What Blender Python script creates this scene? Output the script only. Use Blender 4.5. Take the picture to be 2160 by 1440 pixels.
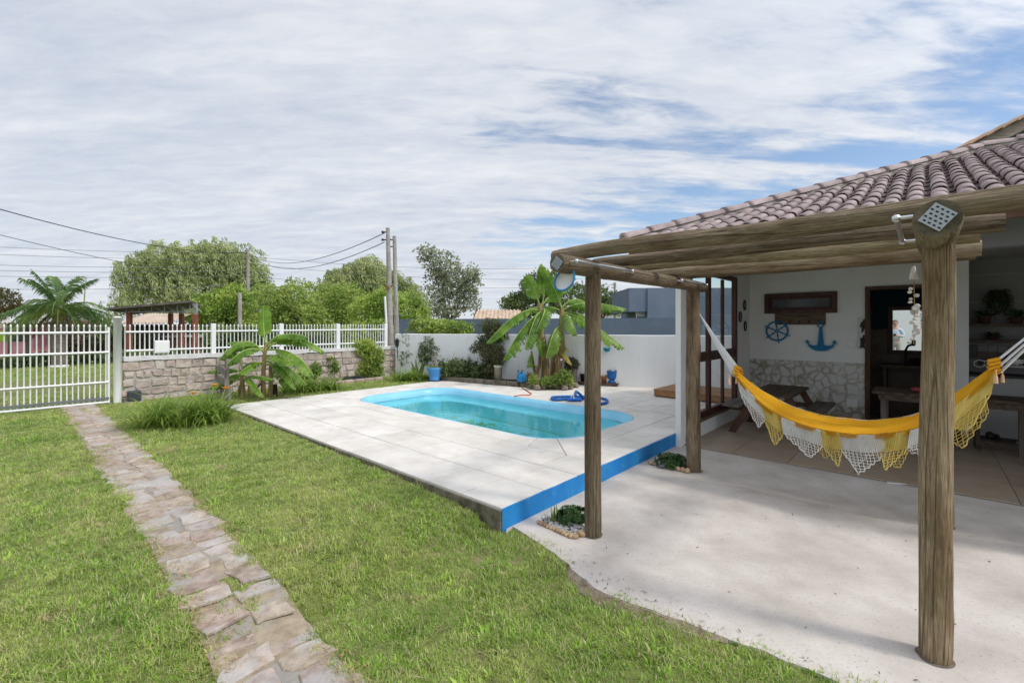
import bpy, math, random
import numpy as np
from mathutils import Vector, Matrix, noise

random.seed(7)
R = math.radians
SC = bpy.context.scene
COL = SC.collection
for _o in list(bpy.data.objects):
    bpy.data.objects.remove(_o)

# ---------------------------------------------------------------- camera, sky, sun, exposure
cam_d = bpy.data.cameras.new("camera")
cam_d.sensor_width = 36.0
cam_d.lens = 963.0 / 2160.0 * 36.0
cam_d.shift_y = -36.0 / 2160.0
cam_d.clip_start = 0.05
cam_d.clip_end = 3000
cam = bpy.data.objects.new("camera", cam_d)
cam.location = (0, 0, 1.6)
cam.rotation_euler = (R(90), 0, 0)
COL.objects.link(cam)
SC.camera = cam

SUN_EL = 49.5
SUN_XY = (0.90, -0.44)
sun_d = bpy.data.lights.new("sun", 'SUN')
sun_d.energy = 1.75
sun_d.angle = R(8.0)
sun_d.color = (1.0, 0.93, 0.84)
sun = bpy.data.objects.new("sun", sun_d)
_d = Vector((SUN_XY[0], SUN_XY[1], 0)).normalized() * math.cos(R(SUN_EL)) + Vector((0, 0, math.sin(R(SUN_EL))))
sun.rotation_euler = _d.to_track_quat('Z', 'Y').to_euler()
sun.location = (8, -4, 14)
COL.objects.link(sun)

world = bpy.data.worlds.new("World")
SC.world = world
world.use_nodes = True


def build_world():
    nt = world.node_tree
    nt.nodes.clear()
    N = nt.nodes.new
    L = nt.links.new
    out = N('ShaderNodeOutputWorld')
    sky = N('ShaderNodeTexSky')
    sky.sky_type = 'NISHITA'
    sky.sun_disc = False
    sky.sun_elevation = R(SUN_EL)
    sky.sun_rotation = math.atan2(SUN_XY[0], SUN_XY[1])
    sky.air_density = 1.0
    sky.dust_density = 0.6
    sky.ozone_density = 1.5
    b1 = N('ShaderNodeBackground')
    b1.inputs['Strength'].default_value = 0.15
    L(sky.outputs[0], b1.inputs['Color'])
    tc = N('ShaderNodeTexCoord')
    sep = N('ShaderNodeSeparateXYZ')
    L(tc.outputs['Generated'], sep.inputs[0])

    def math_(op, a, b=None, clamp=False):
        m = N('ShaderNodeMath')
        m.operation = op
        m.use_clamp = clamp
        for i, v in enumerate((a, b)):
            if v is None:
                continue
            if isinstance(v, (int, float)):
                m.inputs[i].default_value = v
            else:
                L(v, m.inputs[i])
        return m.outputs[0]
    zc = math_('ADD', math_('MAXIMUM', sep.outputs[2], 0.0), 0.16)
    cx = math_('DIVIDE', sep.outputs[0], zc)
    cy = math_('DIVIDE', sep.outputs[1], zc)
    comb = N('ShaderNodeCombineXYZ')
    L(cx, comb.inputs[0])
    L(cy, comb.inputs[1])

    def noise_(rot, scale, sc, det, rough, dist, loc=(0, 0, 0)):
        mp = N('ShaderNodeMapping')
        mp.inputs['Rotation'].default_value = (0, 0, R(rot))
        mp.inputs['Scale'].default_value = scale
        mp.inputs['Location'].default_value = loc
        L(comb.outputs[0], mp.inputs[0])
        n = N('ShaderNodeTexNoise')
        n.inputs['Scale'].default_value = sc
        n.inputs['Detail'].default_value = det
        n.inputs['Roughness'].default_value = rough
        n.inputs['Distortion'].default_value = dist
        L(mp.outputs[0], n.inputs['Vector'])
        return n.outputs['Fac']
    big = noise_(20, (0.45, 0.8, 1), 0.9, 4, 0.55, 0.3, (3.1, 1.7, 0))
    streak = noise_(-38, (0.55, 2.1, 1), 1.7, 9, 0.58, 0.55, (0.4, 5.3, 0))
    fine = noise_(-30, (1.0, 2.6, 1), 5.0, 8, 0.62, 0.4, (7.0, 2.0, 0))
    f = math_('ADD', math_('MULTIPLY', big, 0.95), math_('MULTIPLY', streak, 0.75))
    f = math_('ADD', f, math_('MULTIPLY', fine, 0.30))
    # cloud cover thins out towards the east side of the sky, as seen in the photograph
    f = math_('SUBTRACT', f, math_('MULTIPLY', math_('MINIMUM', cx, 2.0), 0.15))
    rp = N('ShaderNodeValToRGB')
    rp.color_ramp.elements[0].position = 0.0
    rp.color_ramp.elements[0].color = (0, 0, 0, 1)
    rp.color_ramp.elements[1].position = 1.0
    rp.color_ramp.elements[1].color = (1, 1, 1, 1)
    rp.color_ramp.interpolation = 'EASE'
    L(math_('MULTIPLY', math_('SUBTRACT', f, 0.70), 4.4, True), rp.inputs[0])
    # cloud tone
    tone = math_('ADD', math_('MULTIPLY', streak, 0.7), math_('MULTIPLY', fine, 0.5))
    cr = N('ShaderNodeValToRGB')
    cr.color_ramp.elements[0].position = 0.36
    cr.color_ramp.elements[0].color = (0.52, 0.585, 0.705, 1)
    cr.color_ramp.elements[1].position = 0.80
    cr.color_ramp.elements[1].color = (0.83, 0.85, 0.885, 1)
    L(tone, cr.inputs[0])
    b2 = N('ShaderNodeBackground')
    # thin cloud is brighter towards the sun (forward scattering); extra glow added there to lift the shade
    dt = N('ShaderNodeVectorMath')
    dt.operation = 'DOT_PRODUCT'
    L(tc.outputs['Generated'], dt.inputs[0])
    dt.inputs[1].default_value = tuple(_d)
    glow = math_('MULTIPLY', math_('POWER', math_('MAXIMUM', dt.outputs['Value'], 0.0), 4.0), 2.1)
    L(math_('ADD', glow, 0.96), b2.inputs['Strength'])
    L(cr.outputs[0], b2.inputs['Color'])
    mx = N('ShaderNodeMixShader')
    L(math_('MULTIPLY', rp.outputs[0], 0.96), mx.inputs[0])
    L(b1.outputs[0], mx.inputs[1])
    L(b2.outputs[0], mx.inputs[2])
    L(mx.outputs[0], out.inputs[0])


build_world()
SC.view_settings.view_transform = 'Standard'
SC.view_settings.look = 'None'
SC.view_settings.exposure = 0.1
SC.view_settings.gamma = 1.0
SC.render.engine = 'CYCLES'
SC.cycles.use_denoising = True
SC.cycles.max_bounces = 8
SC.cycles.diffuse_bounces = 4
SC.cycles.transparent_max_bounces = 24
SC.cycles.sample_clamp_indirect = 8.0

# ---------------------------------------------------------------- frames and helpers
AR = R(42.1)
CA, SA = math.cos(AR), math.sin(AR)
OX, OY = 0.614, 3.478


def W(s, t, z=0.0):
    """house frame (s along the eaves, t into the house) to world"""
    return Vector((OX + CA * s + SA * t, OY - SA * s + CA * t, z))


def ST(x, y):
    dx, dy = x - OX, y - OY
    return CA * dx - SA * dy, SA * dx + CA * dy


def dirX(px):
    return (px - 1080.0) / 963.0


def at(px, Y, z=0.0):
    return Vector((dirX(px) * Y, Y, z))


def hz(py, Y):
    return 1.6 + (684.0 - py) * Y / 963.0


LAWN_S = (-7.5, -4.0, -1.9, -1.1, -0.75, -0.62)
LAWN_H = (0.135, 0.122, 0.108, 0.085, 0.03, -0.016)


def lawn_z(s, t=0):
    return float(np.interp(s, LAWN_S, LAWN_H))


class MB:
    def __init__(self):
        self.v, self.f, self.m, self.s = [], [], [], []

    def add(self, vs, fs, mi=0, smooth=False, M=None):
        b = len(self.v)
        for p in vs:
            p = Vector(p)
            if M is not None:
                p = M @ p
            self.v.append((p.x, p.y, p.z))
        for f in fs:
            self.f.append(tuple(b + i for i in f))
            self.m.append(mi)
            self.s.append(smooth)
        return b

    def box(self, c, d, M=None, mi=0, ch=0.0):
        x, y, z = d[0] / 2, d[1] / 2, d[2] / 2
        T = Matrix.Translation(Vector(c))
        if M is not None:
            T = T @ M
        if ch <= 0:
            vs = [(-x, -y, -z), (x, -y, -z), (x, y, -z), (-x, y, -z), (-x, -y, z), (x, -y, z), (x, y, z), (-x, y, z)]
            fs = [(3, 2, 1, 0), (4, 5, 6, 7), (0, 1, 5, 4), (1, 2, 6, 5), (2, 3, 7, 6), (3, 0, 4, 7)]
            self.add(vs, fs, mi, False, T)
            return
        vs, idx = [], {}
        for sx in (-1, 1):
            for sy in (-1, 1):
                for sz in (-1, 1):
                    for a in range(3):
                        p = [sx * x, sy * y, sz * z]
                        for b in range(3):
                            if b != a:
                                p[b] -= (sx, sy, sz)[b] * ch
                        idx[(sx, sy, sz, a)] = len(vs)
                        vs.append(tuple(p))
        fs = []
        q = [(-1, -1), (1, -1), (1, 1), (-1, 1)]
        for a in range(3):
            for sg in (-1, 1):
                f = []
                for (u, w) in q:
                    k = [0, 0, 0]
                    k[a] = sg
                    k[(a + 1) % 3] = u
                    k[(a + 2) % 3] = w
                    f.append(idx[(k[0], k[1], k[2], a)])
                fs.append(tuple(f if sg > 0 else f[::-1]))
        for a in range(3):
            b, c2 = (a + 1) % 3, (a + 2) % 3
            for u in (-1, 1):
                for w in (-1, 1):
                    def key(e, ax):
                        k = [0, 0, 0]
                        k[a] = e
                        k[b] = u
                        k[c2] = w
                        return idx[(k[0], k[1], k[2], ax)]
                    f = (key(-1, b), key(1, b), key(1, c2), key(-1, c2))
                    fs.append(f if u * w > 0 else f[::-1])
        for sx in (-1, 1):
            for sy in (-1, 1):
                for sz in (-1, 1):
                    f = tuple(idx[(sx, sy, sz, a)] for a in range(3))
                    fs.append(f if sx * sy * sz > 0 else f[::-1])
        self.add(vs, fs, mi, False, T)

    def tube(self, pts, rad, n=8, caps=True, mi=0, smooth=True, closed=False):
        pts = [Vector(p) for p in pts]
        if not hasattr(rad, '__len__'):
            rad = [rad] * len(pts)
        k = len(pts)
        up = None
        rings = []
        for i, p in enumerate(pts):
            if closed:
                d = pts[(i + 1) % k] - pts[i - 1]
            else:
                d = pts[min(i + 1, k - 1)] - pts[max(i - 1, 0)]
            if d.length < 1e-9:
                d = Vector((0, 0, 1))
            d.normalize()
            if up is None:
                up = Vector((0, 0, 1)) if abs(d.z) < 0.9 else Vector((1, 0, 0))
            a = d.cross(up)
            if a.length < 1e-6:
                up = Vector((1, 0, 0)) if abs(d.x) < 0.9 else Vector((0, 1, 0))
                a = d.cross(up)
            a.normalize()
            b = a.cross(d)
            up = b
            rings.append([p + (a * math.cos(2 * math.pi * j / n) + b * math.sin(2 * math.pi * j / n)) * rad[i] for j in range(n)])
        vs = [q for r in rings for q in r]
        fs = []
        for i in range(k if closed else k - 1):
            o, o2 = i * n, ((i + 1) % k) * n
            for j in range(n):
                j2 = (j + 1) % n
                fs.append((o + j, o2 + j, o2 + j2, o + j2))
        self.add(vs, fs, mi, smooth)
        if caps and not closed:
            self.add(rings[0], [tuple(range(n))], mi)
            self.add(rings[-1], [tuple(range(n))[::-1]], mi)

    def lathe(self, prof, n=16, c=(0, 0, 0), mi=0, smooth=True, M=None):
        vs = []
        for (r, z) in prof:
            for j in range(n):
                a = 2 * math.pi * j / n
                vs.append((c[0] + r * math.cos(a), c[1] + r * math.sin(a), c[2] + z))
        fs = []
        for i in range(len(prof) - 1):
            for j in range(n):
                j2 = (j + 1) % n
                fs.append((i * n + j, i * n + j2, (i + 1) * n + j2, (i + 1) * n + j))
        self.add(vs, fs, mi, smooth, M)

    def ball(self, c, r, sq=(1, 1, 1), n=8, m=6, mi=0, jit=0.0, smooth=True):
        vs = [(0, 0, -1)]
        for i in range(1, m):
            ph = -math.pi / 2 + math.pi * i / m
            for j in range(n):
                a = 2 * math.pi * j / n
                vs.append((math.cos(ph) * math.cos(a), math.cos(ph) * math.sin(a), math.sin(ph)))
        vs.append((0, 0, 1))
        vs = [(c[0] + x * r * sq[0] * (1 + random.uniform(-jit, jit)), c[1] + y * r * sq[1] * (1 + random.uniform(-jit, jit)),
               c[2] + z * r * sq[2] * (1 + random.uniform(-jit, jit))) for x, y, z in vs]
        fs = []
        for j in range(n):
            fs.append((0, 1 + (j + 1) % n, 1 + j))
            fs.append((len(vs) - 1, 1 + (m - 2) * n + j, 1 + (m - 2) * n + (j + 1) % n))
        for i in range(m - 2):
            for j in range(n):
                a, b = 1 + i * n + j, 1 + i * n + (j + 1) % n
                fs.append((a, b, b + n, a + n))
        self.add(vs, fs, mi, smooth)

    def prism(self, poly, z0, z1, mi=0, M=None):
        n = len(poly)
        vs = [(x, y, z0) for x, y in poly] + [(x, y, z1) for x, y in poly]
        fs = [tuple(range(n))[::-1], tuple(range(n, 2 * n))]
        for i in range(n):
            j = (i + 1) % n
            fs.append((i, j, n + j, n + i))
        self.add(vs, fs, mi, False, M)

    def mesh(self, name, mats):
        me = bpy.data.meshes.new(name)
        me.from_pydata(self.v, [], self.f)
        if not isinstance(mats, (list, tuple)):
            mats = [mats]
        for x in mats:
            me.materials.append(x)
        if len(mats) > 1:
            me.polygons.foreach_set('material_index', self.m)
        me.polygons.foreach_set('use_smooth', self.s)
        me.update()
        return me

    def build(self, name, mats, parent=None, loc=(0, 0, 0), rz=0.0):
        return obj(name, self.mesh(name, mats), parent, loc, rz)


def obj(name, me, parent=None, loc=(0, 0, 0), rz=0.0):
    o = bpy.data.objects.new(name, me)
    COL.objects.link(o)
    o.location = loc
    if rz:
        o.rotation_euler = (0, 0, rz)
    if parent is not None:
        o.parent = parent
    return o


def tag(o, label=None, cat=None, group=None, kind=None):
    if label:
        o['label'] = label
    if cat:
        o['category'] = cat
    if group:
        o['group'] = group
    if kind:
        o['kind'] = kind
    return o


def thing(name, label, cat, loc=(0, 0, 0), rz=0.0, group=None):
    o = bpy.data.objects.new(name, None)
    COL.objects.link(o)
    o.location = loc
    o.rotation_euler = (0, 0, rz)
    o.empty_display_size = 0.2
    return tag(o, label, cat, group)


def copy_tree(o, parent=None):
    c = o.copy()
    COL.objects.link(c)
    c.parent = parent
    for ch in list(o.children):
        copy_tree(ch, c)
    return c


# ---------------------------------------------------------------- materials
MATS = {}


def mat(name, c1, c2=None, c3=None, scale=6.0, rough=0.75, bump=0.0, bscale=None, stretch=(1, 1, 1), detail=6.0, rnd=0.0,
        coords='World', lo=0.35, hi=0.65, spec=0.3, metal=0.0, transl=0.0, island=0.0, patch=None, bdist=0.02, hue=0.0, coat=0.0):
    if name in MATS:
        return MATS[name]
    m = bpy.data.materials.new(name)
    m.use_nodes = True
    nt = m.node_tree
    N = nt.nodes.new
    L = nt.links.new
    p = nt.nodes['Principled BSDF']
    out = nt.nodes['Material Output']
    p.inputs['Roughness'].default_value = rough
    p.inputs['Specular IOR Level'].default_value = spec
    p.inputs['Metallic'].default_value = metal
    if coat:
        p.inputs['Coat Weight'].default_value = coat
        p.inputs['Coat Roughness'].default_value = 0.2
    if coords == 'World':
        g = N('ShaderNodeNewGeometry')
        vec = g.outputs['Position']
    else:
        tc = N('ShaderNodeTexCoord')
        vec = tc.outputs['Object']
    oi = N('ShaderNodeObjectInfo')
    mp = N('ShaderNodeMapping')
    mp.inputs['Scale'].default_value = stretch
    L(vec, mp.inputs['Vector'])
    if coords != 'World':
        mu = N('ShaderNodeMath')
        mu.operation = 'MULTIPLY'
        mu.inputs[1].default_value = 43.0
        L(oi.outputs['Random'], mu.inputs[0])
        L(mu.outputs[0], mp.inputs['Location'])
    col = None
    if c2 is None:
        rgb = N('ShaderNodeRGB')
        rgb.outputs[0].default_value = (*c1, 1)
        col = rgb.outputs[0]
    else:
        nz = N('ShaderNodeTexNoise')
        nz.inputs['Scale'].default_value = scale
        nz.inputs['Detail'].default_value = detail
        nz.inputs['Roughness'].default_value = 0.6
        L(mp.outputs[0], nz.inputs['Vector'])
        rp = N('ShaderNodeValToRGB')
        e = rp.color_ramp.elements
        e[0].position, e[1].position = lo, hi
        e[0].color, e[1].color = (*c1, 1), (*c2, 1)
        if c3 is not None:
            e[1].position = (lo + hi) / 2
            x = e.new(hi)
            x.color = (*c3, 1)
        L(nz.outputs['Fac'], rp.inputs[0])
        col = rp.outputs[0]
    if patch:
        # patch = (colour, scale, lo, hi, amount): stains or patches with a shape of their own
        nz2 = N('ShaderNodeTexNoise')
        nz2.inputs['Scale'].default_value = patch[1]
        nz2.inputs['Detail'].default_value = 5
        nz2.inputs['Roughness'].default_value = 0.62
        L(vec if len(patch) < 6 else mp.outputs[0], nz2.inputs['Vector'])
        mr = N('ShaderNodeMapRange')
        mr.inputs[1].default_value = patch[2]
        mr.inputs[2].default_value = patch[3]
        mr.inputs[3].default_value = 0.0
        mr.inputs[4].default_value = patch[4]
        L(nz2.outputs['Fac'], mr.inputs[0])
        mx = N('ShaderNodeMixRGB')
        mx.inputs[2].default_value = (*patch[0], 1)
        L(mr.outputs[0], mx.inputs[0])
        L(col, mx.inputs[1])
        col = mx.outputs[0]
    if rnd or island or hue:
        hs = N('ShaderNodeHueSaturation')
        src = None
        if island:
            g2 = N('ShaderNodeNewGeometry')
            src = g2.outputs['Random Per Island']
            amt = island
        else:
            src = oi.outputs['Random']
            amt = rnd
        mr = N('ShaderNodeMapRange')
        mr.inputs[3].default_value = 1.0 - amt
        mr.inputs[4].default_value = 1.0 + amt
        L(src, mr.inputs[0])
        L(mr.outputs[0], hs.inputs['Value'])
        if hue:
            m3 = N('ShaderNodeMath')
            m3.operation = 'MULTIPLY'
            m3.inputs[1].default_value = 7.31
            L(src, m3.inputs[0])
            m4 = N('ShaderNodeMath')
            m4.operation = 'FRACT'
            L(m3.outputs[0], m4.inputs[0])
            mr2 = N('ShaderNodeMapRange')
            mr2.inputs[3].default_value = 0.5 - hue
            mr2.inputs[4].default_value = 0.5 + hue
            L(m4.outputs[0], mr2.inputs[0])
            L(mr2.outputs[0], hs.inputs['Hue'])
        L(col, hs.inputs['Color'])
        col = hs.outputs[0]
    L(col, p.inputs['Base Color'])
    if bump:
        nb = N('ShaderNodeTexNoise')
        nb.inputs['Scale'].default_value = bscale or scale * 4
        nb.inputs['Detail'].default_value = 6
        L(mp.outputs[0], nb.inputs['Vector'])
        bp = N('ShaderNodeBump')
        bp.inputs['Strength'].default_value = bump
        bp.inputs['Distance'].default_value = bdist
        L(nb.outputs['Fac'], bp.inputs['Height'])
        L(bp.outputs[0], p.inputs['Normal'])
    if transl:
        tr = N('ShaderNodeBsdfTranslucent')
        L(col, tr.inputs['Color'])
        mx = N('ShaderNodeMixShader')
        mx.inputs[0].default_value = transl
        L(p.outputs[0], mx.inputs[1])
        L(tr.outputs[0], mx.inputs[2])
        L(mx.outputs[0], out.inputs['Surface'])
    MATS[name] = m
    return m


def glass_mat(name, tint, gloss_rough=0.0, ior=1.45, ripple=0.0):
    if name in MATS:
        return MATS[name]
    m = bpy.data.materials.new(name)
    m.use_nodes = True
    nt = m.node_tree
    nt.nodes.clear()
    N = nt.nodes.new
    L = nt.links.new
    out = N('ShaderNodeOutputMaterial')
    tr = N('ShaderNodeBsdfTransparent')
    tr.inputs[0].default_value = (*tint, 1)
    gl = N('ShaderNodeBsdfGlossy')
    gl.inputs['Roughness'].default_value = gloss_rough
    fr = N('ShaderNodeFresnel')
    fr.inputs['IOR'].default_value = ior
    mx = N('ShaderNodeMixShader')
    L(fr.outputs[0], mx.inputs[0])
    L(tr.outputs[0], mx.inputs[1])
    L(gl.outputs[0], mx.inputs[2])
    if ripple:
        g = N('ShaderNodeNewGeometry')
        nz = N('ShaderNodeTexNoise')
        nz.inputs['Scale'].default_value = 5.0
        nz.inputs['Detail'].default_value = 3
        L(g.outputs['Position'], nz.inputs['Vector'])
        bp = N('ShaderNodeBump')
        bp.inputs['Strength'].default_value = ripple
        bp.inputs['Distance'].default_value = 0.03
        L(nz.outputs['Fac'], bp.inputs['Height'])
        L(bp.outputs[0], gl.inputs['Normal'])
        L(bp.outputs[0], fr.inputs['Normal'])
    L(mx.outputs[0], out.inputs['Surface'])
    MATS[name] = m
    return m


def water_mat():
    m = bpy.data.materials.new('pool_water')
    m.use_nodes = True
    nt = m.node_tree
    nt.nodes.clear()
    N, L = nt.nodes.new, nt.links.new
    out = N('ShaderNodeOutputMaterial')
    gl = N('ShaderNodeBsdfGlass')
    gl.inputs['IOR'].default_value = 1.33
    gl.inputs['Roughness'].default_value = 0.0
    gl.inputs['Color'].default_value = (0.88, 0.99, 0.99, 1)
    g = N('ShaderNodeNewGeometry')
    nz = N('ShaderNodeTexNoise')
    nz.inputs['Scale'].default_value = 6.0
    nz.inputs['Detail'].default_value = 3
    L(g.outputs['Position'], nz.inputs['Vector'])
    bp = N('ShaderNodeBump')
    bp.inputs['Strength'].default_value = 0.10
    bp.inputs['Distance'].default_value = 0.03
    L(nz.outputs['Fac'], bp.inputs['Height'])
    L(bp.outputs[0], gl.inputs['Normal'])
    L(gl.outputs[0], out.inputs['Surface'])
    return m


M_soil = mat('lawn_soil', (0.10, 0.13, 0.03), (0.16, 0.19, 0.05), (0.22, 0.20, 0.09), scale=3.0, rough=0.95, bump=0.4, bscale=60, detail=10,
             patch=((0.13, 0.10, 0.06), 1.3, 0.58, 0.72, 0.6))
M_conc = mat('patio_concrete', (0.44, 0.395, 0.35), (0.66, 0.61, 0.56), scale=2.1, rough=0.92, bump=0.5, bscale=140, detail=9, bdist=0.004,
             patch=((0.30, 0.27, 0.245), 55.0, 0.57, 0.68, 0.65), lo=0.3, hi=0.7)
M_slab = mat('deck_slab_stone', (0.60, 0.56, 0.505), (0.73, 0.695, 0.64), scale=2.6, rough=0.85, bump=0.15, bscale=90, rnd=0.05, detail=8, bdist=0.004,
             patch=((0.46, 0.42, 0.38), 3.7, 0.56, 0.76, 0.55))
M_joint = mat('deck_joint', (0.22, 0.19, 0.16), (0.34, 0.31, 0.27), scale=8, rough=0.95)
M_edgec = mat('deck_edge_concrete', (0.10, 0.085, 0.06), (0.24, 0.21, 0.16), scale=9, rough=0.95, bump=0.5)
M_blue = mat('blue_paint', (0.012, 0.20, 0.55), (0.025, 0.27, 0.64), scale=3.0, rough=0.55, bump=0.15, bscale=30, stretch=(1, 1, 0.5),
             patch=((0.06, 0.33, 0.66), 6.0, 0.55, 0.7, 0.7))
M_wall = mat('white_paint', (0.78, 0.78, 0.78), (0.83, 0.83, 0.83), scale=1.2, rough=0.85, bump=0.12, bscale=45, bdist=0.006,
             patch=((0.52, 0.50, 0.47), 2.3, 0.62, 0.80, 0.45))
M_white = mat('white_enamel', (0.78, 0.78, 0.77), (0.82, 0.82, 0.81), scale=4, rough=0.4, spec=0.5)
def log_material():
    m = bpy.data.materials.new('weathered_log')
    m.use_nodes = True
    nt = m.node_tree
    N, L = nt.nodes.new, nt.links.new
    p = nt.nodes['Principled BSDF']
    tc = N('ShaderNodeTexCoord')
    oi = N('ShaderNodeObjectInfo')
    mu = N('ShaderNodeMath')
    mu.operation = 'MULTIPLY'
    mu.inputs[1].default_value = 43.0
    L(oi.outputs['Random'], mu.inputs[0])

    def nz(stretch, scale, det, rough=0.6, dist=0.0):
        mp = N('ShaderNodeMapping')
        mp.inputs['Scale'].default_value = stretch
        L(mu.outputs[0], mp.inputs['Location'])
        L(tc.outputs['Object'], mp.inputs['Vector'])
        n = N('ShaderNodeTexNoise')
        n.inputs['Scale'].default_value = scale
        n.inputs['Detail'].default_value = det
        n.inputs['Roughness'].default_value = rough
        n.inputs['Distortion'].default_value = dist
        L(mp.outputs[0], n.inputs['Vector'])
        return n.outputs['Fac']

    def ramp(src, stops):
        r = N('ShaderNodeValToRGB')
        e = r.color_ramp.elements
        e[0].position, e[0].color = stops[0][0], (*stops[0][1], 1)
        e[1].position, e[1].color = stops[-1][0], (*stops[-1][1], 1)
        for q, c in stops[1:-1]:
            x = e.new(q)
            x.color = (*c, 1)
        L(src, r.inputs[0])
        return r.outputs[0]

    def mix(kind, fac, a, b):
        x = N('ShaderNodeMixRGB')
        x.blend_type = kind
        if isinstance(fac, float):
            x.inputs[0].default_value = fac
        else:
            L(fac, x.inputs[0])
        L(a, x.inputs[1])
        if isinstance(b, tuple):
            x.inputs[2].default_value = (*b, 1)
        else:
            L(b, x.inputs[2])
        return x.outputs[0]
    fine = nz((46, 46, 2.6), 3.0, 9, 0.68, 0.4)
    broad = nz((2.2, 2.2, 0.8), 2.2, 5, 0.6)
    mott = nz((5, 5, 3.0), 3.0, 6, 0.7)
    crack = nz((13, 13, 0.28), 1.0, 3, 0.5, 0.6)
    col = ramp(fine, [(0.30, (0.11, 0.082, 0.058)), (0.50, (0.24, 0.195, 0.142)), (0.72, (0.43, 0.37, 0.285))])
    pick = N('ShaderNodeMath')
    pick.operation = 'FRACT'
    mul2 = N('ShaderNodeMath')
    mul2.operation = 'MULTIPLY'
    mul2.inputs[1].default_value = 17.3
    L(oi.outputs['Random'], mul2.inputs[0])
    L(mul2.outputs[0], pick.inputs[0])
    species = ramp(pick.outputs[0], [(0.0, (0.72, 0.66, 0.60)), (0.35, (1.08, 1.06, 1.04)), (0.65, (0.88, 0.90, 0.66)), (1.0, (1.15, 1.08, 0.98))])
    col = mix('MULTIPLY', 0.9, col, species)
    tint = ramp(broad, [(0.35, (0.60, 0.50, 0.40)), (0.50, (1.0, 0.95, 0.88)), (0.68, (1.25, 1.22, 1.18))])
    col = mix('MULTIPLY', 1.0, col, tint)
    green = ramp(mott, [(0.52, (0, 0, 0)), (0.70, (0.55, 0.55, 0.55))])
    col = mix('MIX', green, col, (0.17, 0.155, 0.07))
    ck = ramp(crack, [(0.465, (1, 1, 1)), (0.487, (0.22, 0.2, 0.18)), (0.50, (1, 1, 1))])
    col = mix('MULTIPLY', 0.85, col, ck)
    hs = N('ShaderNodeHueSaturation')
    mr = N('ShaderNodeMapRange')
    mr.inputs[3].default_value = 0.70
    mr.inputs[4].default_value = 1.15
    L(oi.outputs['Random'], mr.inputs[0])
    L(mr.outputs[0], hs.inputs['Value'])
    L(col, hs.inputs['Color'])
    L(hs.outputs[0], p.inputs['Base Color'])
    p.inputs['Roughness'].default_value = 0.88
    p.inputs['Specular IOR Level'].default_value = 0.25
    add = N('ShaderNodeMath')
    add.operation = 'MULTIPLY'
    L(fine, add.inputs[0])
    L(ck, add.inputs[1])
    bp = N('ShaderNodeBump')
    bp.inputs['Strength'].default_value = 0.8
    bp.inputs['Distance'].default_value = 0.016
    L(add.outputs[0], bp.inputs['Height'])
    L(bp.outputs[0], p.inputs['Normal'])
    return m


M_log = log_material()
M_logend = mat('log_end_grain', (0.07, 0.055, 0.035), (0.20, 0.17, 0.12), scale=9, rough=0.9, coords='Object', bump=0.4)
M_grey_metal = mat('galvanised_metal', (0.55, 0.55, 0.56), (0.68, 0.68, 0.69), scale=14, rough=0.35, metal=0.9)
M_dark_metal = mat('dark_metal', (0.03, 0.03, 0.035), rough=0.5)
M_redwood = mat('dark_red_timber', (0.045, 0.014, 0.010), (0.09, 0.03, 0.02), scale=3, rough=0.5, stretch=(6, 6, 0.6), bump=0.1, spec=0.4)
M_glass = glass_mat('window_glass', (0.88, 0.92, 0.92))
M_bwall = mat('boundary_paint', (0.78, 0.78, 0.78), (0.84, 0.84, 0.84), scale=1.2, rough=0.88, bump=0.15, bscale=45, bdist=0.008, stretch=(2.2, 2.2, 0.3),
              patch=((0.55, 0.54, 0.52), 2.4, 0.56, 0.76, 0.5, 1))

# ================================================================ SETTING
LAWN_EDGE = [(-0.06, 3.50), (0.02, 3.62), (0.16, 3.40), (0.30, 3.20), (0.40, 2.98), (0.49, 2.77), (0.70, 2.60), (0.92, 2.46), (1.10, 2.32), (1.24, 2.24), (1.37, 2.12),
             (1.52, 2.0), (1.72, 1.80), (2.0, 1.55), (2.5, 1.2), (3.2, 0.8)]



def rough_edge(pts, step=0.07, amp=0.022):
    out = []
    for (a, b) in zip(pts, pts[1:]):
        n = max(1, int(math.hypot(b[0] - a[0], b[1] - a[1]) / step))
        for k in range(n):
            f = k / n
            x, y = a[0] + (b[0] - a[0]) * f, a[1] + (b[1] - a[1]) * f
            out.append((x + amp * noise.noise(Vector((x * 9, y * 9, 1))), y + amp * noise.noise(Vector((x * 9, y * 9, 8)))))
    return out + [pts[-1]]


LAWN_EDGE = rough_edge(LAWN_EDGE)


def in_poly(x, y, poly):
    c = False
    j = len(poly) - 1
    for i in range(len(poly)):
        xi, yi = poly[i]
        xj, yj = poly[j]
        if (yi > y) != (yj > y) and x < (xj - xi) * (y - yi) / (yj - yi) + xi:
            c = not c
        j = i
    return c


PATIO = LAWN_EDGE + [(5.0, 0.2)] + [tuple(W(7.5, -1.0).xy), tuple(W(7.5, 3.02).xy), tuple(W(-0.56, 3.02).xy), tuple(W(-0.56, -0.36).xy)]


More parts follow.
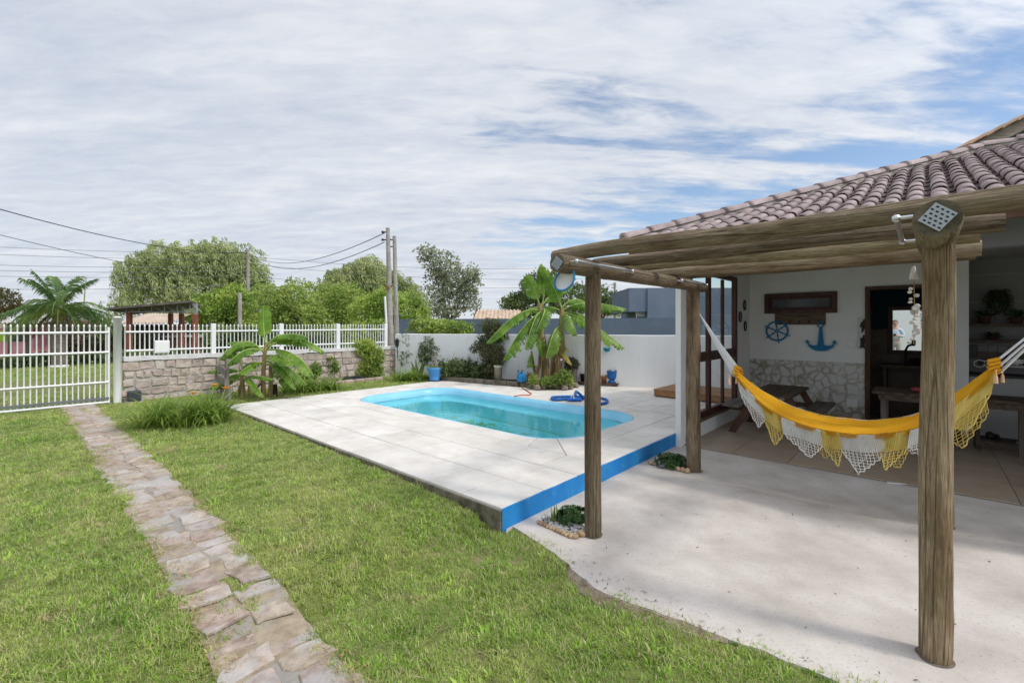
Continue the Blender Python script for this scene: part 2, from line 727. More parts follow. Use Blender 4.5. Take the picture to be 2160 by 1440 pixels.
def build_ground():
    ss = [-400, -120, -60, -40, -30, -25, -21, -18, -15.2, -13.5, -11.7, -10.5, -9.45, -8.7, -8, -7.3, -6.55, -5.5, -4.5, -3.5, -2.5, -1.9, -1.2, -1.1, -0.62, -0.56, -0.2, 0.5, 2, 4, 8, 20, 60, 200, 400]
    ts = [-400, -120, -50, -20, -10, -6, -4, -3, -2, -1, -0.41, 0.5, 1.3, 2, 3, 3.95, 4.5, 5.5, 7, 9, 14, 20, 40, 80, 160, 400]
    b = MB()
    idx = {}
    for i, s in enumerate(ss):
        for j, t in enumerate(ts):
            z = lawn_z(s, t)
            idx[i, j] = len(b.v)
            p = W(s, t, z)
            b.v.append((p.x, p.y, p.z))
    for i in range(len(ss) - 1):
        for j in range(len(ts) - 1):
            if ss[i] >= -6.56 and ss[i + 1] <= -1.05 and ts[j] >= 1.29 and ts[j + 1] <= 3.96:
                continue
            b.f.append((idx[i, j], idx[i + 1, j], idx[i + 1, j + 1], idx[i, j + 1]))
            b.m.append(0)
            b.s.append(False)
    tag(b.build('ground', M_soil), 'short mown lawn ground sheet reaching out past the fence', kind='structure')
    b = MB()
    b.add([(x, y, 0.0) for x, y in PATIO], [tuple(range(len(PATIO)))[::-1]])
    b.add([(x, y, -0.06) for x, y in LAWN_EDGE] + [(x, y, 0.0) for x, y in LAWN_EDGE],
          [(i, i + 1, len(LAWN_EDGE) + i + 1, len(LAWN_EDGE) + i) for i in range(len(LAWN_EDGE) - 1)])
    o = b.build('patio', M_conc)
    # make the sheet face up
    me = o.data
    if me.polygons[0].normal.z < 0:
        me.flip_normals()
    tag(o, 'pale rough concrete patio under and in front of the pergola', kind='structure')
    # street beyond the fence
    M_road = mat('gravel_road', (0.36, 0.26, 0.21), (0.52, 0.41, 0.34), scale=2.2, rough=0.95, bump=0.5, bscale=70, detail=9)
    b = MB()
    n = 40
    vs = []
    for i in range(n + 1):
        t = -30 + 70 * i / n
        w1 = 0.22 * noise.noise(Vector((t * 0.6, 3.3, 0)))
        w2 = 0.25 * noise.noise(Vector((t * 0.5, 9.3, 0)))
        vs += [W(-11.75 + w1, t, 0.131), W(-15.1 + w2, t, 0.131)]
    b.add(vs, [(2 * i, 2 * i + 2, 2 * i + 3, 2 * i + 1) for i in range(n)])
    for (ta, tb) in ((-2.45, -1.75), (-3.75, -2.95)):
        b.add([W(-9.5, ta, 0.134), W(-9.5, tb, 0.134), W(-10.6, tb + 0.1, 0.134), W(-11.9, tb + 0.5, 0.134), W(-11.9, ta - 0.5, 0.134), W(-10.6, ta - 0.1, 0.134)], [(0, 1, 2, 3, 4, 5)])
    tag(b.build('road', M_road), 'pinkish gravel road running past outside the white gate', kind='structure')


build_ground()

# ---------------------------------------------------------------- stone path: two rows of flat stones, one object each
PATH_T = (-2.34, -1.92)


def build_path():
    Mb = mat('path_bed', (0.26, 0.205, 0.14), (0.40, 0.33, 0.24), scale=12, rough=0.95, bump=0.5, patch=((0.30, 0.29, 0.27), 4, 0.5, 0.6, 0.8))
    M1 = mat('path_stone', (0.27, 0.205, 0.155), (0.50, 0.415, 0.345), scale=11, rough=0.92, bump=0.9, bscale=60, rnd=0.13, detail=12, bdist=0.008, hue=0.015,
             patch=((0.45, 0.43, 0.41), 3.1, 0.48, 0.60, 0.75))
    for k, (ta, tb, s0, name, label) in enumerate(((PATH_T[0], PATH_T[1], 2.2, 'path', 'narrow path of flat worn stones across the lawn to the gate'),
                                                   (-3.62, -3.18, -5.2, 'path', 'second stone wheel track by the left edge, leading to the gate'))):
        b = MB()
        n = 30
        vs = []
        for i in range(n + 1):
            s = s0 + (-9.4 - s0) * i / n
            z = lawn_z(s, 0) + 0.004
            w = 0.03 * noise.noise(Vector((s * 1.7, k, 0)))
            vs += [W(s, ta - 0.01 + w, z), W(s, tb + 0.01 + w, z)]
        b.add(vs, [(2 * i, 2 * i + 2, 2 * i + 3, 2 * i + 1) for i in range(n)])
        bed = b.build(name, Mb)
        if bed.data.polygons[0].normal.z < 0:
            bed.data.flip_normals()
        tag(bed, label, kind='structure')
        rnd = random.Random(11 + k)
        for row in range(2):
            s = s0 - 0.05 * row
            while s > -9.3:
                ln = rnd.uniform(0.13, 0.26)
                mid = (ta + tb) / 2 + rnd.uniform(-0.03, 0.03)
                t0, t1 = (ta + rnd.uniform(-0.03, 0.03), mid - 0.008) if row == 0 else (mid + 0.008, tb + rnd.uniform(-0.03, 0.03))
                sc = s - ln / 2
                j = lambda a: rnd.uniform(-a, a)
                hs, ht = ln / 2 - 0.008, (t1 - t0) / 2
                poly = [(-hs + j(.022), -ht + j(.03)), (-hs * 0.2 + j(.04), -ht + j(.03)), (hs * 0.9 + j(.022), -ht + j(.03)), (hs + j(.022), j(.06)), (hs + j(.022), ht + j(.03)),
                        (hs * 0.1 + j(.03), ht + j(.015)), (-hs + j(.02), ht + j(.02)), (-hs + j(.015), j(.05))]
                h = rnd.uniform(0.004, 0.011)
                n = len(poly)
                tlt = (j(.03), j(.03))
                vs = [(x, y, -0.01) for x, y in poly] + [(x, y, h - 0.006 + j(.002)) for x, y in poly] + [(x * 0.95, y * 0.95, h + j(.002) + x * tlt[0] + y * tlt[1]) for x, y in poly]
                fs = [tuple(range(2 * n, 3 * n))]
                for i in range(n):
                    i2 = (i + 1) % n
                    fs.append((i, i2, n + i2, n + i))
                    fs.append((n + i, n + i2, 2 * n + i2, 2 * n + i))
                b = MB()
                b.add(vs, fs)
                p = W(sc, (t0 + t1) / 2, lawn_z(sc, 0) + 0.004)
                b.build('stone', M1, bed, p, -AR + rnd.uniform(-.06, .06))
                s -= ln + 0.004


build_path()

# ---------------------------------------------------------------- pool deck with its slabs
PS0, PS1, PT0, PT1, PR = -6.42, -1.36, 1.45, 3.78, 0.62
CS0, CS1, CT0, CT1 = -6.819, -1.042, 1.12, 4.15
DZ = 0.17
RZ = -AR


def wall_t(s):
    return 6.855 + 0.363 * (s + 2.585)


def rrect(s0, s1, t0, t1, r, n=6):
    pts = []
    for (cx, cy, a0) in ((s1 - r, t1 - r, 0), (s0 + r, t1 - r, 90), (s0 + r, t0 + r, 180), (s1 - r, t0 + r, 270)):
        for k in range(n + 1):
            a = R(a0 + 90 * k / n)
            pts.append((cx + r * math.cos(a), cy + r * math.sin(a)))
    return pts


def clip_half(poly, a, b, c):
    """keep a*x+b*y<=c"""
    out = []
    for i in range(len(poly)):
        p, q = poly[i], poly[(i + 1) % len(poly)]
        dp, dq = a * p[0] + b * p[1] - c, a * q[0] + b * q[1] - c
        if dp <= 0:
            out.append(p)
        if (dp < 0 < dq) or (dq < 0 < dp):
            k = dp / (dp - dq)
            out.append((p[0] + (q[0] - p[0]) * k, p[1] + (q[1] - p[1]) * k))
    return out


def slab_mesh(poly, h, name):
    cx = sum(p[0] for p in poly) / len(poly)
    cy = sum(p[1] for p in poly) / len(poly)
    g = 0.006
    q = []
    for x, y in poly:
        d = math.hypot(x - cx, y - cy)
        q.append((x - (x - cx) / d * g, y - (y - cy) / d * g))
    b = MB()
    n = len(q)
    vs = [(x - cx, y - cy, -h) for x, y in q] + [(x - cx, y - cy, -0.004) for x, y in q] + [((x - cx) * (1 - .005 / max(.05, abs(x - cx) + .001)) if abs(x - cx) > .02 else x - cx,
                                                                                          (y - cy) * (1 - .005 / max(.05, abs(y - cy) + .001)) if abs(y - cy) > .02 else y - cy, 0) for x, y in q]
    fs = [tuple(range(2 * n, 3 * n))]
    for i in range(n):
        j = (i + 1) % n
        fs += [(i, j, n + j, n + i), (n + i, n + j, 2 * n + j, 2 * n + i)]
    b.add(vs, fs)
    return b.mesh(name, M_slab), cx, cy


def build_deck():
    b = MB()
    # base under the slabs, open at the pool
    def bx(s0, s1, t0, t1, z1=DZ - 0.022):
        b.box(((s0 + s1) / 2, (t0 + t1) / 2, (z1 - 0.35) / 2), (s1 - s0, t1 - t0, z1 + 0.35))
    bx(-7.3, -0.565, -0.41, PT0 + 0.0)
    bx(-7.3, PS0 + 0.0, PT0, PT1)
    bx(PS1, -0.565, PT0, PT1)
    b.prism([(-7.3, PT1), (-0.565, PT1), (-0.565, wall_t(-0.565) - .02), (-4.9, wall_t(-4.9) - .02), (-5.0, 4.86), (-7.3, 4.46)], -0.35, DZ - 0.022)
    deck = b.build('pool_deck', M_joint, loc=W(0, 0), rz=RZ)
    tag(deck, 'raised pale stone slab deck around the swimming pool', kind='structure')
    b = MB()
    pts = []
    n = 40
    for i in range(n + 1):
        t = -0.412 + (2.92 + 0.412) * i / n
        pts.append((t, DZ - 0.006 + 0.006 * noise.noise(Vector((t * 5, 0, 0)))))
    vs = [(-0.556, t, -0.05) for t, z in pts] + [(-0.556, t, z) for t, z in pts] + [(-0.568, t, z) for t, z in pts]
    fs = []
    for i in range(n):
        fs += [(i, i + 1, n + 2 + i, n + 1 + i), (n + 1 + i, n + 2 + i, 2 * n + 3 + i, 2 * n + 2 + i)]
    b.add(vs, fs)
    tag(b.build('riser', M_blue, deck), 'bright blue painted front riser of the deck')
    b = MB()
    b.box((-3.93, -0.418, 0.03), (6.73, 0.014, 0.24))
    tag(b.build('side_edge', M_edgec, deck), 'bare mossy concrete edge along the lawn')
    cache = {}
    dk = 0.4814
    tl = [-0.41, 0.12, 0.65, 1.12]
    tl += [4.15, 4.68, 5.21, 5.74, 6.27, 6.8, 7.33, 7.86]
    holes = []

    def put(poly, h=0.022):
        if len(poly) < 3:
            return
        ar = 0.5 * abs(sum(poly[i][0] * poly[(i + 1) % len(poly)][1] - poly[(i + 1) % len(poly)][0] * poly[i][1] for i in range(len(poly))))
        if ar < 0.01:
            return
        cx = sum(p[0] for p in poly) / len(poly)
        cy = sum(p[1] for p in poly) / len(poly)
        key = tuple((round(x - cx, 3), round(y - cy, 3)) for x, y in poly)
        if key not in cache:
            cache[key] = slab_mesh(poly, h, 'slab')[0]
        o = obj('slab', cache[key], deck, (cx, cy, DZ + random.uniform(-.0015, .0015)))
        o.rotation_euler = (random.uniform(-.002, .002), random.uniform(-.002, .002), 0)

    for r in range(len(tl) - 1):
        t0, t1 = tl[r], tl[r + 1]
        if t0 == 1.12:
            # beside the coping
            tt = [1.12, 1.626, 2.13, 2.64, 3.14, 3.65, 4.15]
            for a, c in zip(tt, tt[1:]):
                put([(-7.3, a), (CS0, a), (CS0, c), (-7.3, c)])
                put([(CS1, a), (-0.565, a), (-0.565, c), (CS1, c)])
            continue
        off = 0.2 * dk if r == 1 else 0.0
        k0 = -1 if off else 0
        for k in range(k0, 14):
            s0, s1 = max(-7.3, -7.3 + k * dk + off), min(-0.565, -7.3 + (k + 1) * dk + off)
            if s1 - s0 < 0.02:
                continue
            poly = [(s0, t0), (s1, t0), (s1, t1), (s0, t1)]
            poly = clip_half(poly, -0.363, 1.0, 6.855 + 0.363 * 2.585 - 0.02)      # white wall
            if poly and s1 < -4.8:
                # garden bed
                poly = clip_half(poly, -0.16, 1.0, 4.45 + 0.16 * 7.34)
            if poly:
                put(poly)
    # coping: straight pieces and radial corner pieces between the pool rim and the coping rectangle
    def cop(p0, p1, q0, q1):
        put([p0, p1, q1, q0])
    ns = 8
    a0, a1 = PS0 + PR, PS1 - PR
    for k in range(ns):
        x0, x1 = a0 + (a1 - a0) * k / ns, a0 + (a1 - a0) * (k + 1) / ns
        put([(x0, CT0), (x1, CT0), (x1, PT0), (x0, PT0)])
        put([(x0, PT1), (x1, PT1), (x1, CT1), (x0, CT1)])
    b0, b1 = PT0 + PR, PT1 - PR
    for k in range(2):
        y0, y1 = b0 + (b1 - b0) * k / 2, b0 + (b1 - b0) * (k + 1) / 2
        put([(CS0, y0), (PS0, y0), (PS0, y1), (CS0, y1)])
        put([(PS1, y0), (CS1, y0), (CS1, y1), (PS1, y1)])
    for (cx, cy, a_0, ox, oy) in ((a1, b1, 0, CS1, CT1), (a0, b1, 90, CS0, CT1), (a0, b0, 180, CS0, CT0), (a1, b0, 270, CS1, CT0)):
        def inner(a):
            return (cx + PR * math.cos(a), cy + PR * math.sin(a))

        def outer(a):
            dx, dy = math.cos(a), math.sin(a)
            ks = []
            if abs(dx) > 1e-6 and (ox - cx) / dx > 0:
                ks.append((ox - cx) / dx)
            if abs(dy) > 1e-6 and (oy - cy) / dy > 0:
                ks.append((oy - cy) / dy)
            k = min(ks)
            return (cx + dx * k, cy + dy * k)
        for k in range(4):
            x, y = R(a_0 + 22.5 * k), R(a_0 + 22.5 * (k + 1))
            mid = (x + y) / 2
            ins = [inner(x + (y - x) * i / 3) for i in range(4)]
            outs = [outer(x), outer(y)]
            if k == 1:
                outs = [outer(x), (ox, oy)] if True else outs
            poly = ins + [outs[1], outs[0]]
            put(poly)


build_deck()


def build_pool():
    M_in = mat('pool_liner', (0.20, 0.76, 0.86), (0.26, 0.80, 0.88), scale=1.5, rough=0.4, spec=0.4)
    M_rim = mat('pool_rim', (0.22, 0.56, 0.76), (0.30, 0.64, 0.82), scale=2.5, rough=0.35, spec=0.5, patch=((0.5, 0.65, 0.75), 3.0, 0.6, 0.75, 0.4))
    root = thing('swimming_pool', 'light blue moulded swimming pool with rounded corners set in pale deck', 'pool', W(0, 0), RZ)
    b = MB()
    prof = [(0.0, 0.165), (0.012, 0.172), (0.03, 0.10), (0.06, 0.06), (0.065, -0.02)]
    rings = []
    for ins, z in prof:
        rings.append([(x, y, z) for x, y in rrect(PS0 + ins, PS1 - ins, PT0 + ins, PT1 - ins, PR - ins * 0.5)])
    def loft(b, rings):
        n = len(rings[0])
        vs = [p for r in rings for p in r]
        fs = []
        for i in range(len(rings) - 1):
            for j in range(n):
                j2 = (j + 1) % n
                fs.append((i * n + j, i * n + j2, (i + 1) * n + j2, (i + 1) * n + j))
        b.add(vs, fs, 0, True)
    loft(b, rings)
    b.build('rim', M_rim, root)
    b = MB()
    # shell with a moulded ledge: rim wall, ledge, lower wall, floor
    rg = []
    for ins, z in ((0.065, -0.02), (0.10, -0.30), (0.30, -0.33), (0.36, -0.40), (0.46, -1.10), (0.55, -1.16)):
        rg.append([(x, y, z) for x, y in rrect(PS0 + ins * 1.6, PS1 - ins * 2.0, PT0 + ins, PT1 - ins, max(0.2, PR - ins * 0.4))])
    loft(b, rg)
    n = len(rg[-1])
    b.add(rg[-1], [tuple(range(n))])
    b.build('shell', M_in, root)
    M_alg = mat('algae', (0.14, 0.50, 0.36), (0.26, 0.52, 0.18), scale=6, rough=0.9)
    # settled algae on the pool floor: irregular thin patches
    b = MB()
    rr = random.Random(5)
    for _ in range(260):
        cx, cy = rr.gauss(-4.15, 0.36), rr.gauss(2.72, 0.15)
        m = 9
        ra = rr.uniform(0.012, 0.06)
        z = -1.156 + rr.uniform(0, 0.004)
        b.add([(cx + ra * 2.6 * rr.uniform(.4, 1) * math.cos(2 * math.pi * k / m), cy + ra * rr.uniform(.5, 1) * math.sin(2 * math.pi * k / m), z) for k in range(m)], [tuple(range(m))])
    tag(b.build('algae_patch', M_alg, root), 'green algae settled on the pool floor', kind='stuff')
    b = MB()
    b.tube([(-4.9, 3.30, -1.12), (-1.9, 3.30, -1.12)], 0.018, 6)
    b.build('floor_seam', M_alg, root)
    b = MB()
    pts = rrect(PS0 + 0.05, PS1 - 0.05, PT0 + 0.05, PT1 - 0.05, PR - 0.03)
    b.add([(x, y, 0.0) for x, y in pts], [tuple(range(len(pts)))])
    w = b.build('water', water_mat(), loc=W(0, 0, 0.025), rz=RZ)
    tag(w, 'calm turquoise water filling the swimming pool', kind='structure')


build_pool()


# ---------------------------------------------------------------- front boundary: gate, stone wall, picket fence
FS = -9.45     # fence line


def picket_mesh(name, L, r, n=8):
    b = MB()
    b.lathe([(r, 0), (r, L - 0.05), (r * 1.25, L - 0.045), (r * 1.25, L - 0.03), (r * 0.7, L - 0.012), (0.001, L)], n)
    return b.mesh(name, M_white)


def build_gate():
    ta, tb = -5.6, -1.72
    zb = 0.125
    root = thing('sliding_gate', 'tall white metal picket gate across the driveway at the left', 'gate', W(FS + 0.06, 0, 0), RZ)
    pk = picket_mesh('picket', 1.45, 0.011)
    t = tb - 0.04
    while t > ta:
        obj('picket', pk, root, (0, t, zb + 0.03))
        t -= 0.0742
    for z, r in ((zb + 0.035, 0.022), (0.53, 0.018), (1.085, 0.02), (1.452, 0.02)):
        b = MB()
        b.tube([(0.014, ta, z), (0.014, tb, z)], r, 8)
        b.build('rail', M_white, root)
    b = MB()
    b.box((0.035, (ta + tb) / 2, 0.235), (0.03, tb - ta, 0.035))
    tag(b.build('drive_rack', mat('grey_rack', (0.16, 0.17, 0.18), rough=0.5), root), 'thin dark toothed drive rack')
    b = MB()
    b.tube([(0, tb + 0.0, zb), (0, tb, 1.55)], 0.02, 8)
    b.build('end_tube', M_white, root)
    # gate post
    root = thing('gate_post', 'round white steel post between the gate and the stone wall', 'post', W(FS + 0.10, -1.60, 0.1), RZ)
    b = MB()
    b.lathe([(0.062, 0), (0.062, 1.62), (0.066, 1.62), (0.066, 1.64), (0.03, 1.65), (0.001, 1.65)], 20)
    b.build('shaft', M_white, root)
    # opener box at the foot
    M_op = mat('opener_housing', (0.05, 0.055, 0.06), rough=0.5)
    root = thing('gate_opener', 'small dark gate motor box at the foot of white gate post', 'gate motor', W(FS + 0.25, -1.38, 0.12), RZ)
    b = MB()
    b.box((0, 0, 0.13), (0.17, 0.20, 0.20), ch=0.02)
    b.build('housing', M_op, root)
    b = MB()
    b.box((0, 0, 0.015), (0.22, 0.26, 0.03), ch=0.005)
    b.build('base_plate', M_grey_metal, root)
    # letter box
    root = thing('letter_box', 'white square letter box mounted on the white picket fence', 'letter box', W(FS + 0.06, -0.92, 1.03), RZ)
    b = MB()
    b.box((0, 0, 0.125), (0.07, 0.24, 0.25), ch=0.008)
    b.build('body', M_white, root)
    b = MB()
    b.box((0.038, 0, 0.125), (0.006, 0.20, 0.21), ch=0.002)
    b.build('lid', M_white, root)


build_gate()


def build_stone_wall():
    Mm = mat('wall_mortar', (0.33, 0.30, 0.27), (0.47, 0.44, 0.40), scale=9, rough=0.95, bump=0.5)
    Ms = mat('wall_stone', (0.37, 0.295, 0.25), (0.54, 0.45, 0.39), scale=7, rough=0.92, bump=0.8, bscale=30, rnd=0.16, hue=0.015, detail=9, bdist=0.012,
             patch=((0.46, 0.44, 0.42), 4.5, 0.52, 0.66, 0.6))
    Mc = mat('wall_cap', (0.50, 0.49, 0.48), (0.66, 0.65, 0.64), scale=5, rough=0.9, bump=0.4, patch=((0.30, 0.28, 0.25), 5, 0.58, 0.7, 0.6))
    t0, t1 = -1.50, 4.55
    root = thing('stone_wall', 'low pinkish grey rubble stone wall carrying the white picket fence', 'wall', W(FS, 0, 0), RZ)
    b = MB()
    b.box((0, (t0 + t1) / 2, 0.46), (0.16, t1 - t0, 0.84))
    b.build('core', Mm, root)
    b = MB()
    n = 40
    vs, fs = [], []
    for i in range(n + 1):
        t = t0 - .01 + (t1 - t0 + .02) * i / n
        h = 0.985 + 0.015 * noise.noise(Vector((t * 2.2, 0, 1)))
        lo = 0.90 + 0.02 * noise.noise(Vector((t * 3.2, 5, 1)))
        vs += [(0.115, t, lo), (0.105, t, h), (-0.105, t, h), (-0.115, t, lo)]
    for i in range(n):
        o = 4 * i
        fs += [(o, o + 4, o + 5, o + 1), (o + 1, o + 5, o + 6, o + 2), (o + 2, o + 6, o + 7, o + 3)]
    fs += [(0, 1, 2, 3), (4 * n, 4 * n + 3, 4 * n + 2, 4 * n + 1)]
    b.add(vs, fs)
    b.build('cap', Mc, root)
    rnd = random.Random(3)
    z = 0.07
    rows = [0.15, 0.16, 0.17, 0.16, 0.19]
    for ri, rh in enumerate(rows):
        t = t0 - rnd.uniform(0, 0.1)
        while t < t1:
            w = rnd.uniform(0.12, 0.31)
            w = min(w, t1 + 0.03 - t)
            if w > 0.05:
                hh = rh * rnd.uniform(0.80, 1.06)
                j = lambda a: rnd.uniform(-a, a)
                hx, hy = w / 2 - 0.010, hh / 2 - 0.008
                poly = [(-hx + j(.02), -hy + j(.02)), (j(.04), -hy + j(.015)), (hx + j(.02), -hy + j(.02)), (hx + j(.012), j(.03)), (hx + j(.02), hy + j(.02)), (j(.04), hy + j(.015)),
                        (-hx + j(.015), hy + j(.012)), (-hx + j(.01), j(.02))]
                d = 0.014 + rnd.uniform(0, 0.022)
                n = 8
                vs = [(0.0, y, zz) for y, zz in poly] + [(d * 0.7, y * 0.97, zz * 0.97) for y, zz in poly] + [(d + j(.006), y * 0.82, zz * 0.80) for y, zz in poly] + [(d + j(.012), 0, 0)]
                fs = []
                for i in range(n):
                    i2 = (i + 1) % n
                    fs += [(i, i2, n + i2, n + i), (n + i, n + i2, 2 * n + i2, 2 * n + i), (2 * n + i, 2 * n + i2, 3 * n)]
                bb = MB()
                bb.add(vs, fs)
                bb.build('stone', Ms, root, (0.075, t + w / 2, z + rh / 2 + rnd.uniform(-.012, .012)))
            t += w
        z += rh
    # plastered end pier
    root = thing('wall_pier', 'grey plastered pier ending the stone wall beside the utility pole', 'pier', W(FS + 0.06, 4.72, 0.05), RZ)
    b = MB()
    b.box((0, 0, 0.60), (0.30, 0.30, 1.2), ch=0.02)
    b.build('shaft', Mc, root)
    # fence on the wall
    root = thing('picket_fence', 'white metal picket fence panels standing on the stone wall', 'fence', W(FS, 0, 0), RZ)
    posts = [-0.02, 1.37, 2.78, 4.2]
    for t in posts:
        b = MB()
        b.box((0, t, 1.29), (0.085, 0.085, 0.66), ch=0.006)
        b.build('post', M_white, root)
    pk = picket_mesh('picket', 0.64, 0.011)
    t = -1.48
    while t < 4.16:
        if min(abs(t - p) for p in posts) > 0.055:
            obj('picket', pk, root, (0, t, 0.965))
        t += 0.0745
    ends = [-1.5] + posts
    for a, c in zip(ends, ends[1:]):
        for z in (1.095, 1.455):
            b = MB()
            b.tube([(0.016, a + 0.03, z), (0.016, c - 0.03, z)], 0.018, 8)
            b.build('rail', M_white, root)


build_stone_wall()


def build_white_wall():
    a, c = W(-9.25, wall_t(-9.25)), W(-0.3, wall_t(-0.3))
    d = (c - a)
    L = d.length
    rz = math.atan2(d.y, d.x)
    root = thing('boundary_wall', 'long plain white painted wall behind the pool garden', 'wall', (a.x, a.y, 0), rz)
    n = 60
    b = MB()
    vs, fs = [], []
    for i in range(n + 1):
        x = L * i / n
        h = 1.335 + 0.03 * x / L + 0.008 * noise.noise(Vector((x * 1.5, 0, 0)))
        vs += [(x, -0.06, -0.1), (x, -0.06, h - 0.01), (x, -0.05, h), (x, 0.07, h), (x, 0.075, -0.1)]
    for i in range(n):
        o = 5 * i
        for k in range(4):
            fs.append((o + k, o + 5 + k, o + 6 + k, o + 1 + k))
    fs += [(0, 1, 2, 3, 4), tuple(5 * n + k for k in (4, 3, 2, 1, 0))]
    b.add(vs, fs)
    b.build('wall', M_bwall, root)
    # garden wires with their eye bolts on the wall
    for z, x0, x1 in ((1.16, 3.0, 4.6), (1.17, 5.2, 5.9), (0.96, 3.0, 3.6)):
        b = MB()
        b.tube([(x0, -0.10, z), ((x0 + x1) / 2, -0.10, z - 0.005), (x1, -0.10, z)], 0.004, 5)
        b.tube([(x0, -0.05, z), (x0, -0.11, z)], 0.006, 5)
        b.tube([(x1, -0.05, z), (x1, -0.11, z)], 0.006, 5)
        b.build('trellis_wire', M_grey_metal, root)


build_white_wall()

# ================================================================ HOUSE
def s_at(px, t):
    d = dirX(px)
    return (d * (OY + CA * t) - OX - SA * t) / (CA + SA * d)


def t_at(px, s):
    d = dirX(px)
    return (d * (OY - SA * s) - OX - CA * s) / (SA - CA * d)


def z_at(py, s, t):
    return 1.6 + (684 - py) * (OY - SA * s + CA * t) / 963.0


BT = 6.1       # back wall of the veranda
LS = -0.49     # inner face of the glazed side wall
M_wood = mat('dark_bench_wood', (0.05, 0.032, 0.022), (0.12, 0.085, 0.06), scale=3, rough=0.7, stretch=(8, 1, 8), bump=0.3, bscale=10)
M_dark_tile = mat('roof_tile_glaze', (0.27, 0.20, 0.195), (0.43, 0.35, 0.34), scale=5, rough=0.62, spec=0.35, rnd=0.16, bump=0.15, bscale=40, patch=((0.34, 0.29, 0.27), 9, 0.60, 0.75, 0.5))
M_mortar = mat('hip_mortar', (0.30, 0.26, 0.22), (0.46, 0.42, 0.37), scale=12, rough=0.95, bump=0.8, bscale=20)
EZ, ET, ES = 2.62, 2.45, -1.06
PITCH = 0.349
HIP = (0.628, 0.796)


def dado_mat():
    m = bpy.data.materials.new('stone_print_tile')
    m.use_nodes = True
    nt = m.node_tree
    N, L = nt.nodes.new, nt.links.new
    p = nt.nodes['Principled BSDF']
    g = N('ShaderNodeNewGeometry')
    n0 = N('ShaderNodeTexNoise')
    n0.inputs['Scale'].default_value = 6
    L(g.outputs['Position'], n0.inputs['Vector'])
    ad = N('ShaderNodeMixRGB')
    ad.blend_type = 'ADD'
    ad.inputs[0].default_value = 0.16
    L(g.outputs['Position'], ad.inputs[1])
    L(n0.outputs['Color'], ad.inputs[2])
    v = N('ShaderNodeTexVoronoi')
    v.feature = 'DISTANCE_TO_EDGE'
    v.inputs['Scale'].default_value = 7.5
    L(ad.outputs[0], v.inputs['Vector'])
    n = N('ShaderNodeTexNoise')
    n.inputs['Scale'].default_value = 3.0
    n.inputs['Detail'].default_value = 4
    L(g.outputs['Position'], n.inputs['Vector'])
    mm = N('ShaderNodeMath')
    mm.operation = 'MULTIPLY_ADD'
    mm.inputs[1].default_value = -0.62
    L(n.outputs['Fac'], mm.inputs[0])
    L(v.outputs['Distance'], mm.inputs[2])
    r = N('ShaderNodeValToRGB')
    e = r.color_ramp.elements
    ofs = N('ShaderNodeMath')
    ofs.operation = 'ADD'
    ofs.inputs[1].default_value = 0.56
    L(mm.outputs[0], ofs.inputs[0])
    e[0].position, e[0].color = 0.20, (0.30, 0.27, 0.21, 1)
    e[1].position, e[1].color = 0.40, (0.62, 0.61, 0.60, 1)
    x = e.new(0.30)
    x.color = (0.45, 0.42, 0.37, 1)
    L(ofs.outputs[0], r.inputs[0])
    L(r.outputs[0], p.inputs['Base Color'])
    p.inputs['Roughness'].default_value = 0.4
    return m


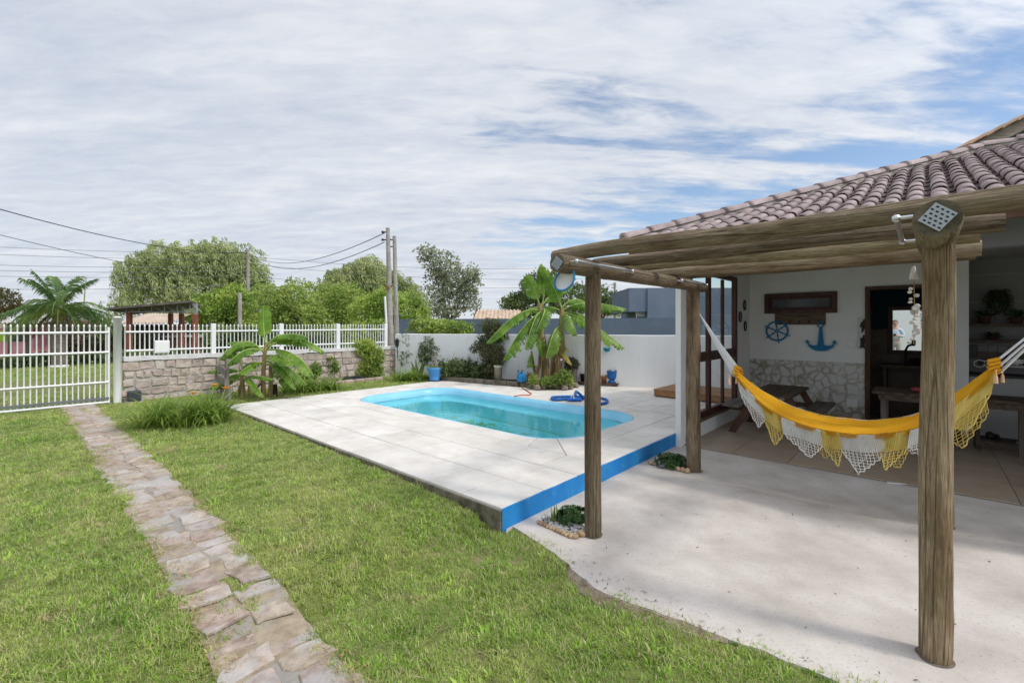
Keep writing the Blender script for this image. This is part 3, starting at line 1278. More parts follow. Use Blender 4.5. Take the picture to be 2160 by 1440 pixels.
def build_house():
    root = thing('house', 'white veranda house with purple brown barrel tile roof on the right', 'house', W(0, 0), RZ)
    # ---- walls
    def wall(boxes, m=M_wall, name='wall', label=None):
        b = MB()
        for (s0, s1, t0, t1, z0, z1) in boxes:
            b.box(((s0 + s1) / 2, (t0 + t1) / 2, (z0 + z1) / 2), (s1 - s0, t1 - t0, z1 - z0))
        o = b.build(name, m, root)
        if label:
            o['label'] = label
        return o
    ws0, ws1, wz0, wz1 = -0.22, 0.80, 1.81, 2.12
    ds0, ds1, dz1 = 1.24, 2.06, 2.14
    t0, t1 = BT, BT + 0.15
    back = wall([(-0.56, ws0, t0, t1, 0, 2.7), (ws0, ws1, t0, t1, 0, wz0), (ws0, ws1, t0, t1, wz1, 2.7), (ws1, ds0, t0, t1, 0, 2.7), (ds0, ds1, t0, t1, dz1, 2.7), (ds1, 2.34, t0, t1, 0, 2.7)],
                label='white back wall of the veranda')
    # glazed side wall
    side = wall([(-0.56, LS, 2.92, 3.26, -0.02, 2.62), (-0.56, LS, 3.26, 5.36, -0.02, 0.26), (-0.56, LS, 3.26, 5.36, 2.40, 2.62), (-0.56, LS, 5.36, BT, -0.02, 2.7)],
                label='white side wall around the glazed door')
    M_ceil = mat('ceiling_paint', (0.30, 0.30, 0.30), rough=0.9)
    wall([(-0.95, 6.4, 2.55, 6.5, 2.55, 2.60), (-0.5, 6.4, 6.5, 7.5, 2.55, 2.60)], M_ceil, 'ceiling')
    wall([(5.6, 5.75, 2.95, 7.5, 0, 2.55), (-0.46, 5.6, 7.42, 7.5, 0, 2.55), (-0.56, -0.46, BT + .15, 7.5, 0, 2.55)], M_wall, 'unseen_outer_wall')  # unseen walls; the right side one is added to keep light out of the veranda
    # beam over the veranda front
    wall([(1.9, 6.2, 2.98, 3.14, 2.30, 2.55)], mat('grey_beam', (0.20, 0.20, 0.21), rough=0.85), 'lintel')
    # niche right of the back wall
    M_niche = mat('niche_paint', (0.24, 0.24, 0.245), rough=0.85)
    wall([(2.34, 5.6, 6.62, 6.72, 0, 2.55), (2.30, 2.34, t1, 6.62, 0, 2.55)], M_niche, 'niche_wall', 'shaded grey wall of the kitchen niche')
    # bathroom behind the door
    M_teal = mat('dark_teal_paint', (0.008, 0.035, 0.05), rough=0.8)
    M_btile = mat('brown_wall_tile', (0.085, 0.06, 0.045), (0.13, 0.095, 0.075), scale=6, rough=0.4)
    wall([(0.8, 2.3, 7.3, 7.4, 1.52, 2.55), (0.72, 0.8, t1, 7.4, 1.52, 2.55), (0.72, 2.3, t1, 7.4, 2.50, 2.549)], M_teal, 'bathroom_wall', 'dark teal upper wall of the bathroom')
    wall([(0.8, 2.3, 7.29, 7.4, 0, 1.515), (0.72, 0.81, t1, 7.4, 0, 1.515)], M_btile, 'bathroom_dado', 'brown tiled lower wall of the bathroom')
    # ---- dado tiles on the back wall
    M_dado = dado_mat()
    ed = [LS + 0.003, -0.30, 0.22, 0.72, ds0 - 0.06]
    for a, c in zip(ed, ed[1:]):
        for z0, z1 in ((0.0, 0.475), (0.475, 0.985)):
            b = MB()
            b.box((0, 0, 0), (c - a - 0.006, 0.014, z1 - z0 - 0.006), ch=0.003)
            b.build('tile', M_dado, back, ((a + c) / 2, BT - 0.006, (z0 + z1) / 2))
    # ---- window
    w = MB()
    f = 0.05
    for (a, c, z0, z1) in ((ws0 - 0.02, ws1 + 0.02, wz1 - f, wz1 + 0.02), (ws0 - 0.02, ws1 + 0.02, wz0 - 0.02, wz0 + f), (ws0 - 0.02, ws0 + f, wz0 + f, wz1 - f), (ws1 - f, ws1 + 0.02, wz0 + f, wz1 - f)):
        w.box(((a + c) / 2, BT + 0.0, (z0 + z1) / 2), (c - a, 0.10, z1 - z0), ch=0.004)
    win = w.build('window', M_redwood, root)
    win['label'] = 'narrow horizontal window with dark timber frame'
    w = MB()
    for (a, c, z0, z1) in ((ws0 + f, ws1 - f, wz1 - f - 0.035, wz1 - f), (ws0 + f, ws1 - f, wz0 + f, wz0 + f + 0.035), (ws0 + f, ws0 + f + 0.04, wz0 + f + .035, wz1 - f - .035), (ws1 - f - 0.04, ws1 - f, wz0 + f + .035, wz1 - f - .035)):
        w.box(((a + c) / 2, BT + 0.03, (z0 + z1) / 2), (c - a, 0.04, z1 - z0))
    w.build('sash', M_redwood, win)
    w = MB()
    w.box((0.29, BT + 0.035, 1.965), (0.90, 0.006, 0.22))
    w.build('pane', mat('dark_pane', (0.01, 0.016, 0.02), rough=0.15, spec=0.6), win)
    # ---- door frame
    w = MB()
    for (a, c, z0, z1) in ((ds0 - 0.06, ds0, 0, dz1 + 0.05), (ds1, ds1 + 0.06, 0, dz1 + 0.05), (ds0, ds1, dz1, dz1 + 0.05)):
        w.box(((a + c) / 2, BT + 0.06, (z0 + z1) / 2), (c - a, 0.20, z1 - z0), ch=0.004)
    o = w.build('door_frame', mat('door_timber', (0.06, 0.03, 0.018), (0.12, 0.065, 0.04), scale=3, rough=0.6, stretch=(7, 7, .7)), root)
    o['label'] = 'dark timber frame of the open bathroom doorway'
    # ---- glazed door in the side wall
    g = MB()
    s = (-0.56 + LS) / 2
    z0, z1 = 0.262, 2.398
    ta, tb, tm = 3.264, 5.356, 4.05
    for (a, c, za, zb) in ((ta, ta + 0.07, z0, z1), (tb - 0.08, tb, z0, z1), (ta + .07, tb - .08, z1 - 0.07, z1), (ta + .07, tb - .08, z0, z0 + 0.09)):
        g.box((s, (a + c) / 2, (za + zb) / 2), (0.075, c - a, zb - za), ch=0.004)
    door = g.build('glazed_door', M_redwood, root)
    door['label'] = 'dark red timber glazed door overlooking the pool deck'
    g = MB()
    g.box((s, tm, (z0 + z1) / 2), (0.055, 0.10, z1 - z0 - 0.165), ch=0.004)
    g.build('stile', M_redwood, door)
    g = MB()
    g.box((s - 0.01, 4.72, (z0 + z1) / 2), (0.04, 0.07, z1 - z0 - 0.165), ch=0.004)
    g.build('stile', M_redwood, door)
    for (a, c) in ((ta + 0.07, tm - 0.05), (tm + 0.05, 4.685), (4.755, tb - .08)):
        g = MB()
        g.box((s, (a + c) / 2, 1.13), (0.05, c - a, 0.14), ch=0.004)
        g.build('rail', M_redwood, door)
        for (za, zb) in ((z0 + .09, 1.06), (1.20, z1 - .07)):
            g = MB()
            g.add([(s, a, za), (s, c, za), (s, c, zb), (s, a, zb)], [(0, 1, 2, 3)])
            g.build('pane', M_glass, door)
    g = MB()
    g.tube([(LS + .03, tm - .02, 1.09), (LS + .06, tm - .02, 1.10), (LS + .06, tm - .02, 1.16), (LS + .03, tm - .02, 1.17)], 0.008, 6)
    g.build('handle', M_dark_metal, door)
    g = MB()
    g.box((s + .02, (ta + tb) / 2, 0.247), (0.13, tb - ta + .02, 0.03), ch=0.004)
    g.build('sill', mat('sill_wood', (0.10, 0.06, 0.035), (0.17, 0.11, 0.07), scale=3, stretch=(7, .7, 7), rough=0.7), door)

    # ---- roof
    k = 5.69
    r0 = (ES + HIP[0] * k, ET + HIP[1] * k)
    zr = EZ + PITCH * HIP[1] * k
    tb2, tb3 = 6.6, 8.9
    e0, e1, r1 = (ES, ET, EZ), (7.2, ET, EZ), (7.2, r0[1], zr)
    b = MB()
    vs = [e0, e1, r1, (r0[0], r0[1], zr), (ES, tb2, EZ), (7.2, tb3, EZ)]
    vs += [(x, y, z - 0.05) for x, y, z in vs]
    fs = [(0, 1, 2, 3), (0, 3, 4), (3, 2, 5, 4), (6, 9, 8, 7), (6, 10, 9), (9, 10, 11, 8), (0, 6, 7, 1), (0, 4, 10, 6), (4, 5, 11, 10), (1, 7, 8, 2), (2, 8, 11, 5)]
    b.add(vs, fs)
    roof = b.build('roof', mat('roof_under', (0.075, 0.05, 0.042), rough=0.85), root)
    roof['label'] = 'purple brown glazed barrel tile hip roof'
    b = MB()
    b.box(((ES + 7.2) / 2 + .02, ET + 0.06, EZ - 0.085), (7.2 - ES - .06, 0.03, 0.13))
    b.box((ES + 0.06, (ET + tb2) / 2 + .05, EZ - 0.085), (0.03, tb2 - ET - .1, 0.13))
    b.build('fascia', mat('fascia_wood', (0.10, 0.05, 0.035), (0.16, 0.085, 0.06), scale=3, rough=0.7), roof)
    # pan tiles: wavy sheet between the cover tiles
    pitch_c = 0.172
    nrow, ncol = 20, 30
    sl = math.sqrt(1 + PITCH ** 2)
    dt = 0.345

    def hip_t(s):
        return min(r0[1], ET + (s - ES) * HIP[1] / HIP[0])
    b = MB()
    for c in range(0, ncol):
        sc = ES + 0.12 + pitch_c * (c + 0.5)
        lim = hip_t(sc) - 0.1
        j = 0
        while True:
            ta_, tb_ = ET + j * dt, min(ET + (j + 1) * dt, lim)
            if ta_ >= lim - 0.03 or j > 16:
                break
            vs = []
            for q in range(5):
                x = sc + (q / 4 - 0.5) * 0.11
                d = -0.03 * (1 - (q / 2 - 1) ** 2) + 0.045
                vs += [(x, ta_ - 0.02, EZ + (ta_ - ET - 0.02) * PITCH + d + 0.012), (x, tb_, EZ + (tb_ - ET) * PITCH + d)]
            b.add(vs, [(2 * q, 2 * q + 2, 2 * q + 3, 2 * q + 1) for q in range(4)], 0, True)
            j += 1
    pans = b.build('pan_tiles', mat('pan_tile_clay', (0.085, 0.055, 0.05), (0.17, 0.12, 0.11), scale=9, rough=0.85), roof)
    pans['kind'] = 'stuff'
    # cover tiles, one object each
    b = MB()
    n = 8
    ln = 0.42
    prof = []
    for (y, r, zo) in ((0.0, 0.068, 0.014), (0.0, 0.062, 0.011), (ln, 0.052, 0.0)):
        prof.append([(r * math.cos(math.pi * q / n), y, zo + r * 0.85 * math.sin(math.pi * q / n)) for q in range(n + 1)])
    vs = [p for r_ in (prof[1], prof[0], [(x * 1.12, y, z + .008) for x, y, z in prof[2]]) for p in r_]
    fs = []
    for i in range(2):
        for q in range(n):
            fs.append((i * (n + 1) + q, i * (n + 1) + q + 1, (i + 1) * (n + 1) + q + 1, (i + 1) * (n + 1) + q))
    b.add(vs, [f[::-1] for f in fs], 0, True)
    tile = b.mesh('roof_tile', M_dark_tile)
    cnt = 0
    for c in range(0, 29):
        sc = ES + 0.12 + pitch_c * c
        lim = hip_t(sc)
        j = 0
        while ET + j * dt < lim - 0.16 and cnt < 300 and j < 14:
            tt = ET - 0.03 + j * dt
            o = obj('roof_tile', tile, roof, (sc + random.uniform(-.006, .006), tt, EZ + (tt - ET) * PITCH + 0.035 + random.uniform(-.003, .003)))
            o.rotation_euler = (math.atan(PITCH) + random.uniform(-.012, .012), 0, random.uniform(-.02, .02))
            cnt += 1
            j += 1
    # hip: mortar bed and cap tiles
    b = MB()
    hd = Vector((HIP[0], HIP[1], PITCH * HIP[1]))
    pts, rad = [], []
    for i in range(60):
        kk = k * i / 59
        p = Vector((ES, ET, EZ + 0.05)) + hd * kk
        pts.append(p + Vector((0, 0, 0.012 * noise.noise(Vector((kk * 6, 0, 0))))))
        rad.append(0.085 + 0.022 * noise.noise(Vector((kk * 9, 4, 0))))
    b.tube(pts, rad, 8)
    b.build('hip_mortar', M_mortar, roof)
    b = MB()
    n = 8
    vs = []
    for (x, r, zo) in ((-0.03, 0.072, 0.0), (-0.03, 0.105, 0.012), (0.02, 0.102, 0.01), (0.44, 0.075, -0.01)):
        vs += [(x, r * math.cos(math.pi * q / n), zo + r * 0.85 * math.sin(math.pi * q / n)) for q in range(n + 1)]
    fs = []
    for i in range(3):
        for q in range(n):
            fs.append((i * (n + 1) + q, (i + 1) * (n + 1) + q, (i + 1) * (n + 1) + q + 1, i * (n + 1) + q + 1))
    b.add(vs, fs, 0, True)
    cap = b.mesh('ridge_cap', M_dark_tile)
    for i in range(16):
        p = Vector((ES, ET, EZ + 0.085)) + hd * (0.02 + i * 0.36)
        o = obj('ridge_cap', cap, roof, p)
        o.rotation_euler = hd.to_track_quat('X', 'Z').to_euler()
        o.rotation_euler.rotate_axis('Y', -0.05)
    for i in range(12):
        o = obj('ridge_cap', cap, roof, (r0[0] + 0.02 + i * 0.38, r0[1], zr + 0.085))
        o.rotation_euler = (0, 0, 0)
    b = MB()
    b.tube([(r0[0], r0[1], zr + .05), (7.1, r0[1], zr + .05)], 0.085, 8)
    b.build('ridge_mortar', M_mortar, roof)
    # ---- veranda floor tiles
    M_ft = mat('veranda_tile', (0.34, 0.25, 0.175), (0.46, 0.355, 0.265), scale=2.5, rough=0.45, rnd=0.06, spec=0.5, detail=8, patch=((0.30, 0.26, 0.21), 2.5, 0.5, 0.65, 0.6))
    b = MB()
    b.add([(LS, 3.0, -0.002), (5.6, 3.0, -0.002), (5.6, 7.42, -0.002), (LS, 7.42, -0.002)], [(0, 1, 2, 3)])
    fl = obj('veranda_floor', b.mesh('veranda_floor', M_joint), None, W(0, 0, 0.006), RZ)
    tag(fl, 'tan tiled veranda floor in the shade of the roof', kind='structure')
    tm_ = None
    for i in range(10):
        for j in range(6):
            a, c = LS + 0.60 * i, min(LS + 0.60 * (i + 1), 5.6)
            t_a, t_b = 3.02 + 0.60 * j, 3.02 + 0.60 * (j + 1)
            if j == 5:
                t_b = 6.6
            bb = MB()
            bb.box((0, 0, 0), (c - a - 0.005, t_b - t_a - 0.005, 0.012), ch=0.002)
            bb.build('floor_tile', M_ft, fl, ((a + c) / 2, (t_a + t_b) / 2, 0.0))
    # ---- upper storey gable seen over the ridge
    M_bw = mat('gable_board', (0.16, 0.13, 0.10), (0.30, 0.26, 0.21), scale=3, rough=0.85, stretch=(1, 1, 6), bump=0.4)
    up = thing('upper_gable', 'weathered timber gable with clay tile edge above the roof ridge', 'gable roof', (0, 0, 0))
    Y = 8.6
    pa = Vector((dirX(2046) * Y, Y, hz(306, Y)))
    pb = Vector((dirX(2330) * Y, Y, hz(165, Y)))
    d = (pb - pa)
    L = d.length
    M3 = Matrix.Translation(pa) @ d.to_track_quat('X', 'Z').to_matrix().to_4x4()
    b = MB()
    b.add([tuple(M3 @ Vector(q)) for q in ((0, 0, -0.20), (L, 0, -0.20), (L, 0, 0.0), (0, 0, 0.0), (0, 0.05, -0.20), (L, 0.05, -0.20), (L, 0.05, 0), (0, 0.05, 0))],
          [(0, 1, 2, 3), (7, 6, 5, 4), (3, 2, 6, 7), (0, 4, 5, 1), (0, 3, 7, 4), (1, 5, 6, 2)])
    b.build('barge_board', M_bw, up)
    M_clay = mat('old_clay_tile', (0.30, 0.17, 0.10), (0.46, 0.33, 0.22), scale=7, rough=0.9, rnd=0.15, bump=0.3)
    sh = MB()
    sh.box((0, 0, 0), (0.36, 0.34, 0.03), ch=0.006)
    tm_ = sh.mesh('edge_tile', M_clay)
    for i in range(int(L / 0.33)):
        o = obj('edge_tile', tm_, up, M3 @ Vector((0.10 + i * 0.33, 0.07, 0.03 + 0.006)))
        o.rotation_euler = (M3.to_3x3() @ Matrix.Rotation(-0.06, 3, 'Y')).to_euler()
    b = MB()
    back = Vector((0.78, 0.72, 0)) * 2.4
    fr = [M3 @ Vector(q) for q in ((0.02, 0.2, 0.0), (L, 0.2, 0.0), (0.02, 0.2, -0.06), (L, 0.2, -0.06))]
    b.add([fr[0], fr[1], fr[1] + back, fr[0] + back, fr[2], fr[3], fr[3] + back, fr[2] + back], [(0, 1, 2, 3), (7, 6, 5, 4), (3, 2, 6, 7), (0, 3, 7, 4), (0, 4, 5, 1)])
    b.build('roof', M_clay, up)
    b = MB()
    x0, x1 = pa.x + 0.75, pb.x
    zz = pa.z - 1.6
    b.add([(x0, Y + 0.35, zz), (x1, Y + 0.35, zz), (x1, Y + 0.35, pb.z - .15), (x0, Y + 0.35, pa.z + 0.75 * d.z / d.x - .15), (x0 + 1.87, Y + 2.1, zz), (x1 + 1.87, Y + 2.1, zz), (x1 + 1.87, Y + 2.1, pb.z - .15), (x0 + 1.87, Y + 2.1, pa.z + 0.75 * d.z / d.x - .15)],
          [(0, 1, 2, 3), (0, 3, 7, 4), (1, 5, 6, 2), (4, 7, 6, 5)])
    b.build('wall', mat('gable_wall', (0.09, 0.10, 0.10), rough=0.7), up)
    b = MB()
    b.box((pa.x + 0.30, Y + 0.12, pa.z - 0.30), (0.10, 0.10, 0.75))
    b.build('post', mat('gable_post', (0.30, 0.16, 0.07), (0.42, 0.25, 0.13), scale=4, rough=0.8), up)


build_house()


# ---------------------------------------------------------------- pergola
def log_obj(name, p0, p1, r0, r1, parent, seed=0, n=18, wob=0.05, caps=True, bend=0.01):
    p0, p1 = Vector(p0), Vector(p1)
    d = p1 - p0
    L = d.length
    k = max(6, int(L / 0.07))
    b = MB()
    rings = []
    rr = random.Random(seed)
    knots = [(rr.uniform(0.1, 0.95) * L, rr.uniform(0, 6.28), rr.uniform(.004, .010)) for _ in range(int(L * 3))]
    splits = [(rr.uniform(0, 6.28), rr.uniform(0.0, 0.6) * L, rr.uniform(0.25, 0.6) * L, rr.uniform(.004, .009)) for _ in range(5)]
    for i in range(k + 1):
        z = L * i / k
        rad = r0 + (r1 - r0) * i / k
        ox = bend * noise.noise(Vector((z * 0.9, seed * 3.1, 0)))
        oy = bend * noise.noise(Vector((z * 0.9, seed * 3.1, 7)))
        ring = []
        for j in range(n):
            a = 2 * math.pi * j / n
            q = rad * (1 + wob * noise.noise(Vector((math.cos(a) * 1.3, math.sin(a) * 1.3, z * 1.1 + seed * 5.3))))
            for (kz, ka, kh) in knots:
                da = math.atan2(math.sin(a - ka), math.cos(a - ka))
                q += kh * math.exp(-((z - kz) / 0.05) ** 2 - (da / 0.5) ** 2)
            for (sa, s0_, sl_, sd) in splits:
                if s0_ < z < s0_ + sl_:
                    da = math.atan2(math.sin(a - sa - 0.25 * noise.noise(Vector((z * 1.4, sa, 0)))), math.cos(a - sa - 0.25 * noise.noise(Vector((z * 1.4, sa, 0)))))
                    q -= sd * math.exp(-(da / 0.07) ** 2) * min(1, (z - s0_) / 0.1, (s0_ + sl_ - z) / 0.1)
            if i in (0, k):
                q *= 0.94
            ring.append((ox + q * math.cos(a), oy + q * math.sin(a), z))
        if i == 0:
            ring0 = [(x, y, 0.012) for x, y, z in [(x / 0.94, y / 0.94, z) for x, y, z in ring]]
        rings.append(ring)
    vs = [p for r_ in rings for p in r_]
    fs = []
    for i in range(k):
        for j in range(n):
            j2 = (j + 1) % n
            fs.append((i * n + j, i * n + j2, (i + 1) * n + j2, (i + 1) * n + j))
    b.add(vs, fs, 0, True)
    if caps:
        b.add(rings[0], [tuple(range(n))[::-1]], 1)
        b.add(rings[-1], [tuple(range(n))], 1)
    o = b.build(name, [M_log, M_logend], parent, p0)
    o.rotation_euler = d.to_track_quat('Z', 'Y').to_euler()
    return o


def plate(parent, size=0.085):
    """perforated nail plate on the end of a log (local frame of the log: end at z=0)"""
    b = MB()
    M3 = Matrix.Rotation(R(40), 4, 'Z')
    b.box((0, 0, -0.004), (size, size, 0.004), M=M3)
    for i in range(4):
        for j in range(5):
            p = M3 @ Vector(((i - 1.5) * size / 4.4 + (0.004 if j % 2 else -0.004), (j - 2) * size / 5.4, 0))
            b.box((p.x, p.y, -0.0065), (size / 8, size / 13, 0.002), M=M3, mi=1)
    o = b.build('nail_plate', [mat('plate_metal', (0.42, 0.46, 0.48), rough=0.45, metal=0.5), M_dark_metal], parent)
    return o


def build_pergola():
    root = thing('pergola', 'rustic pergola of weathered round logs on thick wooden posts', 'pergola', W(0, 0), RZ)
    log_obj('post', (0, 0, -0.02), (0.0, 0.0, 1.985), 0.066, 0.060, root, 1, n=40, wob=0.11)
    log_obj('post', (0, 2.05, -0.02), (-0.01, 2.05, 1.985), 0.076, 0.074, root, 2, n=32, wob=0.08)
    log_obj('post', (1.915, 0, -0.02), (1.92, 0, 2.005), 0.064, 0.061, root, 3, n=48, wob=0.10)
    log_obj('post', (1.99, 1.99, -0.02), (1.97, 1.99, 1.985), 0.058, 0.054, root, 4)
    bl = log_obj('beam', (0, -0.45, 2.02), (0, 2.34, 2.02), 0.066, 0.058, root, 5)
    plate(bl, 0.07)
    br = log_obj('beam', (1.915, -0.46, 2.035), (1.95, 2.33, 2.04), 0.080, 0.066, root, 6, n=40)
    plate(br, 0.085)
    for i, (t, s0, s1, r, z) in enumerate(((0.0, -0.36, 2.55, 0.056, 2.150), (0.51, -0.31, 2.19, 0.048, 2.138), (1.02, -0.28, 2.13, 0.047, 2.146), (1.54, -0.27, 2.17, 0.056, 2.136), (2.05, -0.28, 2.17, 0.047, 2.138))):
        log_obj('roof_log', (s0, t, z), (s1, t + 0.01, z + (0.008 if i == 0 else 0)), r * 0.95, r * 1.05, root, 10 + i, n=32, wob=0.10, bend=0.025)
    # damp dirt ring round each post foot
    rr = random.Random(8)
    for (s, t, r) in ((0, 0, .066), (0, 2.05, .076), (1.915, 0, .064), (1.99, 1.99, .058)):
        b = MB()
        n = 26
        rd = [r * (1.17 + 0.16 * noise.noise(Vector((math.cos(2 * math.pi * k / n) * 1.5, math.sin(2 * math.pi * k / n) * 1.5, r * 90)))) for k in range(n)]
        b.add([(s + rd[k] * math.cos(2 * math.pi * k / n), t + rd[k] * math.sin(2 * math.pi * k / n), 0.0035) for k in range(n)], [tuple(range(n))])
        b.build('base_dirt', mat('foot_dirt', (0.10, 0.085, 0.06), (0.24, 0.21, 0.17), scale=30, rough=0.98), root)
    return root


PERG = build_pergola()


def rail_thing(label, s, ta, tb, z, side):
    root = thing('metal_rail', label, 'rail', W(s, ta, z), RZ)
    b = MB()
    b.tube([(0, 0, 0), (0, tb - ta, 0)], 0.011, 10)
    b.build('rod', M_grey_metal, root)
    for y in (0.0, tb - ta):
        b = MB()
        b.tube([(0, y, 0), (side * 0.055, y, 0)], 0.008, 8)
        b.ball((0, y, 0), 0.017, n=10, m=8)
        b.build('bracket', M_grey_metal, root)


rail_thing('silver rail along the near end of left pergola beam', 0.115, -0.385, 0.415, 2.03, -1)
rail_thing('silver rail along the far end of left pergola beam', 0.105, 1.46, 2.15, 2.03, -1)
rail_thing('short silver rail beside the perforated end of right pergola beam', 1.785, -0.40, 0.35, 2.06, 1)


def build_tray():
    root = thing('hanging_tray', 'round white tray with blue rim hanging under left pergola beam end', 'tray', W(-0.02, -0.32, 1.82), RZ)
    b = MB()
    b.lathe([(0.0, 0.0), (0.075, 0.004), (0.082, 0.02)], 24, M=Matrix.Translation((0, 0, 0.09)) @ Matrix.Rotation(R(70), 4, 'X') @ Matrix.Rotation(R(10), 4, 'Z'))
    b.build('dish', M_white, root)
    b = MB()
    Mx = Matrix.Translation((0, 0, 0.09)) @ Matrix.Rotation(R(70), 4, 'X')
    b.tube([Mx @ Vector((0.084 * math.cos(2 * math.pi * k / 24), 0.084 * math.sin(2 * math.pi * k / 24), 0.02)) for k in range(24)], 0.007, 6, closed=True)
    b.build('rim', mat('rim_blue', (0.02, 0.22, 0.45), rough=0.5), root)
    b = MB()
    b.tube([(0, 0.0, 0.155), (0.01, 0.0, 0.18), (0, 0.0, 0.20)], 0.004, 6)
    b.build('hook', M_dark_metal, root)


build_tray()


# ---------------------------------------------------------------- hammock
def build_hammock():
    T = 1.80
    M_fab = mat('yellow_canvas', (0.72, 0.33, 0.008), (0.80, 0.42, 0.015), scale=3, rough=0.85, bump=0.4, bscale=60, stretch=(1, 1, 1), transl=0.12)
    M_yl = mat('yellow_crochet', (0.68, 0.52, 0.13), (0.76, 0.61, 0.20), scale=9, rough=0.9)
    M_wh = mat('white_crochet', (0.70, 0.69, 0.66), (0.78, 0.77, 0.75), scale=9, rough=0.9)
    M_pk = mat('apricot_thread', (0.72, 0.45, 0.27), rough=0.9)
    root = thing('hammock', 'yellow canvas hammock with white and yellow crochet fringe', 'hammock', W(0, 0), RZ)
    px = [(1550, 776), (1600, 824), (1680, 862), (1760, 881), (1850, 886), (1940, 872), (2015, 830), (2060, 795), (2110, 762)]
    pts = []
    for x, y in px:
        s = s_at(x, T)
        pts.append((s, z_at(y, s, T)))

    def top(u):
        # u in 0..1 along s
        s = pts[0][0] + (pts[-1][0] - pts[0][0]) * u
        for (a, za), (c, zc) in zip(pts, pts[1:]):
            if s <= c + 1e-9:
                k = (s - a) / (c - a)
                k2 = k
                return s, za + (zc - za) * k2
        return pts[-1]
    # smooth the sag curve
    raw = [top(i / 80) for i in range(81)]
    zs = [z for s, z in raw]
    for _ in range(30):
        zs = [zs[0]] + [(zs[i - 1] + zs[i] * 2 + zs[i + 1]) / 4 for i in range(1, 80)] + [zs[-1]]
    curve = [(raw[i][0], zs[i]) for i in range(81)]

    def cv(u):
        f = max(0, min(79.999, u * 80))
        i = int(f)
        k = f - i
        return curve[i][0] + (curve[i + 1][0] - curve[i][0]) * k, curve[i][1] + (curve[i + 1][1] - curve[i][1]) * k
    # body: gathered canvas, cross section a folded sling
    b = MB()
    n, m = 72, 14
    vs = []
    for i in range(n + 1):
        u = i / n
        s, z = cv(u)
        g = 0.35 + 0.65 * min(1, math.sin(math.pi * min(1, max(0, u))) * 1.6)
        for j in range(m + 1):
            w = j / m
            prof_t = (-0.15 + 0.32 * w) * g
            prof_z = (-0.095 * (1 - w) ** 1.7 - 0.055 * math.sin(math.pi * w) ** 2 * (1 if 0.45 < w else 0.3) - 0.03 * w) * g
            fold = 0.012 * math.sin(w * 24 + 5 * noise.noise(Vector((u * 3.3, w * 2, 0)))) * (1.35 - g * 0.75)
            vs.append((s, T + prof_t, z + prof_z + fold + 0.006 * noise.noise(Vector((u * 9, w * 5, 2)))))
    fs = []
    for i in range(n):
        for j in range(m):
            a = i * (m + 1) + j
            fs.append((a, a + 1, a + m + 2, a + m + 1))
    b.add(vs, fs, 0, True)
    b.build('canvas', M_fab, root)
    # open woven strip below the canvas
    b = MB()
    g_ = lambda u: 0.35 + 0.65 * min(1, math.sin(math.pi * u) * 1.6)
    def E(u, v):
        s, z = cv(u)
        return (s, T - 0.15 * g_(u) - 0.004, z - 0.095 * g_(u) - v)
    for k in range(5):
        b.tube([E(0.02 + 0.96 * i / 70, 0.009 * k) for i in range(71)], 0.0028, 3, caps=False)
    for i in range(150):
        u = 0.02 + 0.96 * i / 149
        b.tube([E(u, 0), E(u, 0.036)], 0.0026, 3, caps=False)
    b.build('woven_edge', M_fab, root)
    # fringe panels (open crochet net), near and far edge
    def net(u0, u1, drop0, tip, edge_t, edge_z, material, lean):
        b = MB()
        s0, _ = cv(u0)
        s1, _ = cv(u1)
        wd = (s1 - s0)
        nu = max(6, int(wd / 0.0125))
        cell = 0.0185
        pk = 0.5 + 0.22 * math.sin(u0 * 37)

        def P(a, v):
            u = u0 + (u1 - u0) * a
            s, z = cv(u)
            g = 0.35 + 0.65 * min(1, math.sin(math.pi * u) * 1.6)
            t = T + edge_t * g + 0.012 * math.sin(a * 7 + v * 11 + u0 * 40)
            sw = lean * v * 0.3 + 0.006 * noise.noise(Vector((a * 5, v * 18, u0 * 50)))
            return (s + sw, t - 0.02 * v + 0.008 * noise.noise(Vector((a * 6, v * 14, u0 * 30))), z + edge_z * g - v * (1 + 0.05 * noise.noise(Vector((a * 4, u0 * 20, 0)))))

        def depth(a):
            q_ = tip * (a / pk if a < pk else (1 - a) / (1 - pk))
            return drop0 + round(q_ / 0.03) * 0.03
        # vertical strands
        for i in range(nu + 1):
            a = i / nu
            dd = depth(a) if i % 2 == 0 else drop0
            k = max(2, int(dd / 0.05))
            b.tube([P(a, dd * q / k) for q in range(k + 1)], 0.0026 if i % 2 else 0.0032, 3, caps=False)
        # horizontal strands: fine close rows above, open mesh below
        v = 0.0
        mx = drop0 + tip
        while v < mx:
            lo, hi = 0.0, 1.0
            if v > drop0:
                q = (v - drop0) / tip
                lo, hi = q * pk, 1 - q * (1 - pk)
            k = max(2, int((hi - lo) * nu / 2))
            r = 0.0032
            b.tube([P(lo + (hi - lo) * i / k, v) for i in range(k + 1)], r, 3, caps=False)
            v += 0.0072 if v < drop0 * 0.9 else cell * 1.25
        # scalloped border
        b.tube([P(q / 24, depth(q / 24)) for q in range(25)], 0.0042, 4, caps=False)
        o = b.build('fringe_panel', material, root)
        return o
    N = 8
    for i in range(N):
        jt = lambda k: 0.0 if k in (0, N) else 0.025 * math.sin(k * 2.7)
        u0, u1 = 0.02 + i * 0.96 / N + jt(i), 0.02 + (i + 1) * 0.96 / N + jt(i + 1)
        net(u0, u1, 0.14 + 0.02 * math.sin(i * 3.1), 0.15 + 0.025 * math.sin(i * 1.9), -0.15, -0.105, M_wh if i % 2 == 0 else M_yl, 0.55 if i < 5 else -0.4)
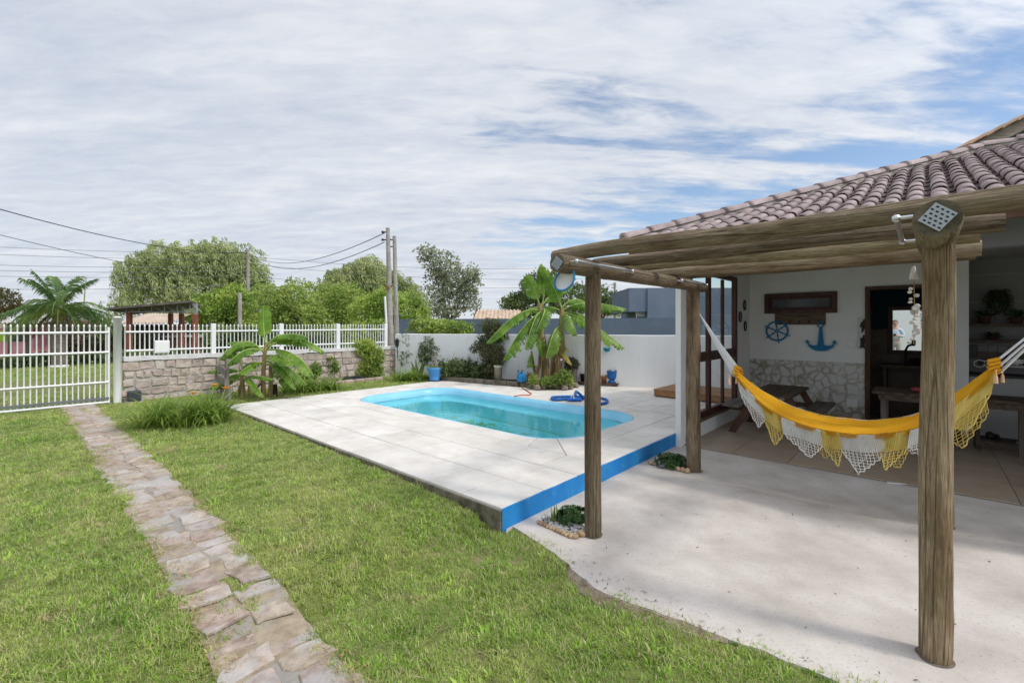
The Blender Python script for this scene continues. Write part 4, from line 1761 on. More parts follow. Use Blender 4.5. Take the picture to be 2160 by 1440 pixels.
    for i in range(N - 1):
        u0, u1 = 0.07 + i * 0.88 / (N - 1), 0.07 + (i + 1) * 0.88 / (N - 1)
        net(u0, u1, 0.27, 0.13, 0.15, -0.03, M_yl if i % 2 == 0 else M_wh, 0.45)
    # suspension strings
    ends = ((curve[0], (0.09, 1.98, 1.715)), (curve[-1], (2.80, 1.93, 2.00)))
    for q, ((s, z), hook) in enumerate(ends):
        b = MB()
        for k in range(16):
            a = (k / 15 - 0.5)
            p0 = Vector((s, T + 0.02 + a * 0.12, z - 0.03 + 0.05 * (k % 3 - 1)))
            p1 = Vector(hook)
            mid = (p0 + p1) / 2 + Vector((0, a * 0.03, -0.015))
            b.tube([p0, mid, p1], 0.0032, 4, caps=False)
        o = b.build('suspension_cord', mat('white_cord', (0.75, 0.75, 0.76), rough=0.85), root)
        b = MB()
        for k in range(12):
            a = 2 * math.pi * k / 12
            b.tube([(s, T + 0.02 + 0.055 * math.cos(a), z - 0.03 + 0.05 * math.sin(a)), (s + (0.05 if q == 0 else -0.06), T + .02 + 0.07 * math.cos(a), z - 0.06 + 0.06 * math.sin(a))], 0.010, 5)
        b.build('end_knots', M_fab, root)
        for k in (-1, 1):
            b = MB()
            px_, py_ = s + (0.0 if q == 0 else -0.01) + 0.02 * k, T - 0.06 + 0.05 * k
            b.tube([(px_, py_, z - 0.05), (px_, py_, z - 0.09), (px_, py_, z - 0.10), (px_, py_, z - 0.15)], [0.004, 0.004, 0.010, 0.013], 6)
            b.build('tassel', M_pk, root)
    # post holding the right end, outside the picture, and hook on post
    root2 = thing('hammock_post', 'round wooden post holding the right end of the hammock', 'post', W(2.88, 1.95, 0), RZ)
    log_obj('shaft', (0, 0, -0.02), (0, 0, 2.25), 0.08, 0.075, root2, 31)
    b = MB()
    b.tube([(-0.07, 0, 2.0), (-0.09, 0, 2.0)], 0.01, 6)
    b.build('hook', M_dark_metal, root2)
    return root


build_hammock()


# ---------------------------------------------------------------- veranda furnishings
def build_veranda():
    blue = mat('ornament_blue', (0.010, 0.16, 0.34), (0.014, 0.19, 0.38), scale=5, rough=0.6)
    # ship wheel
    cs, cz, r = s_at(1640, BT), 1.485, 0.165
    root = thing('ship_wheel', 'blue wooden ship wheel ornament hung on white veranda wall', 'ship wheel', W(cs, BT - 0.03, cz), RZ)
    def ring(rad, tube, n=32):
        return [(rad * math.cos(2 * math.pi * k / n), 0, rad * math.sin(2 * math.pi * k / n)) for k in range(n)], tube
    b = MB()
    p, t = ring(r, 0.014)
    b.tube(p, t, 8, closed=True)
    b.build('rim', blue, root)
    b = MB()
    b.lathe([(0.0, -0.014), (0.032, -0.014), (0.032, 0.014), (0.0, 0.014)], 20, M=Matrix.Rotation(R(90), 4, 'X'), smooth=False)
    b.build('hub', blue, root)
    b = MB()
    b.lathe([(0.0, 0.0), (0.016, 0.0), (0.016, 0.018), (0.0, 0.018)], 14, M=Matrix.Rotation(R(90), 4, 'X'), smooth=False)
    b.build('hub_button', mat('pale_grey', (0.4, 0.42, 0.45), rough=0.7), root)
    for k in range(6):
        a = R(97 + 60 * k)
        d = Vector((math.cos(a), 0, math.sin(a)))
        b = MB()
        b.tube([d * 0.02, d * 0.06, d * 0.085, d * 0.11, d * 0.15, d * 0.18, d * 0.195, d * 0.215], [0.008, 0.009, 0.014, 0.008, 0.012, 0.007, 0.011, 0.006], 8)
        b.build('spoke', blue, root)
    # anchor, flat board cut-out
    cs = s_at(1732, BT)
    root = thing('anchor', 'blue wooden anchor ornament hanging from the key rack', 'anchor', W(cs, BT - 0.035, 1.16), RZ)
    pr = [(0.0, 0.0), (0.06, 0.003), (0.12, 0.028), (0.17, 0.072), (0.195, 0.13), (0.222, 0.128), (0.192, 0.185), (0.150, 0.140), (0.174, 0.136), (0.155, 0.100), (0.11, 0.088), (0.055, 0.09), (0.042, 0.12), (0.020, 0.37), (0.020, 0.40)]
    poly = pr + [(-x, z) for x, z in pr[::-1] if x > 0]
    b = MB()
    b.prism(poly, -0.012, 0.012, M=Matrix.Rotation(R(90), 4, 'X'))
    b.build('shank', blue, root)
    b = MB()
    b.tube([(0.042 * math.cos(2 * math.pi * k / 20), 0, 0.435 + 0.042 * math.sin(2 * math.pi * k / 20)) for k in range(20)], 0.011, 8, closed=True)
    b.build('ring', blue, root)
    # key rack board under the window
    s0, s1 = s_at(1635, BT), s_at(1742, BT)
    root = thing('key_rack', 'brown wooden key rack board with black hooks under narrow window', 'key rack', W((s0 + s1) / 2, BT - 0.012, 1.595), RZ)
    b = MB()
    b.box((0, 0, 0.095), (s1 - s0, 0.02, 0.19), ch=0.004)
    b.build('board', mat('rack_wood', (0.10, 0.065, 0.04), (0.17, 0.12, 0.08), scale=4, rough=0.8, stretch=(1, 1, 7)), root)
    for k in range(5):
        x = (k - 2) * (s1 - s0) / 5.3
        b = MB()
        b.tube([(x, -0.01, 0.055), (x, -0.035, 0.05), (x, -0.045, 0.035), (x, -0.04, 0.06)], 0.007, 6)
        b.ball((x, -0.02, 0.055), 0.014)
        b.build('hook', M_dark_metal, root)
    b = MB()
    rr = random.Random(9)
    # small burnt decorative marks along the top edge (lettering too worn to read)
    for k in range(9):
        x = (k - 4) * 0.035
        z = 0.150 + 0.012 * math.cos(k - 4)
        b.box((x, -0.0115, z), (0.006, 0.003, 0.030), M=Matrix.Rotation(rr.uniform(-.5, .5), 4, 'Y'))
        b.box((x + 0.006, -0.0118, z + rr.choice((-.012, .012, 0))), (0.018, 0.003, 0.005), M=Matrix.Rotation(rr.uniform(-.4, .4), 4, 'Y'))
    b.build('burnt_marks', mat('burnt', (0.015, 0.01, 0.008), rough=0.9), root)
    # silhouette sign of two figures
    s0, s1 = s_at(1808, BT), s_at(1832, BT)
    cs = (s0 + s1) / 2
    root = thing('figure_sign', 'white panel with two dark silhouette figures beside the doorway', 'sign', W(cs, BT - 0.008, 1.20), RZ)
    b = MB()
    b.box((0, 0, 0.255), (s1 - s0 - .01, 0.012, 0.51), ch=0.002)
    b.build('panel', mat('sign_panel', (0.62, 0.62, 0.62), rough=0.6), root)
    dk = mat('silhouette_brown', (0.05, 0.04, 0.035), rough=0.8)
    f1 = [(-0.02, 0.0), (0.008, 0.0), (0.012, 0.03), (0.03, 0.06), (0.045, 0.085), (0.025, 0.09), (0.032, 0.11), (0.04, 0.15), (0.03, 0.165), (0.04, 0.185), (0.03, 0.205), (0.01, 0.205), (-0.002, 0.185), (0.0, 0.17), (-0.025, 0.155),
          (-0.04, 0.08), (-0.015, 0.08), (-0.012, 0.04)]
    f2 = [(-0.04, 0.0), (-0.012, 0.0), (-0.004, 0.012), (0.005, 0.0), (0.034, 0.0), (0.024, 0.03), (0.026, 0.09), (0.042, 0.13), (0.04, 0.16), (0.02, 0.168), (0.03, 0.185), (0.024, 0.205), (0.006, 0.207), (-0.004, 0.19), (0.0, 0.17), (-0.035, 0.16), (-0.028, 0.09), (-0.032, 0.04)]
    for f, z in ((f1, 0.275), (f2, 0.025)):
        b = MB()
        b.prism([(x, zz + z) for x, zz in f], 0.007, 0.011, M=Matrix.Rotation(R(90), 4, 'X'))
        b.build('silhouette', dk, root)
    # light switch and wall socket
    for px_, py0, py1, lab, nm in ((1797, 733, 717, 'white light switch on white wall between anchor and figure sign', 'light_switch'), (1798, 858, 841, 'white socket plate set in the stone print wall tiles', 'wall_socket')):
        s = s_at(px_, BT)
        z0, z1 = z_at(py0, s, BT), z_at(py1, s, BT)
        root = thing(nm, lab, 'switch' if 'switch' in nm else 'socket', W(s, BT - 0.02, z0), RZ)
        h = z1 - z0
        b = MB()
        b.box((0, 0, h / 2), (h * 0.8 if 'switch' in nm else h * 1.1, 0.012, h), ch=0.003)
        b.build('plate', M_white, root)
        b = MB()
        b.box((0, -0.008, h / 2), (0.03, 0.008, 0.05), ch=0.002)
        b.build('rocker', M_white, root)
    # three oval rings on the side wall
    for k, (t, z) in enumerate(((5.74, 1.94), (5.48, 1.73), (5.78, 1.57))):
        lab = ['uppermost small dark oval ring on the wall beside glazed door', 'middle small dark oval ring, nearest the glazed door', 'lowest small dark oval ring beside the blue ship wheel'][k]
        root = thing('oval_ring', lab, 'wall ring', W(LS + 0.012, t, z), RZ, 'three oval rings on the side wall')
        b = MB()
        b.tube([(0, 0.062 * math.cos(2 * math.pi * q / 20), 0.082 * math.sin(2 * math.pi * q / 20)) for q in range(20)], 0.012, 6, closed=True)
        b.build('frame', mat('ring_dark', (0.012, 0.010, 0.014), rough=0.5), root)
        b = MB()
        b.add([(0.0, 0.058 * math.cos(2 * math.pi * q / 20), 0.078 * math.sin(2 * math.pi * q / 20)) for q in range(20)], [tuple(range(20))])
        b.build('backing', mat('ring_back', (0.35, 0.35, 0.37), rough=0.6), root)
    # picnic table with benches
    root = thing('picnic_table', 'dark wooden picnic table with attached benches behind left of hammock', 'picnic table', W(0.28, 4.05, 0), RZ)
    L = 1.25
    for k in range(4):
        b = MB()
        b.box((-0.21 + k * 0.14, L / 2, 0.62), (0.13, L, 0.035), ch=0.004)
        b.build('top_plank', M_wood, root)
    for sx in (-1, 1):
        for k in range(2):
            b = MB()
            b.box((sx * (0.43 + k * 0.125), L / 2, 0.42), (0.118, L, 0.035), ch=0.004)
            b.build('seat_plank', mat('pale_seat_wood', (0.10, 0.085, 0.07), (0.19, 0.165, 0.14), scale=3, rough=0.75, stretch=(8, 1, 8), bump=0.3), root)
    for y in (0.16, L - 0.16):
        for sx in (-1, 1):
            b = MB()
            d = Vector((sx * 0.26, 0, -0.6))
            b.add([(sx * 0.20 - .05, y - .02, 0.60), (sx * .20 + .05, y - .02, .60), (sx * .52 + .05, y - .02, 0.012), (sx * .52 - .05, y - .02, 0.012), (sx * 0.20 - .05, y + .02, 0.60), (sx * .20 + .05, y + .02, .60), (sx * .52 + .05, y + .02, 0.012), (sx * .52 - .05, y + .02, 0.012)],
                  [(0, 1, 2, 3), (7, 6, 5, 4), (0, 4, 5, 1), (1, 5, 6, 2), (2, 6, 7, 3), (3, 7, 4, 0)])
            b.build('leg', mat('red_brown_leg', (0.07, 0.03, 0.02), (0.12, 0.06, 0.04), scale=4, rough=0.7), root)
        b = MB()
        b.box((0, y + 0.045, 0.37), (1.1, 0.035, 0.07), ch=0.003)
        b.build('bearer', M_wood, root)
    b = MB()
    b.box((0, L / 2, 0.20), (0.06, L - 0.3, 0.07), ch=0.003)
    b.build('stretcher', M_wood, root)
    # long table by the doorway
    root = thing('plank_table', 'long dark plank table standing in front of the bathroom doorway', 'table', W(1.36, 4.62, 0.012), RZ)
    for k in range(4):
        b = MB()
        b.box((0.75, 0.07 + k * 0.145, 0.70), (1.5, 0.138, 0.035), ch=0.004)
        b.build('top_plank', M_wood, root)
    b = MB()
    b.box((0.75, 0.03, 0.645), (1.36, 0.025, 0.07))
    b.build('apron', M_wood, root)
    for x in (0.12, 1.38):
        for y in (0.06, 0.50):
            b = MB()
            b.box((x, y, 0.335), (0.06, 0.06, 0.67), ch=0.004)
            b.build('leg', mat('table_leg_wood', (0.10, 0.085, 0.07), (0.16, 0.14, 0.12), scale=4, rough=0.8), root)
    # pink cloth on the table
    b = MB()
    b.ball((0, 0, 0.03), 0.07, (1.2, 0.9, 0.45), n=12, m=8, jit=0.12)
    o = b.build('folded_cloth', mat('red_cloth', (0.35, 0.06, 0.07), rough=0.9), None, W(1.82, 4.9, 0.728), RZ)
    tag(o, 'small crumpled red cloth lying on long plank table', 'cloth')
    # black bag below the table
    root = thing('black_bag', 'black slumped bag on the floor below long plank table', 'bag', W(1.95, 5.0, 0.012), RZ)
    b = MB()
    b.ball((0, 0, 0.22), 0.26, (1.1, 0.7, 0.85), n=16, m=10, jit=0.06)
    b.build('body', mat('black_fabric', (0.012, 0.012, 0.013), rough=0.8), root)
    b = MB()
    b.tube([(-0.15, 0, 0.40), (-0.08, 0, 0.50), (0.08, 0, 0.50), (0.15, 0, 0.40)], 0.014, 6)
    b.build('handle', M_dark_metal, root)
    # bathroom: mirror, wash stand, tap
    s0, s1 = 1.40, 2.12
    root = thing('mirror', 'square mirror in dark timber frame on the bathroom wall', 'mirror', W((s0 + s1) / 2, 7.27, 1.09), RZ)
    w, h = s1 - s0, 0.82
    b = MB()
    for (x, z, dx, dz) in ((0, h - .035, w, 0.07), (0, .035, w, 0.07), (-w / 2 + .035, h / 2, .07, h - .14), (w / 2 - .035, h / 2, .07, h - .14)):
        b.box((x, 0, z), (dx, 0.03, dz), ch=0.004)
    b.build('frame', M_redwood, root)
    b = MB()
    b.box((0, 0.006, h / 2), (w - .13, 0.006, h - .13))
    b.build('glass', mat('mirror_glass', (0.92, 0.93, 0.93), rough=0.0, metal=1.0), root)
    root = thing('wash_stand', 'dark wash stand with basin and black tap below mirror', 'wash stand', W(1.80, 7.03, 0.008), RZ)
    b = MB()
    b.box((0, 0, 0.90), (0.95, 0.44, 0.05), ch=0.004)
    b.build('counter', M_wood, root)
    b = MB()
    b.lathe([(0.13, 0.925), (0.19, 0.99), (0.195, 1.03), (0.185, 1.03), (0.12, 0.94), (0.0, 0.935)], 20, (0.08, 0, 0))
    b.build('basin', mat('black_basin', (0.015, 0.015, 0.016), rough=0.3), root)
    b = MB()
    b.tube([(-0.16, 0.08, 0.92), (-0.16, 0.08, 1.16), (-0.13, 0.07, 1.23), (-0.08, 0.05, 1.25)], 0.016, 8)
    b.box((-0.06, 0.04, 1.28), (0.05, 0.05, 0.09), ch=0.01)
    b.build('tap', M_dark_metal, root)
    for x in (-0.42, 0.42):
        b = MB()
        b.box((x, 0, 0.44), (0.05, 0.36, 0.87), ch=0.004)
        b.build('leg', M_wood, root)
    b = MB()
    b.tube([(0.08, 0, 0.88), (0.08, 0, 0.35), (0.08, 0.15, 0.30)], 0.03, 10)
    b.build('drain_pipe', mat('drain_grey', (0.28, 0.28, 0.28), rough=0.5), root)
    # ---- kitchen niche
    def board(name, label, z, t0=6.35, t1=6.62, s0=2.345, s1=3.6, m=None, th=0.035):
        o = MB()
        o.box((0, 0, th / 2), (s1 - s0, t1 - t0 - .002, th), ch=0.003)
        x = o.build(name, m or M_wood, None, W((s0 + s1) / 2, (t0 + t1) / 2, z), RZ)
        return tag(x, label, 'shelf', 'dark shelves in the kitchen niche')
    board('shelf', 'upper dark wall shelf carrying two potted plants in kitchen niche', 1.575)
    board('shelf', 'lower dark wall shelf carrying low plant dish in kitchen niche', 1.345)
    o = MB()
    o.box((0, 0, 0.43), (1.3, 0.45, 0.86))
    o.box((0, -0.01, 0.875), (1.3, 0.48, 0.03), mi=1)
    x = o.build('kitchen_counter', [mat('counter_front', (0.38, 0.38, 0.38), rough=0.7), M_dark_metal], None, W(3.0, 6.38, 0.008), RZ)
    tag(x, 'white fronted counter with dark top under the niche shelves', 'counter')
    # square backsplash tiles
    root = thing('backsplash', 'strip of mixed brown and grey square tiles above kitchen counter', 'tiles', W(2.36, 6.612, 1.0), RZ)
    cols = [mat('splash_%s' % c, v, rough=0.35) for c, v in (('brown', (0.09, 0.05, 0.035)), ('grey', (0.16, 0.16, 0.16)), ('dark', (0.04, 0.035, 0.035)), ('tan', (0.15, 0.11, 0.08)))]
    for i in range(9):
        for j in range(3):
            o = MB()
            o.box((0, 0, 0), (0.096, 0.008, 0.096), ch=0.002)
            o.build('tile', cols[random.randrange(4)], root, (0.05 + i * 0.1, 0, 0.05 + j * 0.1))
    # wall panel frame behind the fern
    root = thing('wall_panel', 'recessed framed wall panel behind the trailing fern', 'panel', W(2.66, 6.612, 1.93), RZ)
    for (x, z, dx, dz) in ((0, 0.4, 0.60, 0.03), (0, 0.0, 0.60, 0.03), (0.285, 0.2, 0.03, 0.37)):
        o = MB()
        o.box((x, 0, z), (dx, 0.014, dz))
        o.build('moulding', mat('panel_grey', (0.30, 0.29, 0.28), rough=0.8), root)
    # plants on shelves
    M_lf = mat('house_plant_leaf', (0.02, 0.05, 0.012), (0.05, 0.10, 0.025), scale=9, rough=0.5, island=0.3, transl=0.2)
    M_pot = mat('dark_clay_pot', (0.07, 0.035, 0.025), (0.12, 0.06, 0.045), scale=8, rough=0.8)

    def pot_plant(name, label, p, r, h, leafn, spread, up, trail=0.0, potm=M_pot):
        root = thing(name, label, 'potted plant', p, RZ)
        b = MB()
        b.lathe([(0.0, 0.0), (r * 0.7, 0.0), (r * 0.95, h * 0.85), (r * 1.08, h * 0.86), (r * 1.08, h), (r * 0.9, h), (r * 0.85, h * 0.9), (0, h * 0.9)], 18)
        b.build('pot', potm, root)
        b = MB()
        rr = random.Random(hash(label) % 1000 if False else len(label))
        for k in range(leafn):
            a = rr.uniform(0, 6.28)
            e = rr.uniform(0.2, 1.0)
            L = spread * rr.uniform(0.5, 1.0)
            p0 = Vector((0, 0, h * 0.9))
            p1 = p0 + Vector((math.cos(a) * L * 0.6, math.sin(a) * L * 0.6, up * e))
            p2 = p1 + Vector((math.cos(a) * L * 0.4, math.sin(a) * L * 0.4, -trail * rr.uniform(0.4, 1.0) if trail else up * 0.2 * rr.uniform(-1, 1)))
            pts = [p0.lerp(p1, .3), p1, p1.lerp(p2, .5) + Vector((math.cos(a), math.sin(a), 0)) * (0.02 if trail else 0), p2]
            if trail:
                b.tube(pts, [0.002] * 4, 3, caps=False)
                m = int(10 + trail * 45)
                for q in range(m):
                    f = q / m * 2.999
                    i = int(f)
                    c = pts[i].lerp(pts[i + 1], f - i)
                    d = Vector((rr.uniform(-1, 1), rr.uniform(-1, 1), rr.uniform(-.6, .2))).normalized() * 0.035
                    e2 = d.cross(Vector((rr.uniform(-1, 1), rr.uniform(-1, 1), 1))).normalized() * 0.009
                    b.add([c - e2, c + e2, c + d + e2 * .6, c + d - e2 * .6], [(0, 1, 2, 3)])
            else:
                side = Vector((-math.sin(a), math.cos(a), 0)) * 0.018
                b.add([p0, p1 - side, p2, p1 + side], [(0, 1, 2, 3)])
        b.build('foliage', M_lf, root)
    pot_plant('trailing_fern', 'trailing green fern in hanging pot high in the kitchen niche', W(2.66, 6.47, 1.93), 0.075, 0.12, 34, 0.17, 0.07, 0.42)
    pot_plant('leafy_pot_plant', 'broad leaved plant in dark pot on upper niche shelf, left', W(2.52, 6.48, 1.611), 0.075, 0.11, 26, 0.16, 0.10)
    pot_plant('bowl_plant', 'spiky plant in flared clay bowl on upper niche shelf, right', W(2.83, 6.48, 1.611), 0.08, 0.09, 30, 0.16, 0.12)
    pot_plant('dish_plant', 'low plant in shallow dish on lower niche shelf', W(2.60, 6.48, 1.381), 0.07, 0.04, 30, 0.13, 0.08)
    # white dish rack
    root = thing('dish_rack', 'white wire dish rack hanging over the kitchen counter', 'dish rack', W(2.50, 6.22, 1.02), RZ)
    b = MB()
    for z in (0.0, 0.06):
        b.tube([(0, 0, z), (0.9, 0, z), (0.9, 0.22, z), (0, 0.22, z)], 0.006, 6, closed=True)
    b.tube([(0, 0, 0.06), (-0.05, 0, 0.08), (-0.10, 0, 0.05), (-0.10, 0, 0.0), (-0.05, 0, -0.03), (0, 0, 0)], 0.006, 6)
    b.build('frame', M_white, root)
    b = MB()
    for k in range(26):
        b.tube([(k * 0.035, 0, 0.06), (k * 0.035, 0, 0.0), (k * 0.035, 0.22, 0.0)], 0.003, 4)
    b.build('wires', M_white, root)
    b = MB()
    for x in (0.05, 0.85):
        b.tube([(x, 0.22, 0), (x, 0.35, 0.0)], 0.006, 6)
        b.tube([(x, 0.2, 0), (x, 0.2, -0.115)], 0.006, 6)
    b.build('bracket', M_white, root)
    b = MB()
    b.lathe([(0.0, 0.0), (0.04, 0.0), (0.085, 0.05), (0.09, 0.09), (0.085, 0.09), (0.05, 0.02), (0, 0.012)], 18)
    o = b.build('bowl', M_white, None, W(2.80, 6.33, 1.03), RZ)
    tag(o, 'white bowl standing in the wire dish rack', 'bowl')
    # shoe bench with shoes and odd things
    root = thing('shoe_bench', 'low dark plank shoe bench at right behind hammock', 'bench', W(2.35, 5.25, 0.008), RZ)
    for k in range(3):
        b = MB()
        b.box((0.6, 0.06 + k * 0.12, 0.12), (1.2, 0.11, 0.03), ch=0.003)
        b.build('plank', M_wood, root)
    for k in range(3):
        b = MB()
        b.box((0.6, 0.06 + k * 0.12, 0.56), (1.2, 0.11, 0.03), ch=0.003)
        b.build('plank', M_wood, root)
    for x in (0.03, 1.17):
        b = MB()
        b.box((x, 0.18, 0.29), (0.04, 0.34, 0.58))
        b.build('end_board', M_wood, root)

    def shoe(label, s, t, z, rz, cm, sm):
        root = thing('shoe', label, 'shoe', W(s, t, z), RZ + rz, 'shoes on the shoe bench')
        b = MB()
        b.prism([(-0.14, -0.04), (-0.10, -0.05), (0.05, -0.045), (0.12, -0.04), (0.145, 0), (0.12, 0.04), (0.05, 0.045), (-0.10, 0.05), (-0.14, 0.04)], 0, 0.02)
        b.build('sole', sm, root)
        b = MB()
        b.ball((0.03, 0, 0.035), 0.05, (2.1, 0.9, 0.75), n=12, m=8)
        b.ball((-0.09, 0, 0.06), 0.048, (1.0, 0.9, 1.05), n=12, m=8)
        b.build('upper', cm, root)
    navy = mat('navy_canvas', (0.012, 0.016, 0.035), rough=0.8)
    shoe('navy canvas shoe with white sole at front of shoe bench', 2.86, 5.33, 0.144, 0.4, navy, M_white)
    shoe('dark shoe with black sole, leftmost on the shoe bench', 2.52, 5.38, 0.144, 1.2, mat('black_leather', (0.015, 0.013, 0.012), rough=0.5), M_dark_metal)
    shoe('navy canvas shoe with white sole behind the front shoe', 2.98, 5.52, 0.144, 0.1, navy, M_white)
    root = thing('yellow_toy', 'small yellow and white toy on top of the shoe bench', 'toy', W(2.98, 5.42, 0.584), RZ)
    b = MB()
    b.box((0, 0, 0.02), (0.12, 0.07, 0.03), ch=0.006)
    b.build('body', mat('toy_yellow', (0.55, 0.36, 0.03), rough=0.6), root)
    b = MB()
    b.box((0.01, 0, 0.055), (0.06, 0.05, 0.035), ch=0.006)
    b.build('cabin', M_white, root)
    # shell wind chime beside the right beam
    root = thing('shell_chime', 'hanging wind chime of white sea shells beside thick right post', 'wind chime', W(1.815, 1.62, 1.45), RZ)
    b = MB()
    b.tube([(0, 0, 0.0), (0.004, 0, 0.3), (0, 0, 0.60)], 0.0025, 4)
    b.build('string', mat('twine', (0.35, 0.22, 0.08), rough=0.9), root)
    M_sh = mat('sea_shell', (0.52, 0.46, 0.41), (0.72, 0.68, 0.64), scale=30, rough=0.6, bump=0.4, rnd=0.1)
    b = MB()
    b.lathe([(0.0, 0.59), (0.010, 0.59), (0.028, 0.50), (0.030, 0.49), (0.02, 0.495), (0.0, 0.52)], 14)
    b.build('cone_shell', M_sh, root)
    rr = random.Random(4)
    for k in range(17):
        z = 0.42 - k * 0.0255
        b = MB()
        x, y = rr.uniform(-0.028, 0.022), rr.uniform(-.02, .02)
        if k in (6, 7, 13):
            b.lathe([(0.0, 0.0), (0.013, 0.003), (0.023, 0.012), (0.025, 0.015), (0.013, 0.008), (0, 0.008)], 12, (0, 0, 0), M=Matrix.Translation((x, y, z)) @ Matrix.Rotation(R(75 + rr.uniform(-15, 15)), 4, 'X'))
        else:
            b.ball((x, y, z), rr.uniform(0.010, 0.018), (1.2, 0.7, 0.9), n=7, m=5, jit=0.25)
        b.build('shell', M_sh, root)


build_veranda()

# ================================================================ VEGETATION TOOLS
def leaf_mat(name, a, b_, c=None, isl=0.28, tr=0.3, sc=1.2, rough=0.55, hue=0.015):
    return mat(name, a, b_, c, scale=sc, rough=rough, island=isl, transl=tr, detail=3, hue=hue, spec=0.3)


def leaf(b, p, d, nrm, L, w, droop=0.0):
    side = d.cross(nrm)
    if side.length < 1e-5:
        side = Vector((1, 0, 0))
    side.normalize()
    m = p + d * (L * 0.45)
    e = p + d * L + Vector((0, 0, -droop))
    i = len(b.v)
    for q in (p, m + side * w, e, m - side * w):
        b.v.append((q.x, q.y, q.z))
    b.f.append((i, i + 1, i + 2, i + 3))
    b.m.append(0)
    b.s.append(False)


def rdir(rr):
    z = rr.uniform(-1, 1)
    a = rr.uniform(0, 2 * math.pi)
    q = math.sqrt(1 - z * z)
    return Vector((q * math.cos(a), q * math.sin(a), z))


def crown(b, blobs, n, L, w, rr, inner=0.45, hang=0.1, clump=0.0):
    tot = sum((bl[3] * bl[4] + bl[4] * bl[5] + bl[3] * bl[5]) for bl in blobs)
    for bl in blobs:
        k = int(n * (bl[3] * bl[4] + bl[4] * bl[5] + bl[3] * bl[5]) / tot)
        done = 0
        while done < k:
            d = rdir(rr)
            r = inner + (1 - inner) * rr.random() ** 0.6
            # uneven outline
            r *= 1.0 + 0.34 * noise.noise(Vector((d.x * 2.3 + bl[0], d.y * 2.3 + bl[1], d.z * 2.3 + bl[2])))
            c = Vector((bl[0] + d.x * r * bl[3], bl[1] + d.y * r * bl[4], bl[2] + d.z * r * bl[5]))
            m = 1 if clump <= 0 else rr.randint(3, 7)
            for _ in range(m):
                q = c + rdir(rr) * clump * rr.random()
                ld = (d * 0.5 + rdir(rr) + Vector((0, 0, -hang))).normalized()
                leaf(b, q, ld, (d + rdir(rr) * 0.8), L * rr.uniform(0.6, 1.2), w * rr.uniform(0.7, 1.2), 0)
            done += m


M_bark = mat('tree_bark', (0.07, 0.055, 0.042), (0.16, 0.13, 0.10), scale=6, rough=0.95, stretch=(1, 1, 0.3), bump=0.6)


def limbs(b, base, blobs, r, rr, fork=0.35):
    base = Vector(base)
    top = Vector((sum(x[0] for x in blobs) / len(blobs), sum(x[1] for x in blobs) / len(blobs), max(base.z + 0.2, min(x[2] - x[5] * 0.5 for x in blobs))))
    f = base.lerp(top, 0.75)
    b.tube([base, base.lerp(f, .5) + Vector((rr.uniform(-.1, .1), 0, 0)), f], [r, r * 0.85, r * 0.7], 8)
    for bl in blobs:
        c = Vector(bl[:3])
        m = f.lerp(c, 0.55) + Vector((rr.uniform(-.15, .15), rr.uniform(-.15, .15), 0)) * bl[3]
        b.tube([f, m, c], [r * 0.6, r * 0.35, r * 0.12], 6)
        for _ in range(4):
            e = c + Vector((rr.uniform(-.8, .8) * bl[3], rr.uniform(-.8, .8) * bl[4], rr.uniform(-.2, .8) * bl[5]))
            b.tube([m.lerp(c, rr.uniform(.3, .9)), e], [r * 0.2, r * 0.05], 5)


def tree(name, label, Y, blobs_px, n, L, w, m, seed, base_px=None, trunk_r=0.12, group=None, cat='tree', depth=0.8, clump=0.0, base_z=0.1, inner=0.62, hang=0.1):
    """blobs_px: (px, py, rx_px, rz_px) measured at distance Y"""
    rr = random.Random(seed)
    k = Y / 963.0
    bx = base_px if base_px is not None else sum(q[0] for q in blobs_px) / len(blobs_px)
    base = at(bx, Y, base_z)
    root = thing(name, label, cat, base, 0, group)
    blobs = []
    for (px, py, rx, rz) in blobs_px:
        p = at(px, Y, hz(py, Y)) - base
        blobs.append((p.x, p.y + rr.uniform(-.3, .3) * rx * k, p.z, rx * k, rx * k * depth, rz * k))
    b = MB()
    limbs(b, (0, 0, -0.1), blobs, trunk_r, rr)
    b.build('trunk', M_bark, root)
    b = MB()
    crown(b, blobs, n, L, w, rr, inner=inner, clump=clump, hang=hang)
    b.build('crown', m, root)
    return root


